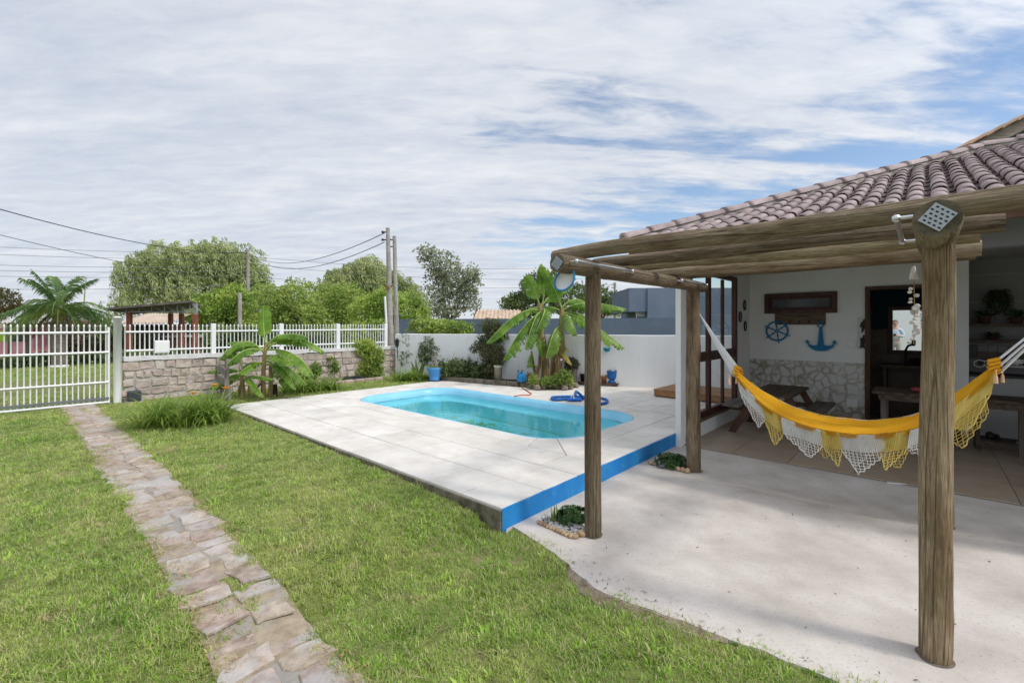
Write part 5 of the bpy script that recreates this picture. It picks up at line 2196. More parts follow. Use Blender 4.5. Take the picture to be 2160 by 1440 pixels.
# ================================================================ BACKGROUND
def willow(label, Y, blobs_px, nstr, seed, base_px):
    rr = random.Random(seed)
    k = Y / 963.0
    base = at(base_px, Y, 0.1)
    root = thing('willow_tree', label, 'tree', base, 0, 'willow trees beyond the fence')
    m = leaf_mat('willow_leaf', (0.25, 0.31, 0.115), (0.41, 0.47, 0.20), (0.54, 0.57, 0.30), sc=0.7, tr=0.4)
    blobs = []
    for (px, py, rx, rz) in blobs_px:
        p = at(px, Y, hz(py, Y)) - base
        blobs.append((p.x, p.y, p.z, rx * k, rx * k * 0.8, rz * k))
    b = MB()
    limbs(b, (0, 0, -0.1), blobs, 0.35, rr)
    b.build('trunk', M_bark, root)
    b = MB()
    tot = sum(x[3] * x[5] for x in blobs)
    for bl in blobs:
        for _ in range(int(nstr * bl[3] * bl[5] / tot)):
            d = rdir(rr)
            if d.z < -0.5:
                d.z = -d.z
            r = 0.62 + 0.38 * rr.random() ** 0.5
            r *= 1 + 0.55 * noise.noise(Vector((d.x * 3.3 + bl[0], d.y * 3.3, d.z * 3.3 + seed)))
            p = Vector((bl[0] + d.x * r * bl[3], bl[1] + d.y * r * bl[4], bl[2] + d.z * r * bl[5]))
            out = Vector((d.x, d.y, 0)) * 0.5 + Vector((0.55, 0, 0.1))    # wind from the left
            ln = rr.uniform(0.9, 2.2)
            seg = 11
            for q in range(seg):
                f = q / seg
                c = p + out * ln * (f - 0.45 * f * f) + Vector((0, 0, 0.25 * ln * f - 0.95 * ln * f * f))
                for _ in range(2):
                    ld = (Vector((0.5, 0, -0.9)) + rdir(rr) * 0.75).normalized()
                    leaf(b, c + rdir(rr) * 0.12, ld, rdir(rr), rr.uniform(0.22, 0.36), 0.035)
    b.build('crown', m, root)


willow('wide wind-blown willow tree rising behind the car port', 36, [(300, 590, 55, 55), (345, 565, 60, 50), (400, 565, 65, 55), (455, 560, 60, 50), (505, 580, 45, 55), (430, 620, 90, 55), (320, 640, 70, 45), (525, 625, 30, 50)], 2300, 21, 400)
willow('smaller willow tree behind the citrus trees, left of the twin poles', 38, [(720, 610, 45, 45), (765, 588, 48, 44), (800, 610, 42, 45), (850, 625, 30, 35)], 1250, 22, 765)

M_cit = leaf_mat('citrus_leaf', (0.20, 0.31, 0.06), (0.36, 0.49, 0.10), (0.50, 0.59, 0.14), sc=0.9, tr=0.5)
M_mid = leaf_mat('mid_green_leaf', (0.20, 0.30, 0.065), (0.35, 0.46, 0.11), (0.46, 0.55, 0.16), sc=0.9, tr=0.5)
M_drk = leaf_mat('dark_green_leaf', (0.08, 0.125, 0.04), (0.15, 0.21, 0.065), (0.22, 0.28, 0.10), sc=0.9, tr=0.4)
M_pop = leaf_mat('poplar_leaf', (0.20, 0.23, 0.13), (0.34, 0.37, 0.24), (0.52, 0.54, 0.42), sc=1.5, tr=0.4)
G = 'trees beyond the fence'
tree('citrus_tree', 'yellow green leafy tree standing right beside the car port', 25, [(465, 650, 48, 40), (500, 640, 40, 38), (440, 680, 38, 38), (500, 685, 45, 35)], 11000, 0.17, 0.045, M_cit, 31, 470, group=G, clump=0.16)
tree('leafy_tree', 'mid green leafy tree behind the left banana plant', 27, [(575, 650, 50, 42), (620, 635, 45, 35), (640, 670, 55, 40), (590, 690, 50, 30)], 12000, 0.17, 0.045, M_mid, 32, 600, group=G, clump=0.18)
tree('rounded_tree', 'rounded green tree between leafy tree and utility poles', 29, [(690, 650, 50, 45), (730, 640, 45, 45), (710, 685, 60, 32)], 9500, 0.18, 0.05, M_mid, 33, 705, group=G, clump=0.2)
tree('citrus_tree', 'bright yellow green citrus tree directly behind the utility poles', 23, [(775, 660, 38, 38), (810, 645, 40, 40), (860, 660, 42, 35), (800, 695, 50, 28), (880, 680, 25, 25)], 11000, 0.16, 0.045, M_cit, 34, 810, group=G, clump=0.15)
tree('leafy_tree', 'wide mid green tree mass behind the rounded tree', 33, [(560, 640, 55, 45), (640, 630, 60, 42), (700, 640, 55, 45), (860, 650, 50, 40)], 9000, 0.2, 0.055, M_mid, 44, 640, group=G, clump=0.22)
tree('poplar_tree', 'tall loose grey green poplar standing right of the utility poles', 27, [(900, 535, 25, 20), (930, 560, 40, 36), (965, 590, 42, 40), (925, 605, 36, 36), (995, 585, 24, 28), (985, 630, 32, 34), (935, 650, 45, 30)], 6500, 0.17, 0.06, M_pop, 35, 945, group=G, clump=0.22, inner=0.2)
tree('dark_tree', 'dark round tree behind the tall banana plant', 29, [(1130, 610, 32, 34), (1110, 640, 38, 28), (1165, 600, 36, 30), (1200, 630, 50, 36), (1085, 640, 28, 20)], 11000, 0.18, 0.05, M_drk, 36, 1150, group=G, clump=0.2)
tree('dark_tree', 'dark tree left of the slate blue building', 30, [(1255, 635, 36, 32), (1290, 640, 28, 26)], 3200, 0.18, 0.05, M_drk, 37, 1265, group=G, clump=0.2)
tree('street_tree', 'olive tree at the far left edge behind the gate', 26, [(5, 635, 30, 28), (-15, 650, 40, 40)], 3000, 0.16, 0.045, mat('olive_leaf', (0.09, 0.085, 0.03), (0.19, 0.16, 0.06), scale=1, rough=0.6, island=0.3, transl=0.3), 38, -5, group=G, clump=0.16)
tree('brushy_tree', 'brownish dry undergrowth behind the palm right side', 21, [(215, 705, 32, 38), (250, 720, 28, 32), (180, 720, 26, 34), (300, 725, 40, 28)], 5200, 0.20, 0.03, leaf_mat('dry_leaf', (0.055, 0.05, 0.025), (0.11, 0.10, 0.05), (0.17, 0.15, 0.08)), 39, 225, clump=0.2, cat='shrub')
tree('brushy_tree', 'dark green undergrowth behind the palm left side', 22, [(100, 720, 26, 30), (145, 715, 34, 34), (40, 700, 30, 16)], 4600, 0.20, 0.04, M_drk, 40, 100, clump=0.2, cat='shrub')
tree('garden_shrub', 'green shrub seen through the fence right of the car port', 18, [(470, 715, 32, 28), (530, 720, 36, 26), (590, 722, 36, 24), (650, 722, 36, 24)], 8000, 0.15, 0.045, M_drk, 41, 560, clump=0.15, cat='shrub', base_z=0.1)
tree('garden_shrub', 'green shrub seen through the fence at its right end', 19, [(710, 715, 34, 28), (765, 712, 32, 30), (800, 700, 24, 24)], 7000, 0.15, 0.045, M_mid, 42, 755, clump=0.15, cat='shrub', base_z=0.1)
tree('flowering_shrub', 'leafy shrub behind the white wall near the poles', 16, [(895, 690, 28, 18), (935, 692, 28, 16), (975, 694, 24, 14)], 2600, 0.12, 0.04, M_mid, 43, 930, clump=0.12, cat='shrub', trunk_r=0.04)


def build_hedge():
    rr = random.Random(77)
    p0, p1 = W(-21.0, -16), W(-21.0, 9)
    root = thing('hedge', 'low dark clipped hedge across the street behind the palm', 'hedge', p0)
    b = MB()
    d = p1 - p0
    n = 7000
    for _ in range(n):
        f = rr.random()
        q = d * f + Vector((rr.uniform(-.4, .4), rr.uniform(-.4, .4), 0.1 + rr.random() ** .7 * 0.42 * (1 + .2 * noise.noise(Vector((f * 30, 0, 0))))))
        leaf(b, q, rdir(rr), rdir(rr), 0.2, 0.06)
    b.build('foliage', M_drk, root)
    b = MB()
    for f in np.linspace(0.01, 0.99, 40):
        b.tube([d * f, d * f + Vector((0, 0, 0.35))], 0.03, 5)
    b.build('stems', M_bark, root)


build_hedge()


def build_palm():
    Y = 15.6
    rr = random.Random(12)
    base = at(125, Y, 0.12)
    root = thing('palm_tree', 'stout palm with feathery drooping fronds behind the gate', 'palm tree', base)
    M_tr = mat('palm_trunk', (0.14, 0.11, 0.09), (0.27, 0.23, 0.19), scale=6, rough=0.95, stretch=(1, 1, 3), bump=0.8)
    b = MB()
    top = hz(655, Y) - 0.12
    b.lathe([(0.20, -0.05), (0.205, 0.3), (0.19, 0.75), (0.165, 1.2), (0.17, top * 0.85), (0.20, top), (0.1, top + 0.25), (0.0, top + 0.3)], 14)
    for k in range(14):
        b.lathe([(0.175 + rr.uniform(0, .02), 0), (0.20, 0.03), (0.175, 0.06)], 12, (0, 0, 0.25 + k * (top - .3) / 14))
    b.build('trunk', M_tr, root)
    b = MB()
    b.lathe([(0.24, -0.02), (0.25, 0.06), (0.23, 0.10), (0.2, 0.10)], 18)
    b.build('base_ring', M_white, root)
    m1 = leaf_mat('palm_leaf', (0.09, 0.17, 0.05), (0.16, 0.26, 0.08), (0.25, 0.34, 0.11), sc=1.2, tr=0.4)
    m2 = leaf_mat('palm_leaf_young', (0.25, 0.31, 0.05), (0.36, 0.42, 0.08), sc=2, tr=0.4)
    m3 = leaf_mat('palm_leaf_dry', (0.12, 0.09, 0.05), (0.20, 0.15, 0.09), sc=2)

    def frond(a, e, L, bend, m, lf=0.42, dens=48):
        b = MB()
        d = Vector((math.cos(a), math.sin(a), 0))
        pts = []
        for i in range(15):
            f = i / 14
            ang = e - bend * f
            if i == 0:
                p = Vector((0, 0, 0))
            else:
                p = pts[-1] + (d * math.cos(ang) + Vector((0, 0, math.sin(ang)))) * (L / 14)
            pts.append(p)
        b.tube(pts, [0.028 * (1 - f / 15) + 0.004 for f in range(15)], 5)
        side = Vector((-d.y, d.x, 0))
        for k in range(dens):
            f = 0.14 + 0.86 * k / dens
            x = f * 13.99
            i = int(x)
            c = pts[i].lerp(pts[min(14, i + 1)], x - i)
            tg = (pts[min(14, i + 1)] - pts[i]).normalized()
            for sg in (-1, 1):
                ll = lf * (1 - abs(f - 0.45) * 0.9) * rr.uniform(0.8, 1.1)
                ld = (side * sg * 0.75 + tg * 0.55 + Vector((0, 0, rr.uniform(-.5, .15)))).normalized()
                i0 = len(b.v)
                up = Vector((0, 0, 1)) * 0.009 + tg * 0.007
                mid = c + ld * ll * 0.55
                end = c + ld * ll + Vector((0, 0, -ll * 0.42))
                for q in (c - up, c + up, mid - up, mid + up, end):
                    b.v.append((q.x, q.y, q.z))
                b.f += [(i0, i0 + 2, i0 + 3, i0 + 1), (i0 + 2, i0 + 4, i0 + 3)]
                b.m += [0, 0]
                b.s += [False, False]
        o = b.build('frond', m, root, (0, 0, top + 0.05))
        return o
    for k in range(24):
        a = 2 * math.pi * k / 24 + rr.uniform(-.2, .2)
        frond(a, rr.uniform(0.0, 0.7), rr.uniform(1.6, 2.1), rr.uniform(1.1, 1.8), m1)
    for k in range(7):
        a = R(110 + 12 * k)
        frond(R(rr.uniform(0, 360)), R(rr.uniform(68, 84)), rr.uniform(1.2, 1.55), rr.uniform(0.4, 1.0), m1, 0.45, 56)
    for k in range(6):
        frond(R(200 + k * 28), 0.25, 1.25, 1.4, m2, 0.36, 40)
    for k in range(5):
        frond(R(205 + k * 35), -0.5, 1.2, 0.9, m3, 0.34, 30)
    b = MB()
    b.tube([(0.85, 0, top + 0.3), (0.92, 0, top + 1.15)], [0.018, 0.006], 5)
    b.build('spear_leaf', m2, root)


build_palm()


def build_far_houses():
    M_pink = mat('pink_paint', (0.62, 0.25, 0.30), (0.70, 0.32, 0.36), scale=2, rough=0.85)
    M_corr = mat('fibre_cement', (0.40, 0.38, 0.36), (0.58, 0.56, 0.53), scale=3, rough=0.9, patch=((0.25, 0.23, 0.21), 2.5, 0.55, 0.7, 0.6))
    Y = 19.5

    def corr(b, x0, x1, ya, za, yb, zb, amp=0.035, pitch=0.18):
        n = int((x1 - x0) / pitch * 4)
        vs = []
        for i in range(n + 1):
            x = x0 + (x1 - x0) * i / n
            w = amp * math.sin(2 * math.pi * i / 4 + 0.4)
            vs += [(x, ya, za + w), (x, yb, zb + w)]
        b.add(vs, [(2 * i, 2 * i + 2, 2 * i + 3, 2 * i + 1) for i in range(n)], 0, True)
    root = thing('pink_house', 'small pink house with grey corrugated roof seen through the gate', 'house', at(30, Y, 0.1))
    o = root.location
    x0, x1 = at(-60, Y).x - o.x, at(70, Y).x - o.x
    b = MB()
    b.box(((x0 + x1) / 2, 1.5, 0.85), (x1 - x0, 3.0, 1.7))
    b.build('wall', M_pink, root)
    b = MB()
    xa, xb = at(15, Y).x - o.x, at(118, Y).x - o.x
    z0, z1 = hz(681, Y - .6) - o.z, hz(656, Y + 2) - o.z
    corr(b, xa, xb, -0.6, z0, 2.0, z1)
    b.build('roof', M_corr, root)
    for px in (22, 60, 112):
        b = MB()
        xx = at(px, Y).x - o.x
        b.box((xx, 0.0, z0 / 2), (0.12, 0.12, z0))
        b.build('post', M_bark, root)
    for px, c in ((8, 'lime'), (34, 'dark'), (50, 'dark')):
        b = MB()
        xx = at(px, Y).x - o.x
        b.box((xx, -0.01, 1.0), (0.35, 0.04, 0.45))
        b.build('window', mat('window_' + c, (0.30, 0.50, 0.02) if c == 'lime' else (0.02, 0.02, 0.025), rough=0.4), root)
    b = MB()
    b.box(((x0 + x1) / 2, -0.02, 1.45), (x1 - x0, 0.03, 0.28))
    b.build('band', mat('cream_band', (0.5, 0.42, 0.33), rough=0.9), root)
    # car port
    Y = 19.0
    M_rb = mat('red_brick_post', (0.22, 0.07, 0.045), (0.32, 0.12, 0.08), scale=9, rough=0.9, bump=0.4)
    M_st = mat('grey_steel', (0.36, 0.38, 0.38), rough=0.5, metal=0.4)
    root = thing('car_port', 'open car port with sloping roof, steel truss and red posts', 'car port', at(330, Y, 0.1))
    o = root.location
    for px, dy in ((273, 0.0), (360, 2.2), (383, 1.0), (412, 0.0)):
        yy = Y + dy
        xx = at(px, yy).x
        zt = hz(662 if px != 273 else 655, yy)
        zt2 = hz(648 if px == 360 else (643 if px == 383 else (640 if px == 412 else 655)), yy)
        b = MB()
        b.box((xx - o.x, dy, (zt - o.z) / 2), (0.16, 0.16, zt - o.z), ch=0.01)
        b.build('post', M_rb, root)
        if zt2 > zt:
            b = MB()
            b.box((xx - o.x, dy, (zt + zt2) / 2 - o.z), (0.13, 0.13, zt2 - zt))
            b.build('post_head', M_st, root)
    pl = at(236, Y, hz(650, Y)) - o
    pr = at(418, Y, hz(634, Y)) - o
    b = MB()
    for (dy, dz) in ((0, 0), (4, -0.15)):
        pass
    b.add([pl + Vector((0, -.4, 0)), pr + Vector((0, -.4, 0)), pr + Vector((-1.6, 2.6, -0.1)), pl + Vector((-1.2, 2.6, -0.1)), pl + Vector((0, -.4, -.09)), pr + Vector((0, -.4, -.09)), pr + Vector((-1.6, 2.6, -0.19)), pl + Vector((-1.2, 2.6, -0.19))],
          [(0, 1, 2, 3), (7, 6, 5, 4), (0, 4, 5, 1), (1, 5, 6, 2), (2, 6, 7, 3), (3, 7, 4, 0)])
    b.build('roof', mat('old_roof_sheet', (0.10, 0.085, 0.07), (0.19, 0.165, 0.14), scale=3, rough=0.9), root)
    zb = hz(658, Y) - o.z
    xl, xr = pl.x + 0.3, pr.x - 0.12
    b = MB()
    b.tube([(xl, -0.1, zb), (xr, -0.1, zb)], 0.022, 6)
    b.build('truss_chord', M_st, root)
    for k in range(6):
        f = k / 6
        x = xl + (xr - xl) * (f + 0.12)
        zt = pl.z + (pr.z - pl.z) * (x - pl.x) / (pr.x - pl.x) - 0.08
        b = MB()
        b.tube([(x, -0.1, zb), (x, -0.1, zt)], 0.016, 5)
        b.tube([(x, -0.1, zt), (x + (xr - xl) / 6 * 0.95, -0.1, zb)], 0.014, 5)
        b.build('truss_web', M_st, root)
    # hut with clay tile roof under the car port
    Y = 22.5
    root = thing('tiled_hut', 'dark hut with pale clay tile roof behind the car port', 'hut', at(312, Y, 0.1))
    o = root.location
    xa, xb = at(258, Y).x - o.x, at(357, Y).x - o.x
    z0, z1 = hz(682, Y) - o.z, hz(661, Y + 1.2) - o.z
    b = MB()
    corr(b, xa, xb, -0.3, z0, 1.6, z1, 0.04, 0.17)
    b.build('roof', mat('pale_clay_tile', (0.42, 0.32, 0.24), (0.58, 0.48, 0.38), scale=4, rough=0.9, bump=0.4), root)
    b = MB()
    b.box(((xa + xb) / 2, 1.0, (z0 - .05) / 2), (xb - xa - .3, 1.8, z0 - .05))
    b.build('wall', mat('dark_timber_wall', (0.045, 0.025, 0.025), (0.09, 0.055, 0.05), scale=3, rough=0.9, stretch=(9, 9, .5)), root)
    for px, w_ in ((318, 0.28), (329, 0.2)):
        b = MB()
        b.box((at(px, Y - .1).x - o.x, 0.08, hz(711, Y) - o.z), (w_, 0.02, 0.30))
        b.build('notice', mat('paper', (0.6, 0.62, 0.62), (0.35, 0.4, 0.42), scale=9, rough=0.9), root)
    # brick low building seen through the fence behind the car port
    M_brk = mat('raw_brick', (0.17, 0.075, 0.055), (0.27, 0.13, 0.10), scale=8, rough=0.95)
    root = thing('brick_shed', 'low reddish brick shed seen between the fence pickets', 'shed', at(395, 21, 0.1))
    o = root.location
    b = MB()
    xa, xb = at(345, 21).x - o.x, at(455, 21).x - o.x
    b.box(((xa + xb) / 2, .8, 0.45), (xb - xa, 1.6, 0.9))
    b.build('wall', M_brk, root)
    b = MB()
    b.box(((xa + xb) / 2, .8, 0.935), (xb - xa + .1, 1.8, 0.07))
    b.build('roof', M_corr, root)
    # slate blue building and wall behind the white wall
    M_sl = mat('slate_blue_paint', (0.135, 0.175, 0.245), (0.165, 0.205, 0.275), scale=1.2, rough=0.85, patch=((0.11, 0.14, 0.19), 2.2, 0.58, 0.7, 0.4))
    p0, p1 = at(838, 17.8), at(1480, 13.6)
    d = p1 - p0
    rz = math.atan2(d.y, d.x)
    root = thing('slate_wall', 'long slate blue boundary wall rising behind the white wall', 'wall', (p0.x, p0.y, 0), rz)
    b = MB()
    b.box((d.length / 2, 0, 0.90), (d.length, 0.15, 1.80))
    b.build('wall', M_sl, root)
    root = thing('slate_building', 'slate blue building with overhanging upper block near the house', 'building', (0, 0, 0))
    Y = 16.5
    xa, xb, xc = at(1366, Y).x, at(1328, Y).x, at(1560, Y).x
    b = MB()
    b.box(((xa + xc) / 2, Y + 2, hz(607, Y) / 2), (xc - xa, 4, hz(607, Y)))
    b.build('wall', M_sl, root)
    b = MB()
    b.box(((xb + xa - .003) / 2, Y + 1.5, (hz(607, Y) + hz(657, Y)) / 2 - .002), (xa - xb, 2.9, hz(607, Y) - hz(657, Y)))
    b.build('overhang', M_sl, root)
    b = MB()
    b.tube([(at(1347, Y).x, Y + .3, hz(657, Y)), (at(1354, Y).x, Y + .3, 0.1)], 0.03, 8)
    b.build('prop', M_grey_metal, root)
    b = MB()
    b.box((at(1362, Y).x, Y + .5, hz(660, Y)), (0.35, 0.3, 0.25))
    b.build('vent_box', M_white, root)
    root = thing('white_house', 'white far house peeking between dark tree and slate building', 'house', at(1322, 34, 0.1))
    b = MB()
    b.box((0, 2, 1.15), (2.6, 3, 2.3))
    b.build('wall', M_wall, root)
    b = MB()
    b.box((0, 2, 2.36), (2.9, 3.4, 0.12))
    b.build('roof', M_corr, root)
    b = MB()
    b.box((0.2, 0.49, 1.75), (0.5, 0.04, 0.4))
    b.build('window', M_dark_metal, root)
    # little tiled roof over the wall
    Y = 18.5
    root = thing('tiled_shelter', 'small shelter with pale clay tile roof left of tall banana', 'shelter', at(1042, Y, 0.1))
    o = root.location
    M_ct = mat('pale_clay_tile2', (0.36, 0.25, 0.17), (0.55, 0.44, 0.33), scale=6, rough=0.9, bump=0.4, rnd=0.12)
    xa, xb = at(1000, Y).x - o.x, at(1100, Y).x - o.x
    b = MB()
    z0, z1 = hz(674, Y) - o.z, hz(653, Y + 1) - o.z
    corr(b, xa, xb, -0.2, z0, 1.2, z1, 0.035, 0.16)
    b.build('roof', M_ct, root)
    b = MB()
    b.tube([(xa, -0.2, z0 - .05), (xa + .02, 1.2, z1)], 0.05, 6)
    b.build('barge', mat('dark_barge', (0.07, 0.045, 0.03), rough=0.9), root)
    for px in (1012, 1085, 1096):
        b = MB()
        b.box((at(px, Y).x - o.x, 0, (z0 - .02) / 2), (0.12, 0.12, z0 - .02))
        b.build('post', M_bark, root)


build_far_houses()


def build_poles():
    M_cp = mat('pole_concrete', (0.27, 0.245, 0.22), (0.42, 0.39, 0.36), scale=5, rough=0.95, bump=0.4, patch=((0.17, 0.15, 0.13), 3, 0.55, 0.7, 0.5))

    def pole(label, px0, px1, Y, ytop, w0, w1, ins=True, lamp=False):
        base = at(px0, Y, 0.05)
        root = thing('utility_pole', label, 'utility pole', base, 0, 'utility poles')
        top = at(px1, Y, hz(ytop, Y)) - base
        b = MB()
        b.tube([(0, 0, -0.1), top * 0.5, top], [w0, (w0 + w1) / 2, w1], 10)
        b.build('shaft', M_cp, root)
        if ins:
            for k, dz in enumerate((0.12, 0.35)):
                b = MB()
                b.tube([top + Vector((-w1, 0, -dz)), top + Vector((-w1 - 0.09, 0, -dz))], 0.02, 6)
                b.ball(top + Vector((-w1 - 0.10, 0, -dz)), 0.04)
                b.build('insulator', M_dark_metal, root)
        if lamp:
            b = MB()
            q = top * 0.62
            b.tube([q, q + Vector((0.5, 0, 0.25)), q + Vector((0.9, 0, 0.3))], 0.03, 6)
            b.ball(q + Vector((1.0, 0, 0.28)), 0.12, (1.8, 0.8, 0.5))
            b.build('lamp_arm', M_dark_metal, root)
        return root, base, top
    r1, b1, t1 = pole('weathered concrete utility pole, nearer of the pair by the wall', 826, 818, 13.6, 481, 0.105, 0.055)
    b = MB()
    q = t1 * (hz(650, 13.6) / hz(481, 13.6))
    b.tube([at(815, 13.5, hz(682, 13.5)) - b1, at(812, 13.5, hz(625, 13.5)) - b1], 0.033, 8)
    b.build('pvc_pipe', M_white, r1)
    b = MB()
    b.box(at(819, 13.6, hz(603, 13.6)) - b1, (0.26, 0.12, 0.03))
    b.box(at(819, 13.55, hz(608, 13.6)) - b1, (0.10, 0.10, 0.09))
    b.build('bracket', mat('rusty_bracket', (0.20, 0.10, 0.05), rough=0.8), r1)
    r2, b2, t2 = pole('thinner concrete utility pole, farther of the pair by the wall', 838, 832, 15.2, 498, 0.085, 0.06)
    b = MB()
    b.tube([at(841, 15.0, hz(700, 15)) - b2, at(836, 15.0, hz(600, 15)) - b2], 0.02, 6)
    b.build('conduit', M_grey_metal, r2)
    r3, b3, t3 = pole('far concrete street pole at the right of the big willow', 524, 523, 31, 525, 0.15, 0.10, True, True)
    r4, b4, t4 = pole('short grey concrete post among the citrus leaves', 506, 506, 24, 617, 0.11, 0.10, False)
    r5, b5, t5 = pole('thin far pole left of the slate blue building', 1298, 1297, 32, 596, 0.12, 0.09, True)
    # lantern on a slim post near the pole foot
    root = thing('garden_lantern', 'small black garden lantern on slim post beside the pole', 'lantern', at(842, 12.9, 0.12))
    b = MB()
    b.tube([(0, 0, 0), (-0.05, 0, 0.85)], 0.02, 6)
    b.build('post', M_dark_metal, root)
    b = MB()
    b.lathe([(0.03, 0.84), (0.06, 0.88), (0.07, 1.0), (0.09, 1.02), (0.02, 1.09), (0, 1.1)], 6, (-0.05, 0, 0), smooth=False)
    b.build('lamp_head', M_dark_metal, root)
    # wires
    M_wire = mat('black_wire', (0.02, 0.02, 0.022), rough=0.6)
    M_wire2 = mat('grey_wire', (0.16, 0.17, 0.19), rough=0.6)

    def wire(label, a, c, sag, r, m=M_wire):
        a, c = Vector(a), Vector(c)
        root_loc = a
        b = MB()
        pts = []
        for i in range(25):
            f = i / 24
            pts.append((c - a) * f + Vector((0, 0, -sag * 4 * f * (1 - f))))
        b.tube(pts, r, 5)
        o = b.build('power_line', m, None, root_loc)
        tag(o, label, 'power line', 'overhead power lines')
    T1, T2, T3 = b1 + t1, b2 + t2, b3 + t3
    wire('thick black cable sweeping down from the upper left to the street pole', at(-160, 12, hz(395, 12)), T3 + Vector((0, 0, -.25)), 0.55, 0.016)
    wire('black cable from upper left, second and lower one', at(-160, 14, hz(455, 14)), T3 + Vector((0, 0, -2.1)), 0.35, 0.011)
    wire('upper sagging wire between street pole and the nearer twin pole', T3 + Vector((0.1, 0, -.35)), T1 + Vector((-.1, 0, -.15)), 0.75, 0.012)
    wire('lower sagging wire between street pole and the nearer twin pole', T3 + Vector((0.1, 0, -.45)), T1 + Vector((-.1, 0, -.42)), 0.85, 0.012)
    for k, (ya, yb, lab) in enumerate(((505, 532, 'uppermost'), (522, 545, 'second'), (548, 560, 'third'), (560, 570, 'fourth'), (573, 580, 'fifth'), (604, 600, 'lowest'))):
        wire('%s of the thin grey wires running left from the street pole' % lab, at(-260, 27, hz(ya, 27)), at(523, 31, hz(yb, 31)), 0.25, 0.012, M_wire2)
    for k, (ya, yb, lab) in enumerate(((540, 560, 'uppermost'), (556, 585, 'middle'), (582, 600, 'lowest'))):
        wire('%s of the thin grey wires running right from the street pole' % lab, at(523, 31, hz(ya, 31)), at(1297, 32, hz(yb, 32)), 0.5, 0.011, M_wire2)


build_poles()

# ================================================================ GARDEN
M_ban = leaf_mat('banana_leaf', (0.09, 0.19, 0.02), (0.16, 0.29, 0.035), (0.25, 0.38, 0.07), isl=0.12, tr=0.42, sc=2.5, rough=0.38, hue=0.01)
M_rib = mat('banana_rib', (0.28, 0.38, 0.09), (0.36, 0.45, 0.13), scale=5, rough=0.5)
M_banstem = mat('banana_stem', (0.20, 0.17, 0.06), (0.34, 0.24, 0.10), (0.42, 0.30, 0.17), scale=4, rough=0.8, stretch=(4, 4, 0.6), bump=0.4)
M_bandry = mat('banana_dry', (0.16, 0.10, 0.055), (0.30, 0.21, 0.12), scale=6, rough=0.9, stretch=(4, 4, 0.7))


def banana_leaf(parent, p0, p1, p2, width, roll, rr, torn=0.2, m=None, fold=0.45):
    """quadratic midrib p0-p1-p2 (p0 at the petiole); roll turns the blade about the rib"""
    p0, p1, p2 = Vector(p0), Vector(p1), Vector(p2)
    n = 26
    pts = []
    for i in range(n + 1):
        f = i / n
        pts.append(p0 * (1 - f) ** 2 + p1 * 2 * f * (1 - f) + p2 * f * f)
    b = MB()
    b.tube(pts, [0.018 * (1 - i / (n + 2)) + 0.003 for i in range(n + 1)], 5, mi=1)
    start = 0.16

    def wf(f):
        g = (f - start) / (1 - start)
        if g <= 0:
            return 0.0
        return width * (min(1, g / 0.16) ** 0.6) * (1 - max(0, (g - 0.62) / 0.38) ** 2.2) ** 0.5
    for sg in (-1, 1):
        gap = 0.0
        prev = None
        for i in range(n):
            f0, f1 = i / n, (i + 1) / n
            if f1 <= start:
                continue
            tg = (pts[i + 1] - pts[i]).normalized()
            side = tg.cross(Vector((0, 0, 1)))
            if side.length < 0.2:
                side = tg.cross(Vector((0, 1, 0)))
            side.normalize()
            side = Matrix.Rotation(roll, 3, tg) @ side
            upv = side.cross(tg).normalized()
            if upv.z < 0:
                upv = -upv
            w0, w1 = wf(f0), wf(f1)
            if w0 + w1 < 1e-4:
                continue
            isTorn = rr.random() < torn
            dr = fold * (1 + 0.25 * noise.noise(Vector((f0 * 6, sg, width * 9))))
            extra = rr.uniform(0.05, 0.5) if isTorn else 0.0

            def col(p, w, shift, ex):
                o = []
                for q in (0.0, 0.35, 0.7, 1.0):
                    lat = side * sg * w * q * math.cos(dr * q)
                    drp = -upv * w * (0.9 * q * q * math.sin(dr) + ex * q * q) + Vector((0, 0, -1)) * w * 0.18 * q * q
                    rip = upv * 0.008 * math.sin(20 * f0 + q * 3) * q
                    o.append(p + lat + drp + rip + tg * (shift * q + w * 0.28 * q))
                return o
            g0 = 0.012 if isTorn else 0.0
            A = prev if (prev is not None and not isTorn) else col(pts[i], w0, g0, extra)
            B = col(pts[i + 1], w1, -0.012 if isTorn and rr.random() < .6 else 0.0, extra)
            i0 = len(b.v)
            for k in range(4):
                for q in (A[k], B[k]):
                    b.v.append((q.x, q.y, q.z))
            for k in range(3):
                b.f.append((i0 + 2 * k, i0 + 2 * k + 1, i0 + 2 * k + 3, i0 + 2 * k + 2))
                b.m.append(0)
                b.s.append(True)
            prev = B if not isTorn else None
    return b.build('leaf', [m or M_ban, M_rib], parent)


def px3(px, py, Y, dy=0.0):
    y = Y + dy
    return Vector((dirX(px) * y, y, hz(py, y)))


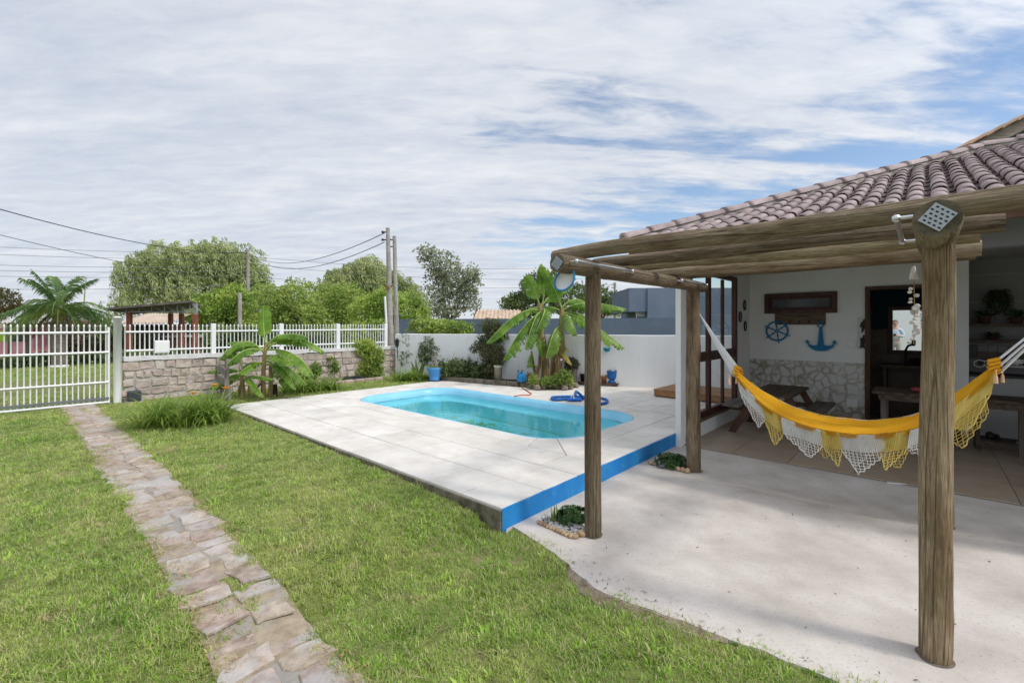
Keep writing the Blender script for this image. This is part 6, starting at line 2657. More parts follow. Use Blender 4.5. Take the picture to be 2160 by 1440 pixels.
def build_bananas():
    # --- left plant
    rr = random.Random(51)
    Y = 9.15
    root = thing('banana_plant', 'bushy banana plant by the left corner of the pool deck', 'banana plant', (0, 0, 0), 0, 'banana plants')
    o = at(540, Y, 0.11)
    root.location = o

    def stem(pts, r0, r1, m=M_banstem):
        b = MB()
        b.tube([p - o for p in pts], [r0 + (r1 - r0) * i / (len(pts) - 1) for i in range(len(pts))], 9)
        b.build('stem', m, root)
    stem([px3(556, 840, Y), px3(555, 800, Y), px3(558, 750, Y), px3(562, 722, Y)], 0.048, 0.032)
    stem([px3(514, 845, Y - .15, 0), px3(512, 815, Y - .15), px3(508, 780, Y - .1)], 0.055, 0.03)
    stem([px3(525, 842, Y, .1), px3(526, 805, Y, .1)], 0.035, 0.02)
    stem([px3(570, 838, Y, .1), px3(572, 800, Y, .1), px3(570, 770, Y, .1)], 0.05, 0.03)
    # base, control, tip in photo terms at the plant's depth, with depth offsets
    L = [((560, 722, 0), (553, 690, -.05), (556, 644, -.10), .13, 1.2, .05, .35),
         ((558, 745, 0), (515, 690, -.15), (463, 758, -.35), .17, 0.25, .12, .7),
         ((560, 735, 0), (630, 690, .05), (686, 744, .20), .13, -0.2, .15, .7),
         ((562, 738, 0), (630, 730, -.25), (662, 795, -.45), .16, -0.3, .12, .65),
         ((562, 750, 0), (590, 745, -.3), (620, 770, -.5), .14, -0.2, .1, .5),
         ((560, 770, 0), (600, 755, -.30), (624, 822, -.45), .09, -0.3, .2, .8),
         ((560, 760, 0), (600, 775, .15), (622, 805, .3), .12, 0.2, .12, .6),
         ((512, 785, 0), (480, 772, -.10), (436, 784, -.15), .08, 0.4, .08, .6),
         ((510, 800, 0), (480, 800, -.25), (440, 818, -.35), .09, 0.3, .08, .7),
         ((520, 795, -.1), (545, 790, -.35), (578, 800, -.5), .08, -0.3, .1, .6),
         ((514, 792, -.1), (535, 800, -.4), (556, 838, -.5), .09, -0.5, .1, .6),
         ((512, 780, 0), (520, 760, -.2), (550, 765, -.3), .10, 0.2, .1, .5),
         ((556, 740, .05), (530, 715, .2), (484, 722, .5), .13, 0.2, .15, .5),
         ((560, 735, .05), (585, 700, .25), (602, 706, .5), .14, 0.2, .15, .5),
         ((512, 775, .05), (500, 745, .1), (478, 738, .25), .09, 0.1, .15, .5),
         ((570, 770, .1), (590, 790, -.2), (612, 815, -.3), .08, -0.2, .2, .7),
         ((558, 742, 0), (520, 720, -.4), (478, 770, -.6), .13, 0.25, .15, .7), ((560, 730, 0), (600, 690, -.15), (650, 712, -.2), .14, -0.2, .2, .6),
         ((562, 755, 0), (605, 760, .1), (648, 812, .2), .13, -0.1, .2, .7), ((512, 790, 0), (490, 785, .1), (462, 808, .2), .10, 0.2, .1, .6), ((556, 765, 0), (535, 760, -.3), (500, 790, -.5), .11, 0.2, .15, .7)]
    for a, c, e, w, roll, torn, fold in L:
        banana_leaf(root, px3(a[0], a[1], Y, a[2]) - o, px3(c[0], c[1], Y, c[2]) - o, px3(e[0], e[1], Y, e[2]) - o, w * 1.25, roll, rr, torn * 1.3, fold=fold * 0.9)
    for px, py in ((505, 850), (532, 850), (520, 812)):
        b = MB()
        a = px3(512 if px < 530 else 556, 800, Y - .1) - o
        e = px3(px, py - 8, Y - .12) - o
        b.tube([a, a.lerp(e, .5) + Vector((-.02, -.03, 0)), e], [0.02, 0.025, 0.012], 6)
        b.build('dry_sheath', M_bandry, root)
    # --- tall clump against the white wall
    rr = random.Random(52)
    Y = 10.75
    root = thing('banana_plant', 'tall banana clump with torn leaves against the white wall', 'banana plant', (0, 0, 0), 0, 'banana plants')
    o = at(1155, Y, 0.12)
    root.location = o
    stem([px3(1182, 812, Y - .1), px3(1178, 770, Y - .05), px3(1186, 730, Y), px3(1184, 690, Y), px3(1186, 650, Y)], 0.095, 0.055)
    stem([px3(1148, 810, Y), px3(1150, 770, Y), px3(1140, 720, Y), px3(1142, 660, Y), px3(1138, 640, Y)], 0.09, 0.055)
    stem([px3(1165, 812, Y, .15), px3(1166, 770, Y, .15), px3(1168, 720, Y, .15)], 0.07, 0.04)
    stem([px3(1134, 812, Y - .1), px3(1126, 775, Y - .1), px3(1121, 740, Y - .1)], 0.045, 0.022, M_bandry)
    L = [((1140, 655, 0), (1095, 640, -.1), (1026, 724, -.35), .17, .2, .12, .8),
         ((1140, 660, 0), (1100, 680, -.25), (1062, 760, -.5), .15, .2, .35, .9),
         ((1142, 660, 0), (1130, 650, -.35), (1108, 738, -.6), .14, .1, .5, 1.0),
         ((1138, 645, 0), (1128, 600, -.05), (1108, 582, -.05), .15, .8, .1, .4),
         ((1145, 640, 0), (1150, 600, .05), (1143, 556, .1), .12, 1.0, .1, .4),
         ((1186, 655, 0), (1172, 600, -.05), (1140, 562, -.05), .15, .8, .15, .4),
         ((1184, 650, 0), (1210, 618, .0), (1238, 640, .1), .16, .3, .15, .6),
         ((1186, 655, 0), (1225, 625, -.2), (1322, 652, -.3), .12, -.2, .25, .9),
         ((1186, 660, 0), (1230, 660, -.25), (1318, 735, -.5), .14, -.2, .45, .9),
         ((1184, 668, 0), (1200, 650, -.3), (1217, 708, -.45), .14, -.1, .2, .8),
         ((1184, 690, 0), (1168, 680, -.4), (1152, 756, -.6), .15, .1, .4, .9),
         ((1145, 760, -.1), (1140, 730, -.4), (1136, 706, -.3), .10, 1.2, .05, .4),
         ((1142, 655, 0), (1160, 640, -.3), (1130, 700, -.55), .13, .3, .25, .8),
         ((1180, 655, 0), (1160, 640, .25), (1115, 650, .5), .15, .2, .2, .6),
         ((1180, 660, .1), (1225, 650, .3), (1262, 690, .4), .14, .2, .2, .7),
         ((1140, 650, .1), (1165, 610, .3), (1200, 600, .5), .15, .2, .2, .5),
         ((1121, 745, -.1), (1118, 750, -.2), (1114, 775, -.3), .05, .2, .1, .6),
         ((1132, 775, -.1), (1125, 765, -.2), (1113, 772, -.3), .06, .2, .1, .6)]
    for a, c, e, w, roll, torn, fold in L:
        banana_leaf(root, px3(a[0], a[1], Y, a[2]) - o, px3(c[0], c[1], Y, c[2]) - o, px3(e[0], e[1], Y, e[2]) - o, w * 1.4, roll, rr, min(.75, torn * 1.5), fold=fold * 0.85)
    my = leaf_mat('banana_leaf_yellow', (0.30, 0.22, 0.03), (0.42, 0.32, 0.06), isl=0.1, tr=0.3)
    for a, c, e, w in (((1182, 745, 0), (1192, 740, -.2), (1206, 770, -.3), .08), ((1186, 735, 0), (1196, 728, -.1), (1196, 742, -.2), .06)):
        banana_leaf(root, px3(a[0], a[1], Y, a[2]) - o, px3(c[0], c[1], Y, c[2]) - o, px3(e[0], e[1], Y, e[2]) - o, w, 0, rr, .2, my)
    for k in range(12):
        x0 = rr.choice((1142, 1150, 1168, 1184))
        y0 = rr.uniform(690, 760)
        b = MB()
        a = px3(x0, y0, Y - .08) - o
        e = px3(x0 + rr.uniform(-18, 14), min(812, y0 + rr.uniform(35, 75)), Y - .16) - o
        b.tube([a, a.lerp(e, .5) + Vector((rr.uniform(-.05, .05), -.05, 0)), e], [0.012, 0.03, 0.008], 5)
        b.build('dry_leaf', M_bandry, root)


build_bananas()


def blade_clump(b, c, n, L, w, rr, spread=0.12, up=0.9, arch=1.2):
    """arching strap leaves"""
    for _ in range(n):
        a = rr.uniform(0, 6.283)
        r = spread * math.sqrt(rr.random())
        p = Vector(c) + Vector((math.cos(a) * r, math.sin(a) * r, 0))
        az = a + rr.uniform(-.7, .7)
        d = Vector((math.cos(az), math.sin(az), 0))
        e = up * rr.uniform(0.75, 1.25)
        ll = L * rr.uniform(0.6, 1.15)
        side = Vector((-d.y, d.x, 0))
        i0 = len(b.v)
        ns = 5
        q = p.copy()
        ar = arch * rr.uniform(0.6, 1.3)
        for i in range(ns + 1):
            f = i / ns
            ww = w * (1 - f ** 2.2) + 0.0008
            for sg in (-1, 1):
                x = q + side * sg * ww + Vector((0, 0, 0.3 * ww * 0))
                b.v.append((x.x, x.y, x.z))
            ang = e - ar * f * 1.2
            q = q + (d * math.cos(ang) + Vector((0, 0, math.sin(ang)))) * (ll / ns)
        for i in range(ns):
            k = i0 + 2 * i
            b.f.append((k, k + 1, k + 3, k + 2))
            b.m.append(0)
            b.s.append(True)


M_lily = leaf_mat('daylily_leaf', (0.14, 0.23, 0.03), (0.24, 0.36, 0.06), (0.34, 0.45, 0.10), isl=0.25, tr=0.4, sc=3, rough=0.5)


def build_lilies():
    rr = random.Random(61)
    M_or = mat('orange_petal', (0.75, 0.28, 0.02), (0.85, 0.42, 0.04), scale=9, rough=0.6, transl=0.3)

    def flower(b_, p):
        for k in range(6):
            a = k * math.pi / 3
            d = Vector((math.cos(a), math.sin(a), 0.7)).normalized()
            leaf(b_, p, d, Vector((-d.x, -d.y, 1)), 0.07, 0.018)

    def clump(label, px, py, z, pts, n, L, flowers=()):
        Y = (1.6 - z) * 963 / (py - 684)
        root = thing('daylily_clump', label, 'plant', at(px, Y, z), 0, 'daylily clumps')
        b = MB()
        for (dx, dy, k) in pts:
            blade_clump(b, (dx, dy, -0.01), int(n * k), L, 0.010, rr, 0.14, 1.35, 1.75)
        b.build('foliage', M_lily, root)
        for (dx, dy, h) in flowers:
            b = MB()
            p = Vector((dx, dy, h))
            b.tube([(dx * .7, dy * .7, 0), p], 0.005, 5)
            b.build('flower_stalk', M_rib, root)
            b = MB()
            flower(b, p)
            flower(b, p + Vector((0.01, 0.01, -0.01)))
            b.build('flower', M_or, root)
    clump('large daylily clump at the left corner of the pool deck', 385, 903, 0.10, ((0, 0, 1), (-0.3, -0.02, .9), (-.45, -.1, .5), (0.22, 0.14, 1), (0.34, 0.22, .9), (0.1, .3, .7)), 150, 0.66,
          ((0.16, 0.45, 0.55), (-0.2, 0.5, 0.42), (0.3, .5, .5)))
    clump('daylily clump between left banana plant and deck edge, nearer', 640, 830, 0.11, ((0, 0, 1), (0.25, 0.22, 1), (-.2, -.15, .8), (.45, .4, .9), (-.05, .25, .7)), 90, 0.55)
    clump('daylily clump beside the deck, just left of blue pot', 862, 806, 0.12, ((0, 0.1, 1), (0.25, 0.2, 1), (-.25, 0.0, .8), (0, .3, .8)), 90, 0.50, ((.1, .9, .62), (0.0, 1.0, .7)))
    clump('small daylily tuft at the foot of the stone wall', 700, 806, 0.12, ((0, 0, 1), (.3, .3, .7)), 60, 0.3)


build_lilies()


def build_garden():
    rr = random.Random(71)
    # shrubs with trunk and crown
    def shrub(name, label, px, py, z, blobs, n, L, w, m, cat='shrub', clump=0.05, inner=0.3):
        Y = (1.6 - z) * 963 / (py - 684)
        base = at(px, Y, z)
        root = thing(name, label, cat, base)
        k = Y / 963
        bl = []
        for (bx, by, rx, rz) in blobs:
            p = at(bx, Y, hz(by, Y)) - base
            bl.append((p.x, p.y, p.z, rx * k, rx * k * .8, rz * k))
        b = MB()
        limbs(b, (0, 0, -0.02), bl, 0.02, rr)
        b.build('stems', M_bark, root)
        b = MB()
        crown(b, bl, n, L, w, rr, inner=inner, clump=clump)
        b.build('foliage', m, root)
        return root
    m_sh = leaf_mat('shrub_leaf', (0.06, 0.10, 0.03), (0.12, 0.17, 0.06), (0.19, 0.24, 0.10), sc=4)
    m_br = leaf_mat('bamboo_leaf', (0.05, 0.075, 0.025), (0.11, 0.13, 0.05), (0.20, 0.17, 0.09), sc=2.5)
    shrub('round_shrub', 'rounded dark green shrub behind the blue pot', 912, 795, 0.15, ((905, 728, 20, 20), (925, 735, 22, 24), (895, 748, 14, 18), (912, 755, 24, 20), (938, 760, 18, 20)), 5200, 0.06, 0.016, m_sh)
    shrub('twiggy_shrub', 'thin twiggy shrub beside the utility poles', 862, 795, 0.12, ((862, 715, 16, 28), (873, 745, 16, 26), (852, 755, 14, 24)), 800, 0.06, 0.014, m_sh, inner=0.1)
    shrub('climbing_shrub', 'light green climber spilling over stone wall near its end', 752, 800, 0.12, ((740, 735, 16, 16), (758, 742, 18, 16), (775, 735, 14, 12), (765, 775, 14, 16), (785, 755, 14, 26), (770, 728, 22, 12)), 3000, 0.08, 0.02, M_cit)
    shrub('climbing_shrub', 'dark green fern tuft growing on the middle of stone wall', 690, 806, 0.12, ((695, 762, 13, 13), (705, 775, 12, 12)), 700, 0.09, 0.013, M_mid)
    shrub('climbing_shrub', 'green leafy climber on stone wall just before the pier', 790, 800, 0.12, ((785, 770, 14, 22), (800, 750, 10, 20), (798, 782, 12, 14)), 1700, 0.08, 0.02, M_mid)
    shrub('climbing_shrub', 'pale green weed tuft on stone wall behind right banana leaf', 650, 812, 0.12, ((640, 790, 16, 14), (665, 782, 12, 16)), 1100, 0.08, 0.016, M_cit)
    shrub('ground_shrub', 'low green weeds in front of the tyre planter', 735, 800, 0.12, ((725, 784, 24, 12), (758, 784, 22, 12), (785, 786, 16, 12)), 2000, 0.06, 0.013, M_mid)
    shrub('ground_shrub', 'dark low shrubs in the garden bed between blue pot and bamboo', 985, 803, 0.16, ((945, 778, 22, 18), (972, 776, 26, 20), (1003, 782, 24, 16), (1030, 790, 20, 11)), 4200, 0.07, 0.018, m_sh)
    shrub('seedling_shrub', 'slender upright seedling in front of white wall', 996, 800, 0.16, ((990, 760, 6, 12), (998, 770, 7, 16), (988, 778, 7, 12)), 230, 0.05, 0.01, m_sh, inner=0.0)
    shrub('flowering_bush', 'pink flowered bush at the foot of tall banana clump', 1180, 822, 0.17, ((1175, 800, 16, 10), (1192, 795, 14, 14), (1155, 805, 16, 8), (1200, 805, 10, 10), (1125, 800, 10, 12)), 2600, 0.05, 0.016, M_mid)
    shrub('grass_shrub', 'spiky grass clump right of the round dark shrub', 950, 797, 0.15, ((952, 775, 10, 14),), 60, 0.05, 0.01, m_sh)
    # pink blossoms
    Y = 1.43 * 963 / (816 - 684)
    root = thing('blossom_spray', 'scattered small pink blossoms among the bush below banana clump', 'flowers', at(1175, Y, 0.17))
    m_pk = mat('pink_petal', (0.70, 0.35, 0.50), (0.80, 0.60, 0.70), scale=20, rough=0.7)
    o = root.location
    for (px, py) in ((1174, 797), (1186, 783), (1184, 758), (1193, 802), (1196, 809), (1153, 800), (1188, 813), (1206, 804)):
        b = MB()
        p = px3(px, py, Y - .18) - o
        for k in range(5):
            a = k * 1.2566
            leaf(b, p, Vector((math.cos(a), -0.35, math.sin(a))).normalized(), Vector((0, -1, 0)), 0.035, 0.013)
        b.tube([p, p + Vector((0, 0.12, -0.10))], 0.003, 4)
        b.build('blossom', m_pk, root)
    # spiky grass leaves
    Y = 12.0
    root = thing('spear_plant', 'broad spear leaved plant left of the blue pot', 'plant', at(882, 12.1, 0.13))
    b = MB()
    for k in range(9):
        a = rr.uniform(0, 6.28)
        d = Vector((math.cos(a) * 0.45, math.sin(a) * 0.3, rr.uniform(.7, 1.2))).normalized()
        leaf(b, Vector((0, 0, 0.0)), d, Vector((0, -1, 0)), rr.uniform(.35, .6), 0.045)
    b.build('foliage', M_drk, root)
    root = thing('fountain_grass', 'arching fountain grass clump right of the blue pot', 'plant', at(948, 11.9, 0.15))
    b = MB()
    blade_clump(b, (0, 0, 0), 170, 0.75, 0.007, rr, 0.10, 1.35, 1.0)
    b.build('foliage', leaf_mat('grey_grass', (0.06, 0.085, 0.035), (0.13, 0.16, 0.07), isl=0.3), root)
    # bamboo
    Y = 11.55
    root = thing('bamboo_clump', 'tall slender bamboo clump in front of the white wall', 'bamboo', at(1036, Y, 0.16))
    o = root.location
    for k in range(16):
        b = MB()
        x = 1036 + rr.uniform(-14, 16)
        p0 = px3(x, 800, Y, rr.uniform(-.12, .15)) - o
        p0.z = 0
        p2 = px3(x + rr.uniform(-22, 26), rr.uniform(668, 720), Y, rr.uniform(-.2, .2)) - o
        b.tube([p0, p0.lerp(p2, .5) + Vector((rr.uniform(-.05, .05), 0, .05)), p2], [0.008, 0.007, 0.003], 5)
        b.build('culm', mat('bamboo_culm', (0.11, 0.13, 0.05), (0.20, 0.19, 0.09), scale=9, rough=0.6), root)
    bl = [(px3(a, c, Y) - o, e * Y / 963, g * Y / 963) for a, c, e, g in ((1036, 690, 26, 20), (1050, 700, 20, 22), (1020, 730, 18, 26), (1045, 750, 20, 30), (1030, 775, 16, 22), (1000, 735, 9, 6))]
    b = MB()
    crown(b, [(p.x, p.y, p.z, r, r * .7, h) for p, r, h in bl], 5600, 0.095, 0.012, rr, inner=0.15, hang=0.7, clump=0.06)
    b.build('foliage', m_br, root)
    # ---- kerb blocks along the garden bed
    M_kb = mat('mossy_block', (0.10, 0.085, 0.06), (0.23, 0.20, 0.155), scale=7, rough=0.95, bump=0.6, rnd=0.15)
    root = thing('garden_kerb', 'low mossy block kerb edging the garden bed behind the pool', 'kerb', W(0, 0, DZ), RZ)
    path = [(-7.32, 4.50), (-6.6, 4.62), (-5.95, 4.73), (-5.05, 4.90)]
    for (a, c) in zip(path, path[1:]):
        L = math.hypot(c[0] - a[0], c[1] - a[1])
        n = max(1, int(round(L / 0.34)))
        ang = math.atan2(c[1] - a[1], c[0] - a[0])
        for k in range(n):
            f = (k + .5) / n
            b = MB()
            b.box((0, 0, 0.05), (L / n - 0.012, 0.10, 0.11 + rr.uniform(-.015, .02)), ch=0.012)
            ob = b.build('block', M_kb, root, (a[0] + (c[0] - a[0]) * f, a[1] + (c[1] - a[1]) * f, 0.0))
            ob.rotation_euler = (0, rr.uniform(-.03, .03), ang + rr.uniform(-.05, .05))
    for k in range(3):
        b = MB()
        b.box((0, 0, 0.055), (0.10, 0.30, 0.12), ch=0.012)
        b.build('block', M_kb, root, (-5.02 + k * 0.03, 5.08 + k * 0.31, 0))
    # soil in the bed
    b = MB()
    b.prism([(-7.3, 4.55), (-5.06, 4.94), (-4.95, wall_t(-4.95) - .07), (-9.0, wall_t(-9.0) - .07), (-8.2, 4.5)], 0.0, 0.21)
    x = b.build('garden_bed', mat('bed_soil', (0.035, 0.026, 0.018), (0.08, 0.065, 0.045), scale=9, rough=0.98, bump=0.8), None, W(0, 0), RZ)
    tag(x, 'dark soil of the garden bed along the white wall', kind='structure')
    # ---- pots
    M_bp = mat('blue_pot_paint', (0.05, 0.24, 0.58), (0.10, 0.33, 0.66), scale=5, rough=0.5, bump=0.3, bscale=20)
    M_bd = mat('deep_blue_glaze', (0.012, 0.11, 0.36), (0.02, 0.15, 0.44), scale=5, rough=0.35)
    M_tc = mat('terracotta', (0.30, 0.11, 0.055), (0.42, 0.18, 0.10), scale=8, rough=0.9)

    def pot(name, label, loc, prof, m, n=24, cat='plant pot'):
        root = thing(name, label, cat, loc)
        b = MB()
        b.lathe(prof, n)
        b.build('pot', m, root)
        return root

    def prof_pot(r, h, base=0.72, lip=1.06):
        return [(0.0, 0.0), (r * base, 0.0), (r * 0.97, h * 0.86), (r * lip, h * 0.87), (r * lip, h), (r * 0.92, h), (r * 0.88, h * 0.88), (0, h * 0.87)]

    def filler(root, r, z, n, L, m, up=0.8):
        b = MB()
        for _ in range(n):
            a = rr.uniform(0, 6.28)
            q = r * math.sqrt(rr.random())
            d = Vector((math.cos(a) * 0.6, math.sin(a) * 0.6, rr.uniform(.2, 1.2) * up)).normalized()
            leaf(b, Vector((math.cos(a) * q, math.sin(a) * q, z)), d, Vector((rr.uniform(-1, 1), -1, .5)), L * rr.uniform(.5, 1.2), L * 0.16)
        b.build('foliage', m, root)
    Y = 1.43 * 963 / (803 - 684)
    r_ = pot('flower_pot', 'large light blue pot with dry trunk at the deck corner', at(917, Y, DZ + .002),
             [(0.0, 0.0), (0.135, 0.0), (0.14, 0.03), (0.13, 0.05), (0.145, 0.12), (0.165, 0.24), (0.195, 0.30), (0.20, 0.345), (0.18, 0.345), (0.165, 0.30), (0, 0.30)], M_bp)
    filler(r_, 0.15, 0.30, 130, 0.10, leaf_mat('yellow_bedding', (0.35, 0.26, 0.03), (0.30, 0.34, 0.05), isl=.3))
    b = MB()
    b.tube([(0.01, 0, 0.28), (0.03, 0, 0.5), (0.02, 0, 0.68)], [0.035, 0.028, 0.03], 7)
    b.tube([(0.03, 0, 0.5), (-0.06, -0.03, 0.4), (-0.09, -.04, 0.3)], [0.02, 0.015, 0.01], 5)
    b.build('dry_trunk', mat('dead_wood', (0.22, 0.19, 0.15), (0.36, 0.32, 0.27), scale=9, rough=0.95, stretch=(4, 4, .6)), r_)
    b = MB()
    b.lathe([(0.0, 0.0), (0.16, 0.0), (0.17, 0.03), (0.15, 0.03)], 24)
    b.build('saucer', mat('dark_saucer', (0.03, 0.06, 0.13), rough=0.6), r_)
    Y2 = 10.95
    r_ = pot('cylinder_pot', 'tall cream cylinder pot beside the bamboo', at(1051, Y2 + .15, 0.19), [(0, 0), (0.085, 0), (0.095, 0.36), (0.105, 0.36), (0.105, 0.41), (0.085, 0.41), (0.08, 0.37), (0, 0.37)], mat('cream_plastic', (0.50, 0.46, 0.36), (0.58, 0.54, 0.44), scale=5, rough=0.7))
    filler(r_, 0.08, 0.38, 26, 0.09, m_sh)
    # watering can
    root = thing('watering_can', 'bright blue watering can on the garden kerb', 'watering can', W(-5.02, 4.97, DZ + 0.112), RZ - 0.5)
    M_wc = mat('can_blue', (0.008, 0.19, 0.46), (0.012, 0.24, 0.52), scale=4, rough=0.35, spec=0.5)
    b = MB()
    b.lathe([(0.0, 0.0), (0.10, 0.0), (0.112, 0.03), (0.112, 0.14), (0.09, 0.19), (0.06, 0.20), (0.06, 0.185), (0, 0.185)], 18)
    b.build('body', M_wc, root)
    b = MB()
    b.tube([(-0.09, 0, 0.05), (-0.17, 0, 0.14), (-0.21, 0, 0.21)], [0.022, 0.014, 0.012], 8)
    b.lathe([(0.012, 0), (0.03, 0.03), (0.0, 0.032)], 10, M=Matrix.Translation((-0.21, 0, 0.205)) @ Matrix.Rotation(R(-50), 4, 'Y'))
    b.build('spout', M_wc, root)
    b = MB()
    b.tube([(-0.02, 0, 0.195), (0.03, 0, 0.27), (0.11, 0, 0.25), (0.14, 0, 0.15), (0.11, 0, 0.06)], 0.012, 8)
    b.build('handle', M_wc, root)
    # terracotta trough
    root = thing('trough_pot', 'small terracotta trough pot next to the watering can', 'plant pot', W(-4.97, 5.26, DZ + 0.118), RZ)
    b = MB()
    b.box((0, 0, 0.065), (0.13, 0.19, 0.13), ch=0.008)
    b.box((0, 0, 0.12), (0.15, 0.21, 0.03), ch=0.006)
    b.build('pot', M_tc, root)
    filler(root, 0.07, 0.13, 34, 0.08, mat('withered', (0.22, 0.16, 0.09), (0.30, 0.22, 0.14), scale=9, rough=0.9))
    # stones round the banana bed
    root = thing('rock_border', 'rough grey rocks bordering the tall banana clump', 'rocks', W(0, 0, DZ), RZ)
    M_rk = mat('border_rock', (0.15, 0.12, 0.09), (0.30, 0.26, 0.21), scale=9, rough=0.95, bump=0.6, rnd=0.15)
    cb = ST(at(1158, 10.6).x, 10.6)
    for k in range(9):
        px = 1122 + k * 11.5
        Yk = 1.43 * 963 / (820 + 3 * math.sin(k * 1.3) - 684)
        q = at(px, Yk)
        s, t = ST(q.x, q.y)
        b = MB()
        b.ball((0, 0, 0.05), 0.09, (rr.uniform(.8, 1.2), 0.8, rr.uniform(.6, .95)), n=8, m=6, jit=0.13, smooth=False)
        b.build('rock', M_rk, root, (s, t, 0))
    # bed soil for the banana clump and lawn scrap in front
    b = MB()
    pts = []
    for k in range(22):
        a = 2 * math.pi * k / 22
        q = at(1160 + 62 * math.cos(a), 10.62 - 0.62 * math.sin(a) if math.sin(a) > 0 else 10.62 - 0.5 * math.sin(a))
        s, t = ST(q.x, q.y)
        pts.append((s + .04 * noise.noise(Vector((k, 0, 0))), t))
    if sum(pts[i][0] * pts[(i + 1) % 22][1] - pts[(i + 1) % 22][0] * pts[i][1] for i in range(22)) < 0:
        pts = pts[::-1]
    b.prism(pts, DZ - 0.02, DZ + 0.012)
    x = b.build('banana_bed', mat('mossy_soil', (0.05, 0.06, 0.02), (0.10, 0.12, 0.04), scale=6, rough=0.98, bump=0.8), None, W(0, 0), RZ)
    tag(x, 'mossy soil bed under the tall banana clump', kind='structure')
    # clipped bush on log stump
    Y3 = 10.75
    root = thing('stump_planter', 'round clipped bush growing on a grey log stump', 'planter', at(1208, Y3, DZ))
    b = MB()
    b.tube([(0, 0, 0), (0.01, 0, 0.2), (0, 0, 0.40)], [0.12, 0.10, 0.12], 12)
    b.build('stump', mat('grey_stump', (0.14, 0.12, 0.10), (0.27, 0.235, 0.20), scale=5, rough=0.95, stretch=(4, 4, .5), bump=0.6), root)
    b = MB()
    crown(b, [(-0.02, 0, 0.48, 0.17, 0.17, 0.15)], 1500, 0.05, 0.010, rr, inner=0.6)
    b.build('bush', leaf_mat('heather_leaf', (0.07, 0.075, 0.04), (0.13, 0.12, 0.07), isl=0.3), root)
    # low plank shelf with pots
    Yp = 10.75
    a = at(1225, Yp)
    root = thing('plank_shelf', 'low dark plank shelf for pots against white wall', 'shelf', at(1262, Yp, DZ), math.atan2(-0.35, 1))
    b = MB()
    b.box((0, 0, 0.055), (0.96, 0.28, 0.03), ch=0.004)
    b.build('plank', M_wood, root)
    for x_ in (-0.4, 0.4):
        b = MB()
        b.box((x_, 0, 0.02), (0.10, 0.24, 0.04))
        b.build('foot', M_wood, root)
    pz = DZ + 0.071
    r_ = pot('black_pot', 'black plastic plant pot behind the leftmost pergola post', at(1232, Yp + .1, pz), prof_pot(0.10, 0.19), mat('black_plastic', (0.015, 0.017, 0.02), rough=0.5))
    filler(r_, 0.08, 0.17, 16, 0.07, m_sh)
    r_ = pot('clay_pot', 'small terracotta pot beside the blue urn', at(1274, Yp - .06, pz), prof_pot(0.075, 0.15), M_tc)
    filler(r_, 0.06, 0.13, 24, 0.07, mat('withered', (0.2, 0.15, 0.1)))
    r_ = pot('blue_urn', 'deep blue footed urn pot against white wall', at(1291, Yp - .09, pz), [(0, 0), (0.10, 0), (0.105, 0.02), (0.065, 0.06), (0.085, 0.08), (0.11, 0.13), (0.12, 0.25), (0.128, 0.26), (0.128, 0.28), (0.11, 0.28), (0.105, 0.25), (0, 0.25)], M_bd)
    filler(r_, 0.10, 0.26, 50, 0.08, leaf_mat('grey_plant', (0.16, 0.15, 0.12), (0.26, 0.24, 0.2), isl=.3), 0.5)
    # hanging blue bowl planter
    pw = Vector((dirX(1283) * 10.65, 10.65, 0))
    s, t = ST(pw.x, pw.y)
    pw = W(s, wall_t(s) - 0.14, hz(741, 10.7))
    root = thing('wall_planter', 'small turquoise bowl planter hung on the white wall', 'planter', pw)
    b = MB()
    b.lathe([(0, 0), (0.05, 0.005), (0.085, 0.06), (0.085, 0.085), (0.075, 0.085), (0.07, 0.06), (0, 0.05)], 18)
    b.build('bowl', mat('turquoise_glaze', (0.01, 0.20, 0.34), (0.015, 0.25, 0.40), scale=5, rough=0.35), root)
    filler(root, 0.07, 0.07, 30, 0.05, M_mid)
    b = MB()
    b.tube([(0, 0.06, 0.08), (0, 0.13, 0.11)], 0.006, 5)
    b.build('bracket', M_dark_metal, root)
    # tyre planter, dark pot, edging stones by the stone wall
    M_ty = mat('tyre_rubber', (0.012, 0.013, 0.016), (0.03, 0.032, 0.036), scale=20, rough=0.8, bump=0.4)
    Yt = 1.48 * 963 / (805 - 684)
    root = thing('tyre_planter', 'half buried black tyre planter on the grass by stone wall', 'tyre', at(748, Yt, 0.12), 0.85)
    b = MB()
    b.lathe([(0.17, 0.10), (0.20, 0.125), (0.25, 0.12), (0.27, 0.08), (0.27, 0.0), (0.25, -0.04), (0.17, -0.04), (0.17, 0.10)], 28)
    b.build('tyre', M_ty, root)
    b = MB()
    b.lathe([(0.0, 0.07), (0.17, 0.06)], 18)
    b.build('soil', mat('bed_soil', (0.04, 0.03, 0.02)), root)
    root = thing('dark_stump', 'blackened stump post right of left banana plant', 'stump', at(579, 9.3, 0.11))
    b = MB()
    b.tube([(0, 0, -.02), (0.01, 0, 0.12), (-0.005, 0, 0.27)], [0.06, 0.05, 0.058], 9)
    b.build('stump', mat('charred', (0.018, 0.014, 0.012), (0.05, 0.04, 0.035), scale=12, rough=0.95, bump=0.7), root)
    root = thing('edging_stones', 'row of pinkish edging stones in front of the stone wall', 'edging', (0, 0, 0))
    M_es = mat('edging_stone', (0.32, 0.24, 0.19), (0.46, 0.37, 0.31), scale=8, rough=0.95, bump=0.5, rnd=0.12)
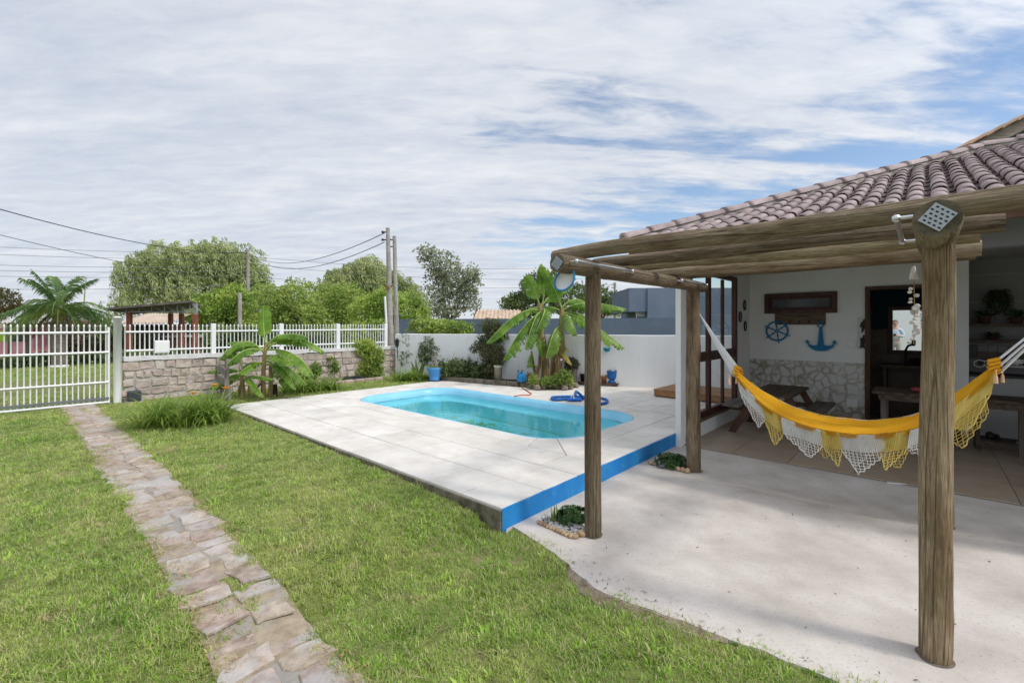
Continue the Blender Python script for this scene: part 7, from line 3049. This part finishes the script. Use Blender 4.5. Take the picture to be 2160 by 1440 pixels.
    for k in range(9):
        s, t = FS + 0.75 + rr.uniform(-.02, .02), 1.35 + k * 0.27
        b = MB()
        b.box((0, 0, 0.05), (0.13, 0.25, 0.13), ch=0.02)
        b.build('stone', M_es, root, W(s, t, 0.11), RZ + rr.uniform(-.08, .08))
    # old timber boards leaning behind the left banana plant
    M_ot = mat('old_grey_timber', (0.16, 0.14, 0.12), (0.30, 0.27, 0.235), scale=3, rough=0.95, stretch=(6, 6, .6), bump=0.6)
    root = thing('timber_remnant', 'weathered grey timber boards standing behind left banana plant', 'timber', at(478, 8.75, 0.10), -0.75)
    for x_, h, w_ in ((0.02, 0.86, 0.12), (-0.30, 0.40, 0.10), (0.15, 0.36, 0.09)):
        b = MB()
        b.box((x_, 0, h / 2 - .02), (w_, 0.05, h), ch=0.006)
        b.build('post', M_ot, root)
    for z_, l_ in ((0.62, 0.62), (0.42, 0.66)):
        b = MB()
        b.box((-0.22, -0.045, z_), (l_, 0.03, 0.13), M=Matrix.Rotation(0.06, 4, 'Y'), ch=0.006)
        b.build('board', M_ot, root)
    # ---- pool side things
    M_hose = mat('blue_hose', (0.008, 0.10, 0.36), (0.012, 0.14, 0.44), scale=40, rough=0.45, stretch=(1, 1, 1), bump=0.6, bscale=120, bdist=0.006)
    M_hb = mat('bright_blue_plastic', (0.01, 0.16, 0.60), rough=0.35)

    def gp(px, py, z=DZ + 0.028):
        Y = (1.6 - z) * 963 / (py - 684)
        return at(px, Y, z)
    o = gp(1215, 845)
    root = thing('pool_hose', 'coiled blue pool vacuum hose lying on deck behind pool', 'hose', (o.x, o.y, DZ))
    o = root.location
    b = MB()
    ctrl = [gp(1214, 836, DZ + .16), gp(1215, 826, DZ + .18), gp(1222, 830, DZ + .13), gp(1235, 842), gp(1250, 850), gp(1268, 851), gp(1280, 848), gp(1278, 842), gp(1255, 838), gp(1225, 836), gp(1190, 836), gp(1168, 837), gp(1164, 840), gp(1172, 843), gp(1200, 841), gp(1235, 840)]
    pts = []
    for i in range(len(ctrl) - 1):
        q0, q1, q2, q3 = ctrl[max(0, i - 1)], ctrl[i], ctrl[i + 1], ctrl[min(len(ctrl) - 1, i + 2)]
        for k in range(6):
            u = k / 6
            pts.append(0.5 * ((2 * q1) + (-q0 + q2) * u + (2 * q0 - 5 * q1 + 4 * q2 - q3) * u * u + (-q0 + 3 * q1 - 3 * q2 + q3) * u ** 3) - o)
    for p in pts:
        p.z = max(p.z, 0.026)
    b.tube(pts, 0.025, 8)
    b.build('hose', M_hose, root)
    hd = gp(1212, 846, DZ) - o
    b = MB()
    b.box(hd + Vector((0, 0, 0.035)), (0.28, 0.12, 0.05), ch=0.02)
    b.build('vacuum_head', M_hb, root)
    b = MB()
    b.tube([hd + Vector((0, 0, 0.05)), hd + Vector((0.01, 0.02, 0.15))], [0.035, 0.028], 10)
    b.tube([hd + Vector((-0.06, 0, 0.05)), hd + Vector((-0.06, 0, 0.12))], [0.012, 0.012], 8)
    b.build('connector', M_white, root)
    b = MB()
    pl = [gp(1085, 835, DZ + .012), gp(1100, 833, DZ + .012), gp(1117, 833, DZ + .012), gp(1121, 830, DZ + .012), gp(1112, 824, DZ + .012), gp(1102, 818, DZ + .012)]
    b.tube([p - pl[0] + Vector((0, 0, 0.0)) for p in pl], 0.010, 8)
    x = b.build('garden_hose', mat('red_hose', (0.50, 0.08, 0.05), rough=0.5), None, pl[0])
    tag(x, 'short red garden hose lying at the back edge of pool', 'hose')
    # wooden platform
    M_pl = mat('platform_timber', (0.24, 0.115, 0.045), (0.36, 0.19, 0.085), scale=3, rough=0.6, stretch=(1, 5, 5), bump=0.2, rnd=0.1)
    root = thing('wood_platform', 'low brown timber platform on the deck beside the house', 'platform', W(-2.12, 5.62, DZ), RZ)
    for k in range(9):
        b = MB()
        b.box((0.73, 0.06 + k * 0.125, 0.135), (1.46, 0.118, 0.028), ch=0.003)
        b.build('plank', M_pl, root)
    for y in (0.02, 1.08):
        b = MB()
        b.box((0.73, y, 0.07), (1.44, 0.03, 0.10), ch=0.003)
        b.build('side_board', M_pl, root)
    b = MB()
    b.box((0.015, 0.55, 0.07), (0.028, 1.02, 0.10), ch=0.003)
    b.build('side_board', M_pl, root)
    for x_ in (0.05, 1.41):
        for y in (0.06, 1.04):
            b = MB()
            b.box((x_, y, 0.03), (0.06, 0.06, 0.06))
            b.build('foot', M_pl, root)
    # ---- planted beds at the pergola posts
    M_eu = leaf_mat('euphorbia_leaf', (0.018, 0.055, 0.014), (0.045, 0.10, 0.028), (0.07, 0.14, 0.04), isl=0.2, tr=0.15, sc=9, rough=0.45)
    M_peb = mat('white_pebble', (0.42, 0.40, 0.37), (0.70, 0.68, 0.65), scale=30, rough=0.8, island=0.25)
    M_cob = mat('tan_cobble', (0.36, 0.24, 0.14), (0.50, 0.36, 0.23), scale=9, rough=0.85, bump=0.4, rnd=0.15)

    def bed(label, stones, pebbles, plants, soil):
        c = Vector((0, 0, 0))
        root = thing('post_bed', label, 'planting bed', soil[0])
        o = root.location
        b = MB()
        pts = [(p - o) for p in soil]
        b.add([(p.x, p.y, 0.008) for p in pts], [tuple(range(len(pts)))])
        ob = b.build('soil', mat('bed_grit', (0.10, 0.08, 0.06), (0.22, 0.19, 0.16), scale=20, rough=0.98, bump=0.8), root)
        if ob.data.polygons[0].normal.z < 0:
            ob.data.flip_normals()
        for (p, r, sq, rz) in stones:
            b = MB()
            b.ball((0, 0, r * sq * .7), r, (1.25, .85, sq), n=10, m=7, jit=0.06)
            b.build('border_stone', M_cob, root, p - o, rz)
        b = MB()
        for p in pebbles:
            q = p - o
            b.ball((q.x, q.y, 0.012), rr.uniform(.006, .012), (1.2, .9, .7), n=5, m=4, jit=.2, smooth=False)
        if pebbles:
            ob = b.build('pebbles', M_peb, root)
            ob['kind'] = 'stuff'
        for (p, r, n) in plants:
            b = MB()
            q = p - o
            for _ in range(n):
                d = rdir(rr)
                d.z = abs(d.z)
                c = Vector((q.x, q.y, 0.02)) + Vector((d.x * r, d.y * r, d.z * r * 0.95)) * rr.uniform(.75, 1)
                # rosette
                for k in range(11):
                    a = k * 0.571 * math.pi
                    u = d.cross(Vector((.3, .2, 1))).normalized()
                    v = d.cross(u)
                    ld = (u * math.cos(a) + v * math.sin(a) + d * (0.35 + 0.06 * k)).normalized()
                    leaf(b, c, ld, d, rr.uniform(.020, .032), 0.007)
            b.build('succulent', M_eu, root)
            b = MB()
            for _ in range(12):
                d = rdir(rr)
                d.z = abs(d.z) + .3
                b.tube([(q.x, q.y, 0), (q.x + d.x * r * .7, q.y + d.y * r * .7, d.z * r * .7)], .004, 4)
            b.build('stems', M_rib, root)
    def g0(px, py):
        Y = 1.6 * 963 / (py - 684)
        return at(px, Y, 0.0)
    st = []
    for k in range(10):
        f = k / 9
        st.append((g0(1136 + f * 60, 1103 + f * 27), rr.uniform(.017, .023), rr.uniform(.7, 1), rr.uniform(0, 3)))
    for px, py in ((1205, 1133), (1214, 1135), (1226, 1130)):
        st.append((g0(px, py), rr.uniform(.020, .030), .9, rr.uniform(0, 3)))
    soil = [g0(1136, 1104), g0(1225, 1134), g0(1262, 1125), g0(1262, 1098), g0(1200, 1078), g0(1160, 1088)]
    peb = []
    while len(peb) < 420:
        px, py = rr.uniform(1145, 1240), rr.uniform(1086, 1130)
        if py < 1136 - (1230 - px) * 0.33 and py > 1078 + abs(px - 1200) * 0.08:
            peb.append(g0(px, py))
    bed('gravel bed with dark succulent at foot of front left post', st, peb, ((g0(1203, 1102), 0.115, 95), (g0(1222, 1098), 0.09, 60)), soil)
    # small stalks in that bed
    root = thing('bulb_shoots', 'thin upright green shoots in the gravel bed', 'plant', g0(1163, 1104))
    b = MB()
    for k in range(10):
        x_, y_ = rr.uniform(-.04, .05), rr.uniform(-.03, .05)
        b.tube([(x_, y_, 0), (x_ + rr.uniform(-.02, .02), y_, rr.uniform(.06, .17))], [.005, .003], 5)
    b.build('shoots', M_lily, root)
    st = []
    for k in range(9):
        f = k / 8
        st.append((g0(1372 + f * 78, 979 + f * 18), rr.uniform(.024, .034), rr.uniform(.7, 1), rr.uniform(0, 3)))
    soil = [g0(1370, 980), g0(1455, 998), g0(1462, 985), g0(1440, 962), g0(1392, 965)]
    bed('cobble edged bed with succulent at foot of back left post', st, [], ((g0(1408, 984), 0.14, 100), (g0(1428, 982), 0.12, 70)), soil)
    b = MB()
    b.ball((0, 0, 0.035), 0.055, (1, .9, .8), n=9, m=7, jit=.1)
    x = b.build('grey_stone', mat('grey_cobble', (0.16, 0.155, 0.15), (0.25, 0.24, 0.23), scale=9, rough=.9), None, g0(1396, 986))
    tag(x, 'smooth grey stone lying beside succulent at back left post', 'stone')
    # white stick on the patio near the veranda edge, few crumbs
    b = MB()
    b.box((0, 0, 0.004), (0.17, 0.022, 0.008), ch=0.002)
    x = b.build('plastic_strip', M_white, None, g0(1893, 1020), -0.35)
    tag(x, 'thin white plastic strip lying at the veranda edge', 'strip')


build_garden()

# ================================================================ PHOTOGRAPHER SEEN IN THE MIRROR, WALL BEHIND HIM
def skin_mesh(name, joints, edges, m, parent, sub=2):
    me = bpy.data.meshes.new(name)
    me.from_pydata([j[0] for j in joints], edges, [])
    me.materials.append(m)
    o = obj(name, me, parent)
    md = o.modifiers.new('skin', 'SKIN')
    md.use_smooth_shade = True
    for i, j in enumerate(joints):
        r = j[1]
        me.skin_vertices[0].data[i].radius = (r, r) if not isinstance(r, tuple) else r
    me.skin_vertices[0].data[0].use_root = True
    ss = o.modifiers.new('sub', 'SUBSURF')
    ss.levels = sub
    ss.render_levels = sub
    return o


def build_person():
    M_sk = mat('skin', (0.52, 0.30, 0.22), (0.58, 0.35, 0.26), scale=12, rough=0.6)
    M_shirt = mat('shirt_blue', (0.42, 0.52, 0.60), (0.50, 0.60, 0.68), scale=6, rough=0.9, bump=0.4, bscale=14)
    M_tr = mat('trousers', (0.36, 0.33, 0.29), (0.43, 0.40, 0.36), scale=6, rough=0.9, bump=0.4, bscale=12)
    M_hair = mat('hair_brown', (0.035, 0.022, 0.015), (0.07, 0.045, 0.03), scale=30, rough=0.7)
    root = thing('person', 'person in light blue shirt and grey trousers, seen in the bathroom mirror', 'person', W(1.01, -6.2, lawn_z(1, 0) + .0), RZ)
    # local frame: +y is where the person faces, standing, looking down at a phone held in both hands
    J = [((0, 0, 0.96), .12), ((0, 0, 1.12), .125), ((0, 0.01, 1.30), .13), ((0, 0.0, 1.44), .085), ((0, 0.02, 1.52), .052), ((0, 0.05, 1.60), .075), ((0, 0.06, 1.68), .088), ((0, 0.045, 1.745), .062)]
    E = [(0, 1), (1, 2), (2, 3), (3, 4), (4, 5), (5, 6), (6, 7)]
    for sg in (-1, 1):
        b = len(J)
        J += [((sg * .10, 0, 0.90), .095), ((sg * .11, 0.02, 0.50), .060), ((sg * .12, 0.0, 0.10), .040), ((sg * .13, 0.12, 0.035), .036)]
        E += [(0, b), (b, b + 1), (b + 1, b + 2), (b + 2, b + 3)]
        c = len(J)
        J += [((sg * .17, 0, 1.41), .062), ((sg * .25, 0.0, 1.15), .046), ((sg * .10, 0.25, 1.16), .034), ((sg * .06, 0.31, 1.18), .030)]
        E += [(3, c), (c, c + 1), (c + 1, c + 2), (c + 2, c + 3)]
        h = c + 3
        for k in range(4):
            f = len(J)
            x0 = sg * (.055 - .012 * k)
            J += [((x0, 0.345, 1.195 - .018 * k), .009), ((x0 - sg * .02, 0.372, 1.20 - .018 * k), .008)]
            E += [(h, f), (f, f + 1)]
        f = len(J)
        J += [((sg * .05, 0.32, 1.215), .010), ((sg * .03, 0.345, 1.225), .009)]
        E += [(h, f), (f, f + 1)]
    skin_mesh('body', J, E, M_sk, root)
    # shirt
    J = [((0, 0, 0.94), .155), ((0, 0.0, 1.10), .16), ((0, 0.01, 1.28), .155), ((0, 0.0, 1.43), .10), ((0, 0.01, 1.49), .065)]
    E = [(0, 1), (1, 2), (2, 3), (3, 4)]
    for sg in (-1, 1):
        c = len(J)
        J += [((sg * .18, 0, 1.40), .078), ((sg * .26, 0.0, 1.15), .062), ((sg * .16, 0.16, 1.155), .055)]
        E += [(3, c), (c, c + 1), (c + 1, c + 2)]
    skin_mesh('shirt', J, E, M_shirt, root)
    J = [((0, 0, 0.98), .145), ((0, 0, 0.90), .14)]
    E = [(0, 1)]
    for sg in (-1, 1):
        b = len(J)
        J += [((sg * .10, 0, 0.82), .11), ((sg * .115, 0.02, 0.50), .082), ((sg * .125, 0.0, 0.12), .072)]
        E += [(1, b), (b, b + 1), (b + 1, b + 2)]
    skin_mesh('trousers', J, E, M_tr, root)
    b = MB()
    for sg in (-1, 1):
        b.ball((sg * .13, 0.06, 0.045), 0.06, (0.8, 2.1, 0.75), n=12, m=8)
    b.build('shoes', M_dark_metal, root)
    b = MB()
    b.ball((0, 0.015, 1.70), 0.098, (0.92, 0.95, 0.95), n=16, m=12, jit=0.02)
    b.build('hair', M_hair, root)
    b = MB()
    for sg in (-1, 1):
        b.ball((sg * .033, 0.135, 1.675), 0.011)
    b.box((0, 0.128, 1.70), (0.10, 0.01, 0.008))
    b.build('eyes', M_dark_metal, root)
    b = MB()
    b.ball((0, 0.150, 1.65), 0.016, (.8, 1, 1.3))
    b.build('nose', M_sk, root)
    b = MB()
    b.box((0, 0.139, 1.612), (0.045, 0.008, 0.008), ch=.002)
    b.build('mouth', mat('lips', (0.35, 0.14, 0.12), rough=.6), root)
    b = MB()
    b.box((0, 0.345, 1.195), (0.085, 0.012, 0.15), M=Matrix.Rotation(R(-50), 4, 'X'), ch=.004)
    ph = b.build('mobile_phone', M_dark_metal, None, W(1.01, -6.2, lawn_z(1, 0)), RZ)
    tag(ph, 'dark mobile phone held by the person in blue shirt', 'phone')
    # neighbouring white wall behind the photographer
    root = thing('side_wall', 'tall white wall behind the person, seen only in the mirror', 'wall', W(1.5, -8.6, -0.05), RZ)
    b = MB()
    b.box((0, 0, 1.55), (11, 0.2, 3.1))
    b.build('wall', M_wall, root)
    b = MB()
    b.box((0, 0, 3.13), (11.1, 0.26, 0.06))
    b.build('cap', M_conc, root)


build_person()


# ================================================================ GRASS
def grass_material():
    m = bpy.data.materials.new('grass_blade')
    m.use_nodes = True
    nt = m.node_tree
    N, L = nt.nodes.new, nt.links.new
    p = nt.nodes['Principled BSDF']
    out = nt.nodes['Material Output']
    g = N('ShaderNodeNewGeometry')
    oi = N('ShaderNodeObjectInfo')
    n1 = N('ShaderNodeTexNoise')
    n1.inputs['Scale'].default_value = 0.9
    n1.inputs['Detail'].default_value = 6
    n1.inputs['Roughness'].default_value = 0.65
    L(g.outputs['Position'], n1.inputs['Vector'])
    r1 = N('ShaderNodeValToRGB')
    e = r1.color_ramp.elements
    e[0].position, e[0].color = 0.36, (0.22, 0.40, 0.05, 1)
    e[1].position, e[1].color = 0.66, (0.52, 0.59, 0.16, 1)
    x = e.new(0.50)
    x.color = (0.35, 0.51, 0.085, 1)
    L(n1.outputs['Fac'], r1.inputs[0])
    n3 = N('ShaderNodeTexNoise')
    n3.inputs['Scale'].default_value = 4.2
    n3.inputs['Detail'].default_value = 5
    n3.inputs['Roughness'].default_value = 0.7
    L(g.outputs['Position'], n3.inputs['Vector'])
    mp3 = N('ShaderNodeMapRange')
    mp3.inputs[1].default_value = 0.55
    mp3.inputs[2].default_value = 0.68
    L(n3.outputs['Fac'], mp3.inputs[0])
    mp4 = N('ShaderNodeMapRange')
    mp4.inputs[1].default_value = 0.30
    mp4.inputs[2].default_value = 0.46
    mp4.inputs[3].default_value = 0.62
    mp4.inputs[4].default_value = 1.0
    L(n3.outputs['Fac'], mp4.inputs[0])
    # dry blades
    r2 = N('ShaderNodeValToRGB')
    r2.color_ramp.interpolation = 'CONSTANT'
    e = r2.color_ramp.elements
    e[0].position, e[0].color = 0.0, (0, 0, 0, 1)
    e[1].position, e[1].color = 0.85, (1, 1, 1, 1)
    L(g.outputs['Random Per Island'], r2.inputs[0])
    mx = N('ShaderNodeMixRGB')
    mx.inputs[2].default_value = (0.62, 0.55, 0.33, 1)
    mm = N('ShaderNodeMath')
    mm.operation = 'MULTIPLY'
    mm.inputs[1].default_value = 0.75
    L(r2.outputs[0], mm.inputs[0])
    L(mm.outputs[0], mx.inputs[0])
    L(r1.outputs[0], mx.inputs[1])
    mx2 = N('ShaderNodeMixRGB')
    mx2.inputs[2].default_value = (0.60, 0.50, 0.29, 1)
    m5 = N('ShaderNodeMath')
    m5.operation = 'MULTIPLY'
    m5.inputs[1].default_value = 0.75
    L(mp3.outputs[0], m5.inputs[0])
    L(m5.outputs[0], mx2.inputs[0])
    L(mx.outputs[0], mx2.inputs[1])
    mx3 = N('ShaderNodeMixRGB')
    mx3.blend_type = 'MULTIPLY'
    mx3.inputs[0].default_value = 1.0
    L(mx2.outputs[0], mx3.inputs[1])
    L(mp4.outputs[0], mx3.inputs[2])
    mx = mx3
    hs = N('ShaderNodeHueSaturation')
    mr = N('ShaderNodeMapRange')
    mr.inputs[3].default_value = 0.72
    mr.inputs[4].default_value = 1.25
    L(oi.outputs['Random'], mr.inputs[0])
    L(mr.outputs[0], hs.inputs['Value'])
    L(mx.outputs[0], hs.inputs['Color'])
    L(hs.outputs[0], p.inputs['Base Color'])
    p.inputs['Roughness'].default_value = 0.55
    p.inputs['Specular IOR Level'].default_value = 0.3
    t = N('ShaderNodeBsdfTranslucent')
    L(hs.outputs[0], t.inputs['Color'])
    ms = N('ShaderNodeMixShader')
    ms.inputs[0].default_value = 0.38
    L(p.outputs[0], ms.inputs[1])
    L(t.outputs[0], ms.inputs[2])
    L(ms.outputs[0], out.inputs['Surface'])
    return m


def tuft_mesh(name, seed, nb, rad, L, w, m, flat):
    rr = random.Random(seed)
    b = MB()
    for _ in range(nb):
        a = rr.uniform(0, 6.283)
        r = rad * math.sqrt(rr.random())
        p = Vector((math.cos(a) * r, math.sin(a) * r, -0.004))
        az = rr.uniform(0, 6.283)
        d = Vector((math.cos(az), math.sin(az), 0))
        side = Vector((-d.y, d.x, 0))
        e = rr.uniform(flat, 1.4)
        ll = L * rr.uniform(0.55, 1.3)
        ww = w * rr.uniform(.7, 1.3)
        q1 = p + (d * math.cos(e) + Vector((0, 0, math.sin(e)))) * ll * 0.55
        e2 = e - rr.uniform(.2, .9)
        q2 = q1 + (d * math.cos(e2) + Vector((0, 0, math.sin(e2)))) * ll * 0.45
        i = len(b.v)
        for q in (p - side * ww, p + side * ww, q1 + side * ww * .8, q1 - side * ww * .8, q2):
            b.v.append((q.x, q.y, q.z))
        b.f += [(i, i + 1, i + 2, i + 3), (i + 3, i + 2, i + 4)]
        b.m += [0, 0]
        b.s += [False, False]
    me = b.mesh(name, m)
    return bpy.data.objects.new(name, me)


def np_in_poly(x, y, poly):
    c = np.zeros(len(x), bool)
    j = len(poly) - 1
    for i in range(len(poly)):
        xi, yi = poly[i]
        xj, yj = poly[j]
        cond = ((yi > y) != (yj > y)) & (x < (xj - xi) * (y - yi) / (yj - yi + 1e-12) + xi)
        c ^= cond
        j = i
    return c


def build_grass():
    rng = np.random.default_rng(4)
    m = grass_material()
    tufts = [tuft_mesh('tuft', 1, 26, 0.044, 0.032, 0.0019, m, 0.15), tuft_mesh('tuft', 2, 22, 0.045, 0.039, 0.0021, m, 0.25),
             tuft_mesh('tuft', 3, 28, 0.052, 0.028, 0.0020, m, 0.05), tuft_mesh('tuft', 4, 10, 0.030, 0.066, 0.0022, m, 0.5), tuft_mesh('tuft', 5, 9, 0.018, 0.055, 0.0065, m, 0.15)]
    P, S = [], []

    def scatter(s0, s1, t0, t1, dmax, dens, keep, scale):
        n = int((s1 - s0) * (t1 - t0) * dmax)
        s = rng.uniform(s0, s1, n)
        t = rng.uniform(t0, t1, n)
        x = OX + CA * s + SA * t
        y = OY - SA * s + CA * t
        px = 1080 + 963 * x / np.maximum(y, 0.1)
        ok = (y > 0.7) & (px > -900) & (px < 3000)
        s, t, x, y = s[ok], t[ok], x[ok], y[ok]
        ok = rng.random(len(s)) < dens(y) / dmax
        s, t, x, y = s[ok], t[ok], x[ok], y[ok]
        ok = keep(s, t, x, y)
        s, t, x, y = s[ok], t[ok], x[ok], y[ok]
        z = np.interp(s, LAWN_S, LAWN_H)
        P.append(np.stack([x, y, z], 1))
        cl = 1 + 0.35 * np.sin(9.1 * x + 3 * np.sin(5.3 * y)) * np.sin(8.3 * y + 2 * np.sin(6.1 * x))
        S.append(scale(y) * rng.uniform(0.6, 1.25, len(s)) * cl)

    def lawn_keep(s, t, x, y):
        jit = 0.035 * np.sin(7.3 * s + 3.1 * t) * np.sin(5.1 * t) + rng.normal(0, 0.018, len(s))
        k = ~((s > -7.32) & (s < -0.54 + jit * .3) & (t > -0.44))
        off = 0.03 * np.sin(11 * x + 4 * y) * np.sin(7 * x) + rng.normal(-0.028, 0.026, len(s))
        k &= ~(np_in_poly(x + off, y + off, PATIO))
        u = rng.random(len(s))
        w = 0.05 * np.sin(3.1 * s) * np.sin(1.7 * s + 1) + rng.normal(0, 0.022, len(s))
        inpath = (t > PATH_T[0] + 0.02 + w) & (t < PATH_T[1] - 0.02 + w)
        patchy = (np.sin(2.9 * s + 1.1) * np.sin(9.0 * t + s * 1.3) > 0.70)
        k &= ~(inpath & ~((u < 0.30) & patchy))
        in2 = (t > -3.60 + w) & (t < -3.20 + w) & (s < -5.2)
        k &= ~(in2 & (u > 0.04))
        k &= ~((s < -9.2))
        k &= ~((s > -0.7) & (t > 2.7))
        # bare soil strip where the lawn meets the patio
        e = np.array(LAWN_EDGE[11:24])
        dd = np.min(np.hypot(x[:, None] - e[None, :, 0], y[:, None] - e[None, :, 1]), 1)
        k &= ~((dd < 0.10) & (u < 0.55) & (np.sin(6 * x) > -0.35))
        return k
    scatter(-9.3, 3.2, -5.5, 6.0, 1900, lambda y: np.where(y < 1.7, 900, np.clip(1900 * (2.3 / y) ** 1.25, 330, 1900)), lawn_keep, lambda y: np.clip(0.85 + 0.055 * (y - 2), 0.85, 1.4))

    def out_keep(s, t, x, y):
        w = 0.2 * np.sin(2.0 * t) * np.sin(0.7 * t)
        k = ~((s < -11.75 + w) & (s > -15.1 + w))
        k &= ~((s > -12) & (((t > -2.45) & (t < -1.75)) | ((t > -3.75) & (t < -2.95))) & (rng.random(len(s)) > .06))
        return k
    scatter(-21.0, -9.6, -14, 9, 110, lambda y: 110 + 0 * y, out_keep, lambda y: 1.7 + 0 * y)
    P_ = np.concatenate(P)
    S_ = np.concatenate(S)
    n = len(P_)
    me = bpy.data.meshes.new('grass')
    me.vertices.add(n)
    me.vertices.foreach_set('co', P_.astype(np.float32).ravel())
    a = me.attributes.new('tuft_scale', 'FLOAT', 'POINT')
    a.data.foreach_set('value', S_.astype(np.float32))
    a = me.attributes.new('tuft_rot', 'FLOAT_VECTOR', 'POINT')
    rot = np.zeros((n, 3), np.float32)
    rot[:, 2] = rng.uniform(0, 6.283, n)
    rot[:, 0] = rng.normal(0, 0.12, n)
    rot[:, 1] = rng.normal(0, 0.12, n)
    a.data.foreach_set('vector', rot.ravel())
    a = me.attributes.new('tuft_kind', 'INT', 'POINT')
    a.data.foreach_set('value', rng.choice(5, n, p=(.34, .27, .30, .06, .03)).astype(np.int32))
    me.materials.append(m)
    o = obj('grass', me)
    tag(o, 'short mown green lawn grass with dry straw patches', 'grass', kind='stuff')
    ng = bpy.data.node_groups.new('scatter_grass', 'GeometryNodeTree')
    ng.interface.new_socket('Geometry', in_out='INPUT', socket_type='NodeSocketGeometry')
    ng.interface.new_socket('Geometry', in_out='OUTPUT', socket_type='NodeSocketGeometry')
    N, L = ng.nodes.new, ng.links.new
    gi, go = N('NodeGroupInput'), N('NodeGroupOutput')
    jn = N('GeometryNodeJoinGeometry')

    def attr(nm, typ):
        x = N('GeometryNodeInputNamedAttribute')
        x.data_type = typ
        x.inputs['Name'].default_value = nm
        return x.outputs['Attribute']
    sc, ro, ki = attr('tuft_scale', 'FLOAT'), attr('tuft_rot', 'FLOAT_VECTOR'), attr('tuft_kind', 'INT')
    for k, tu in enumerate(tufts):
        oi = N('GeometryNodeObjectInfo')
        oi.inputs['Object'].default_value = tu
        oi.inputs['As Instance'].default_value = True
        cmp_ = N('FunctionNodeCompare')
        cmp_.data_type = 'INT'
        cmp_.operation = 'EQUAL'
        ins = [s_ for s_ in cmp_.inputs if s_.type == 'INT']
        L(ki, ins[0])
        ins[1].default_value = k
        ip = N('GeometryNodeInstanceOnPoints')
        L(gi.outputs[0], ip.inputs['Points'])
        L(cmp_.outputs[0], ip.inputs['Selection'])
        L(oi.outputs['Geometry'], ip.inputs['Instance'])
        L(ro, ip.inputs['Rotation'])
        L(sc, ip.inputs['Scale'])
        L(ip.outputs[0], jn.inputs[0])
    L(jn.outputs[0], go.inputs[0])
    md = o.modifiers.new('scatter', 'NODES')
    md.node_group = ng
    print('grass tufts', n)



def build_bare_strip():
    """bare trampled soil where the lawn meets the patio, and litter on the concrete"""
    rr = random.Random(15)
    e = LAWN_EDGE[10:24]
    b = MB()
    n = len(e)
    vs = []
    for i, (x, y) in enumerate(e):
        x2, y2 = e[min(n - 1, i + 1)]
        x1, y1 = e[max(0, i - 1)]
        dx, dy = x2 - x1, y2 - y1
        L_ = math.hypot(dx, dy) + 1e-6
        nx, ny = dy / L_, -dx / L_
        w = (0.03 + 0.13 * max(0, noise.noise(Vector((x * 3.2, y * 3.2, 3)))) + 0.07) * math.sin(math.pi * (i + .3) / n)
        if nx > 0:
            nx, ny = -nx, -ny
        vs += [(x - nx * 0.012 * math.sin(math.pi * i / (n - 1)), y - ny * 0.012 * math.sin(math.pi * i / (n - 1)), 0.002), (x + nx * w * .4, y + ny * w * .4, -0.004 - 0.006 * rr.random()), (x + nx * w, y + ny * w, -0.013)]
    fs = []
    for i in range(n - 1):
        o = 3 * i
        fs += [(o, o + 3, o + 4, o + 1), (o + 1, o + 4, o + 5, o + 2)]
    b.add(vs, fs, 0, True)
    o = b.build('soil', mat('bare_soil', (0.17, 0.125, 0.085), (0.34, 0.28, 0.21), scale=14, rough=0.98, bump=0.9, detail=10))
    tag(o, 'bare brown soil along the ragged patio edge', kind='structure')
    b = MB()
    for _ in range(110):
        s, t = rr.uniform(-.4, 2.4), rr.uniform(-.9, 2.6)
        p = W(s, t, 0.003)
        if not in_poly(p.x, p.y, PATIO) or rr.random() < 0.3:
            continue
        d = Vector((rr.uniform(-1, 1), rr.uniform(-1, 1), rr.uniform(0, .3))).normalized()
        leaf(b, p, d, Vector((0, 0, 1)), rr.uniform(.008, .03), rr.uniform(.002, .006))
    for _ in range(60):
        q = rr.choice(e)
        p = Vector((q[0] + rr.gauss(.05, .06), q[1] + rr.gauss(.05, .06), 0.004))
        d = Vector((rr.uniform(-1, 1), rr.uniform(-1, 1), rr.uniform(0, .3))).normalized()
        leaf(b, p, d, Vector((0, 0, 1)), rr.uniform(.01, .05), rr.uniform(.0015, .004))
    o = b.build('fallen_leaves', mat('leaf_litter', (0.07, 0.05, 0.035), (0.20, 0.15, 0.09), scale=60, rough=0.9))
    tag(o, 'tiny scattered dry leaf bits on the patio', 'leaf litter', kind='stuff')



def build_straw():
    rr = random.Random(33)
    b = MB()
    n = 0
    while n < 5200:
        s = rr.uniform(-8.8, 0.6)
        sd = rr.choice((0, 0, 1, 2))
        if noise.noise(Vector((s * 2.1, sd * 7.0, 0.5))) < 0.12:
            continue
        t = (PATH_T[0] + rr.gauss(0.03, 0.06)) if sd == 0 else ((PATH_T[1] - rr.gauss(0.02, 0.04)) if sd == 1 else rr.uniform(*PATH_T))
        p = W(s, t, lawn_z(s) + rr.uniform(0.012, 0.022))
        d = Vector((rr.uniform(-1, 1), rr.uniform(-1, 1), rr.uniform(-.1, .35))).normalized()
        leaf(b, p, d, Vector((0, 0, 1)), rr.uniform(.02, .055), rr.uniform(.0009, .0018))
        n += 1
    o = b.build('dry_grass', mat('straw', (0.34, 0.23, 0.11), (0.52, 0.38, 0.20), scale=25, rough=0.9, island=0.25))
    tag(o, 'dry straw coloured grass matted along the stone path', 'dry grass', kind='stuff')


build_bare_strip()
build_straw()
build_grass()
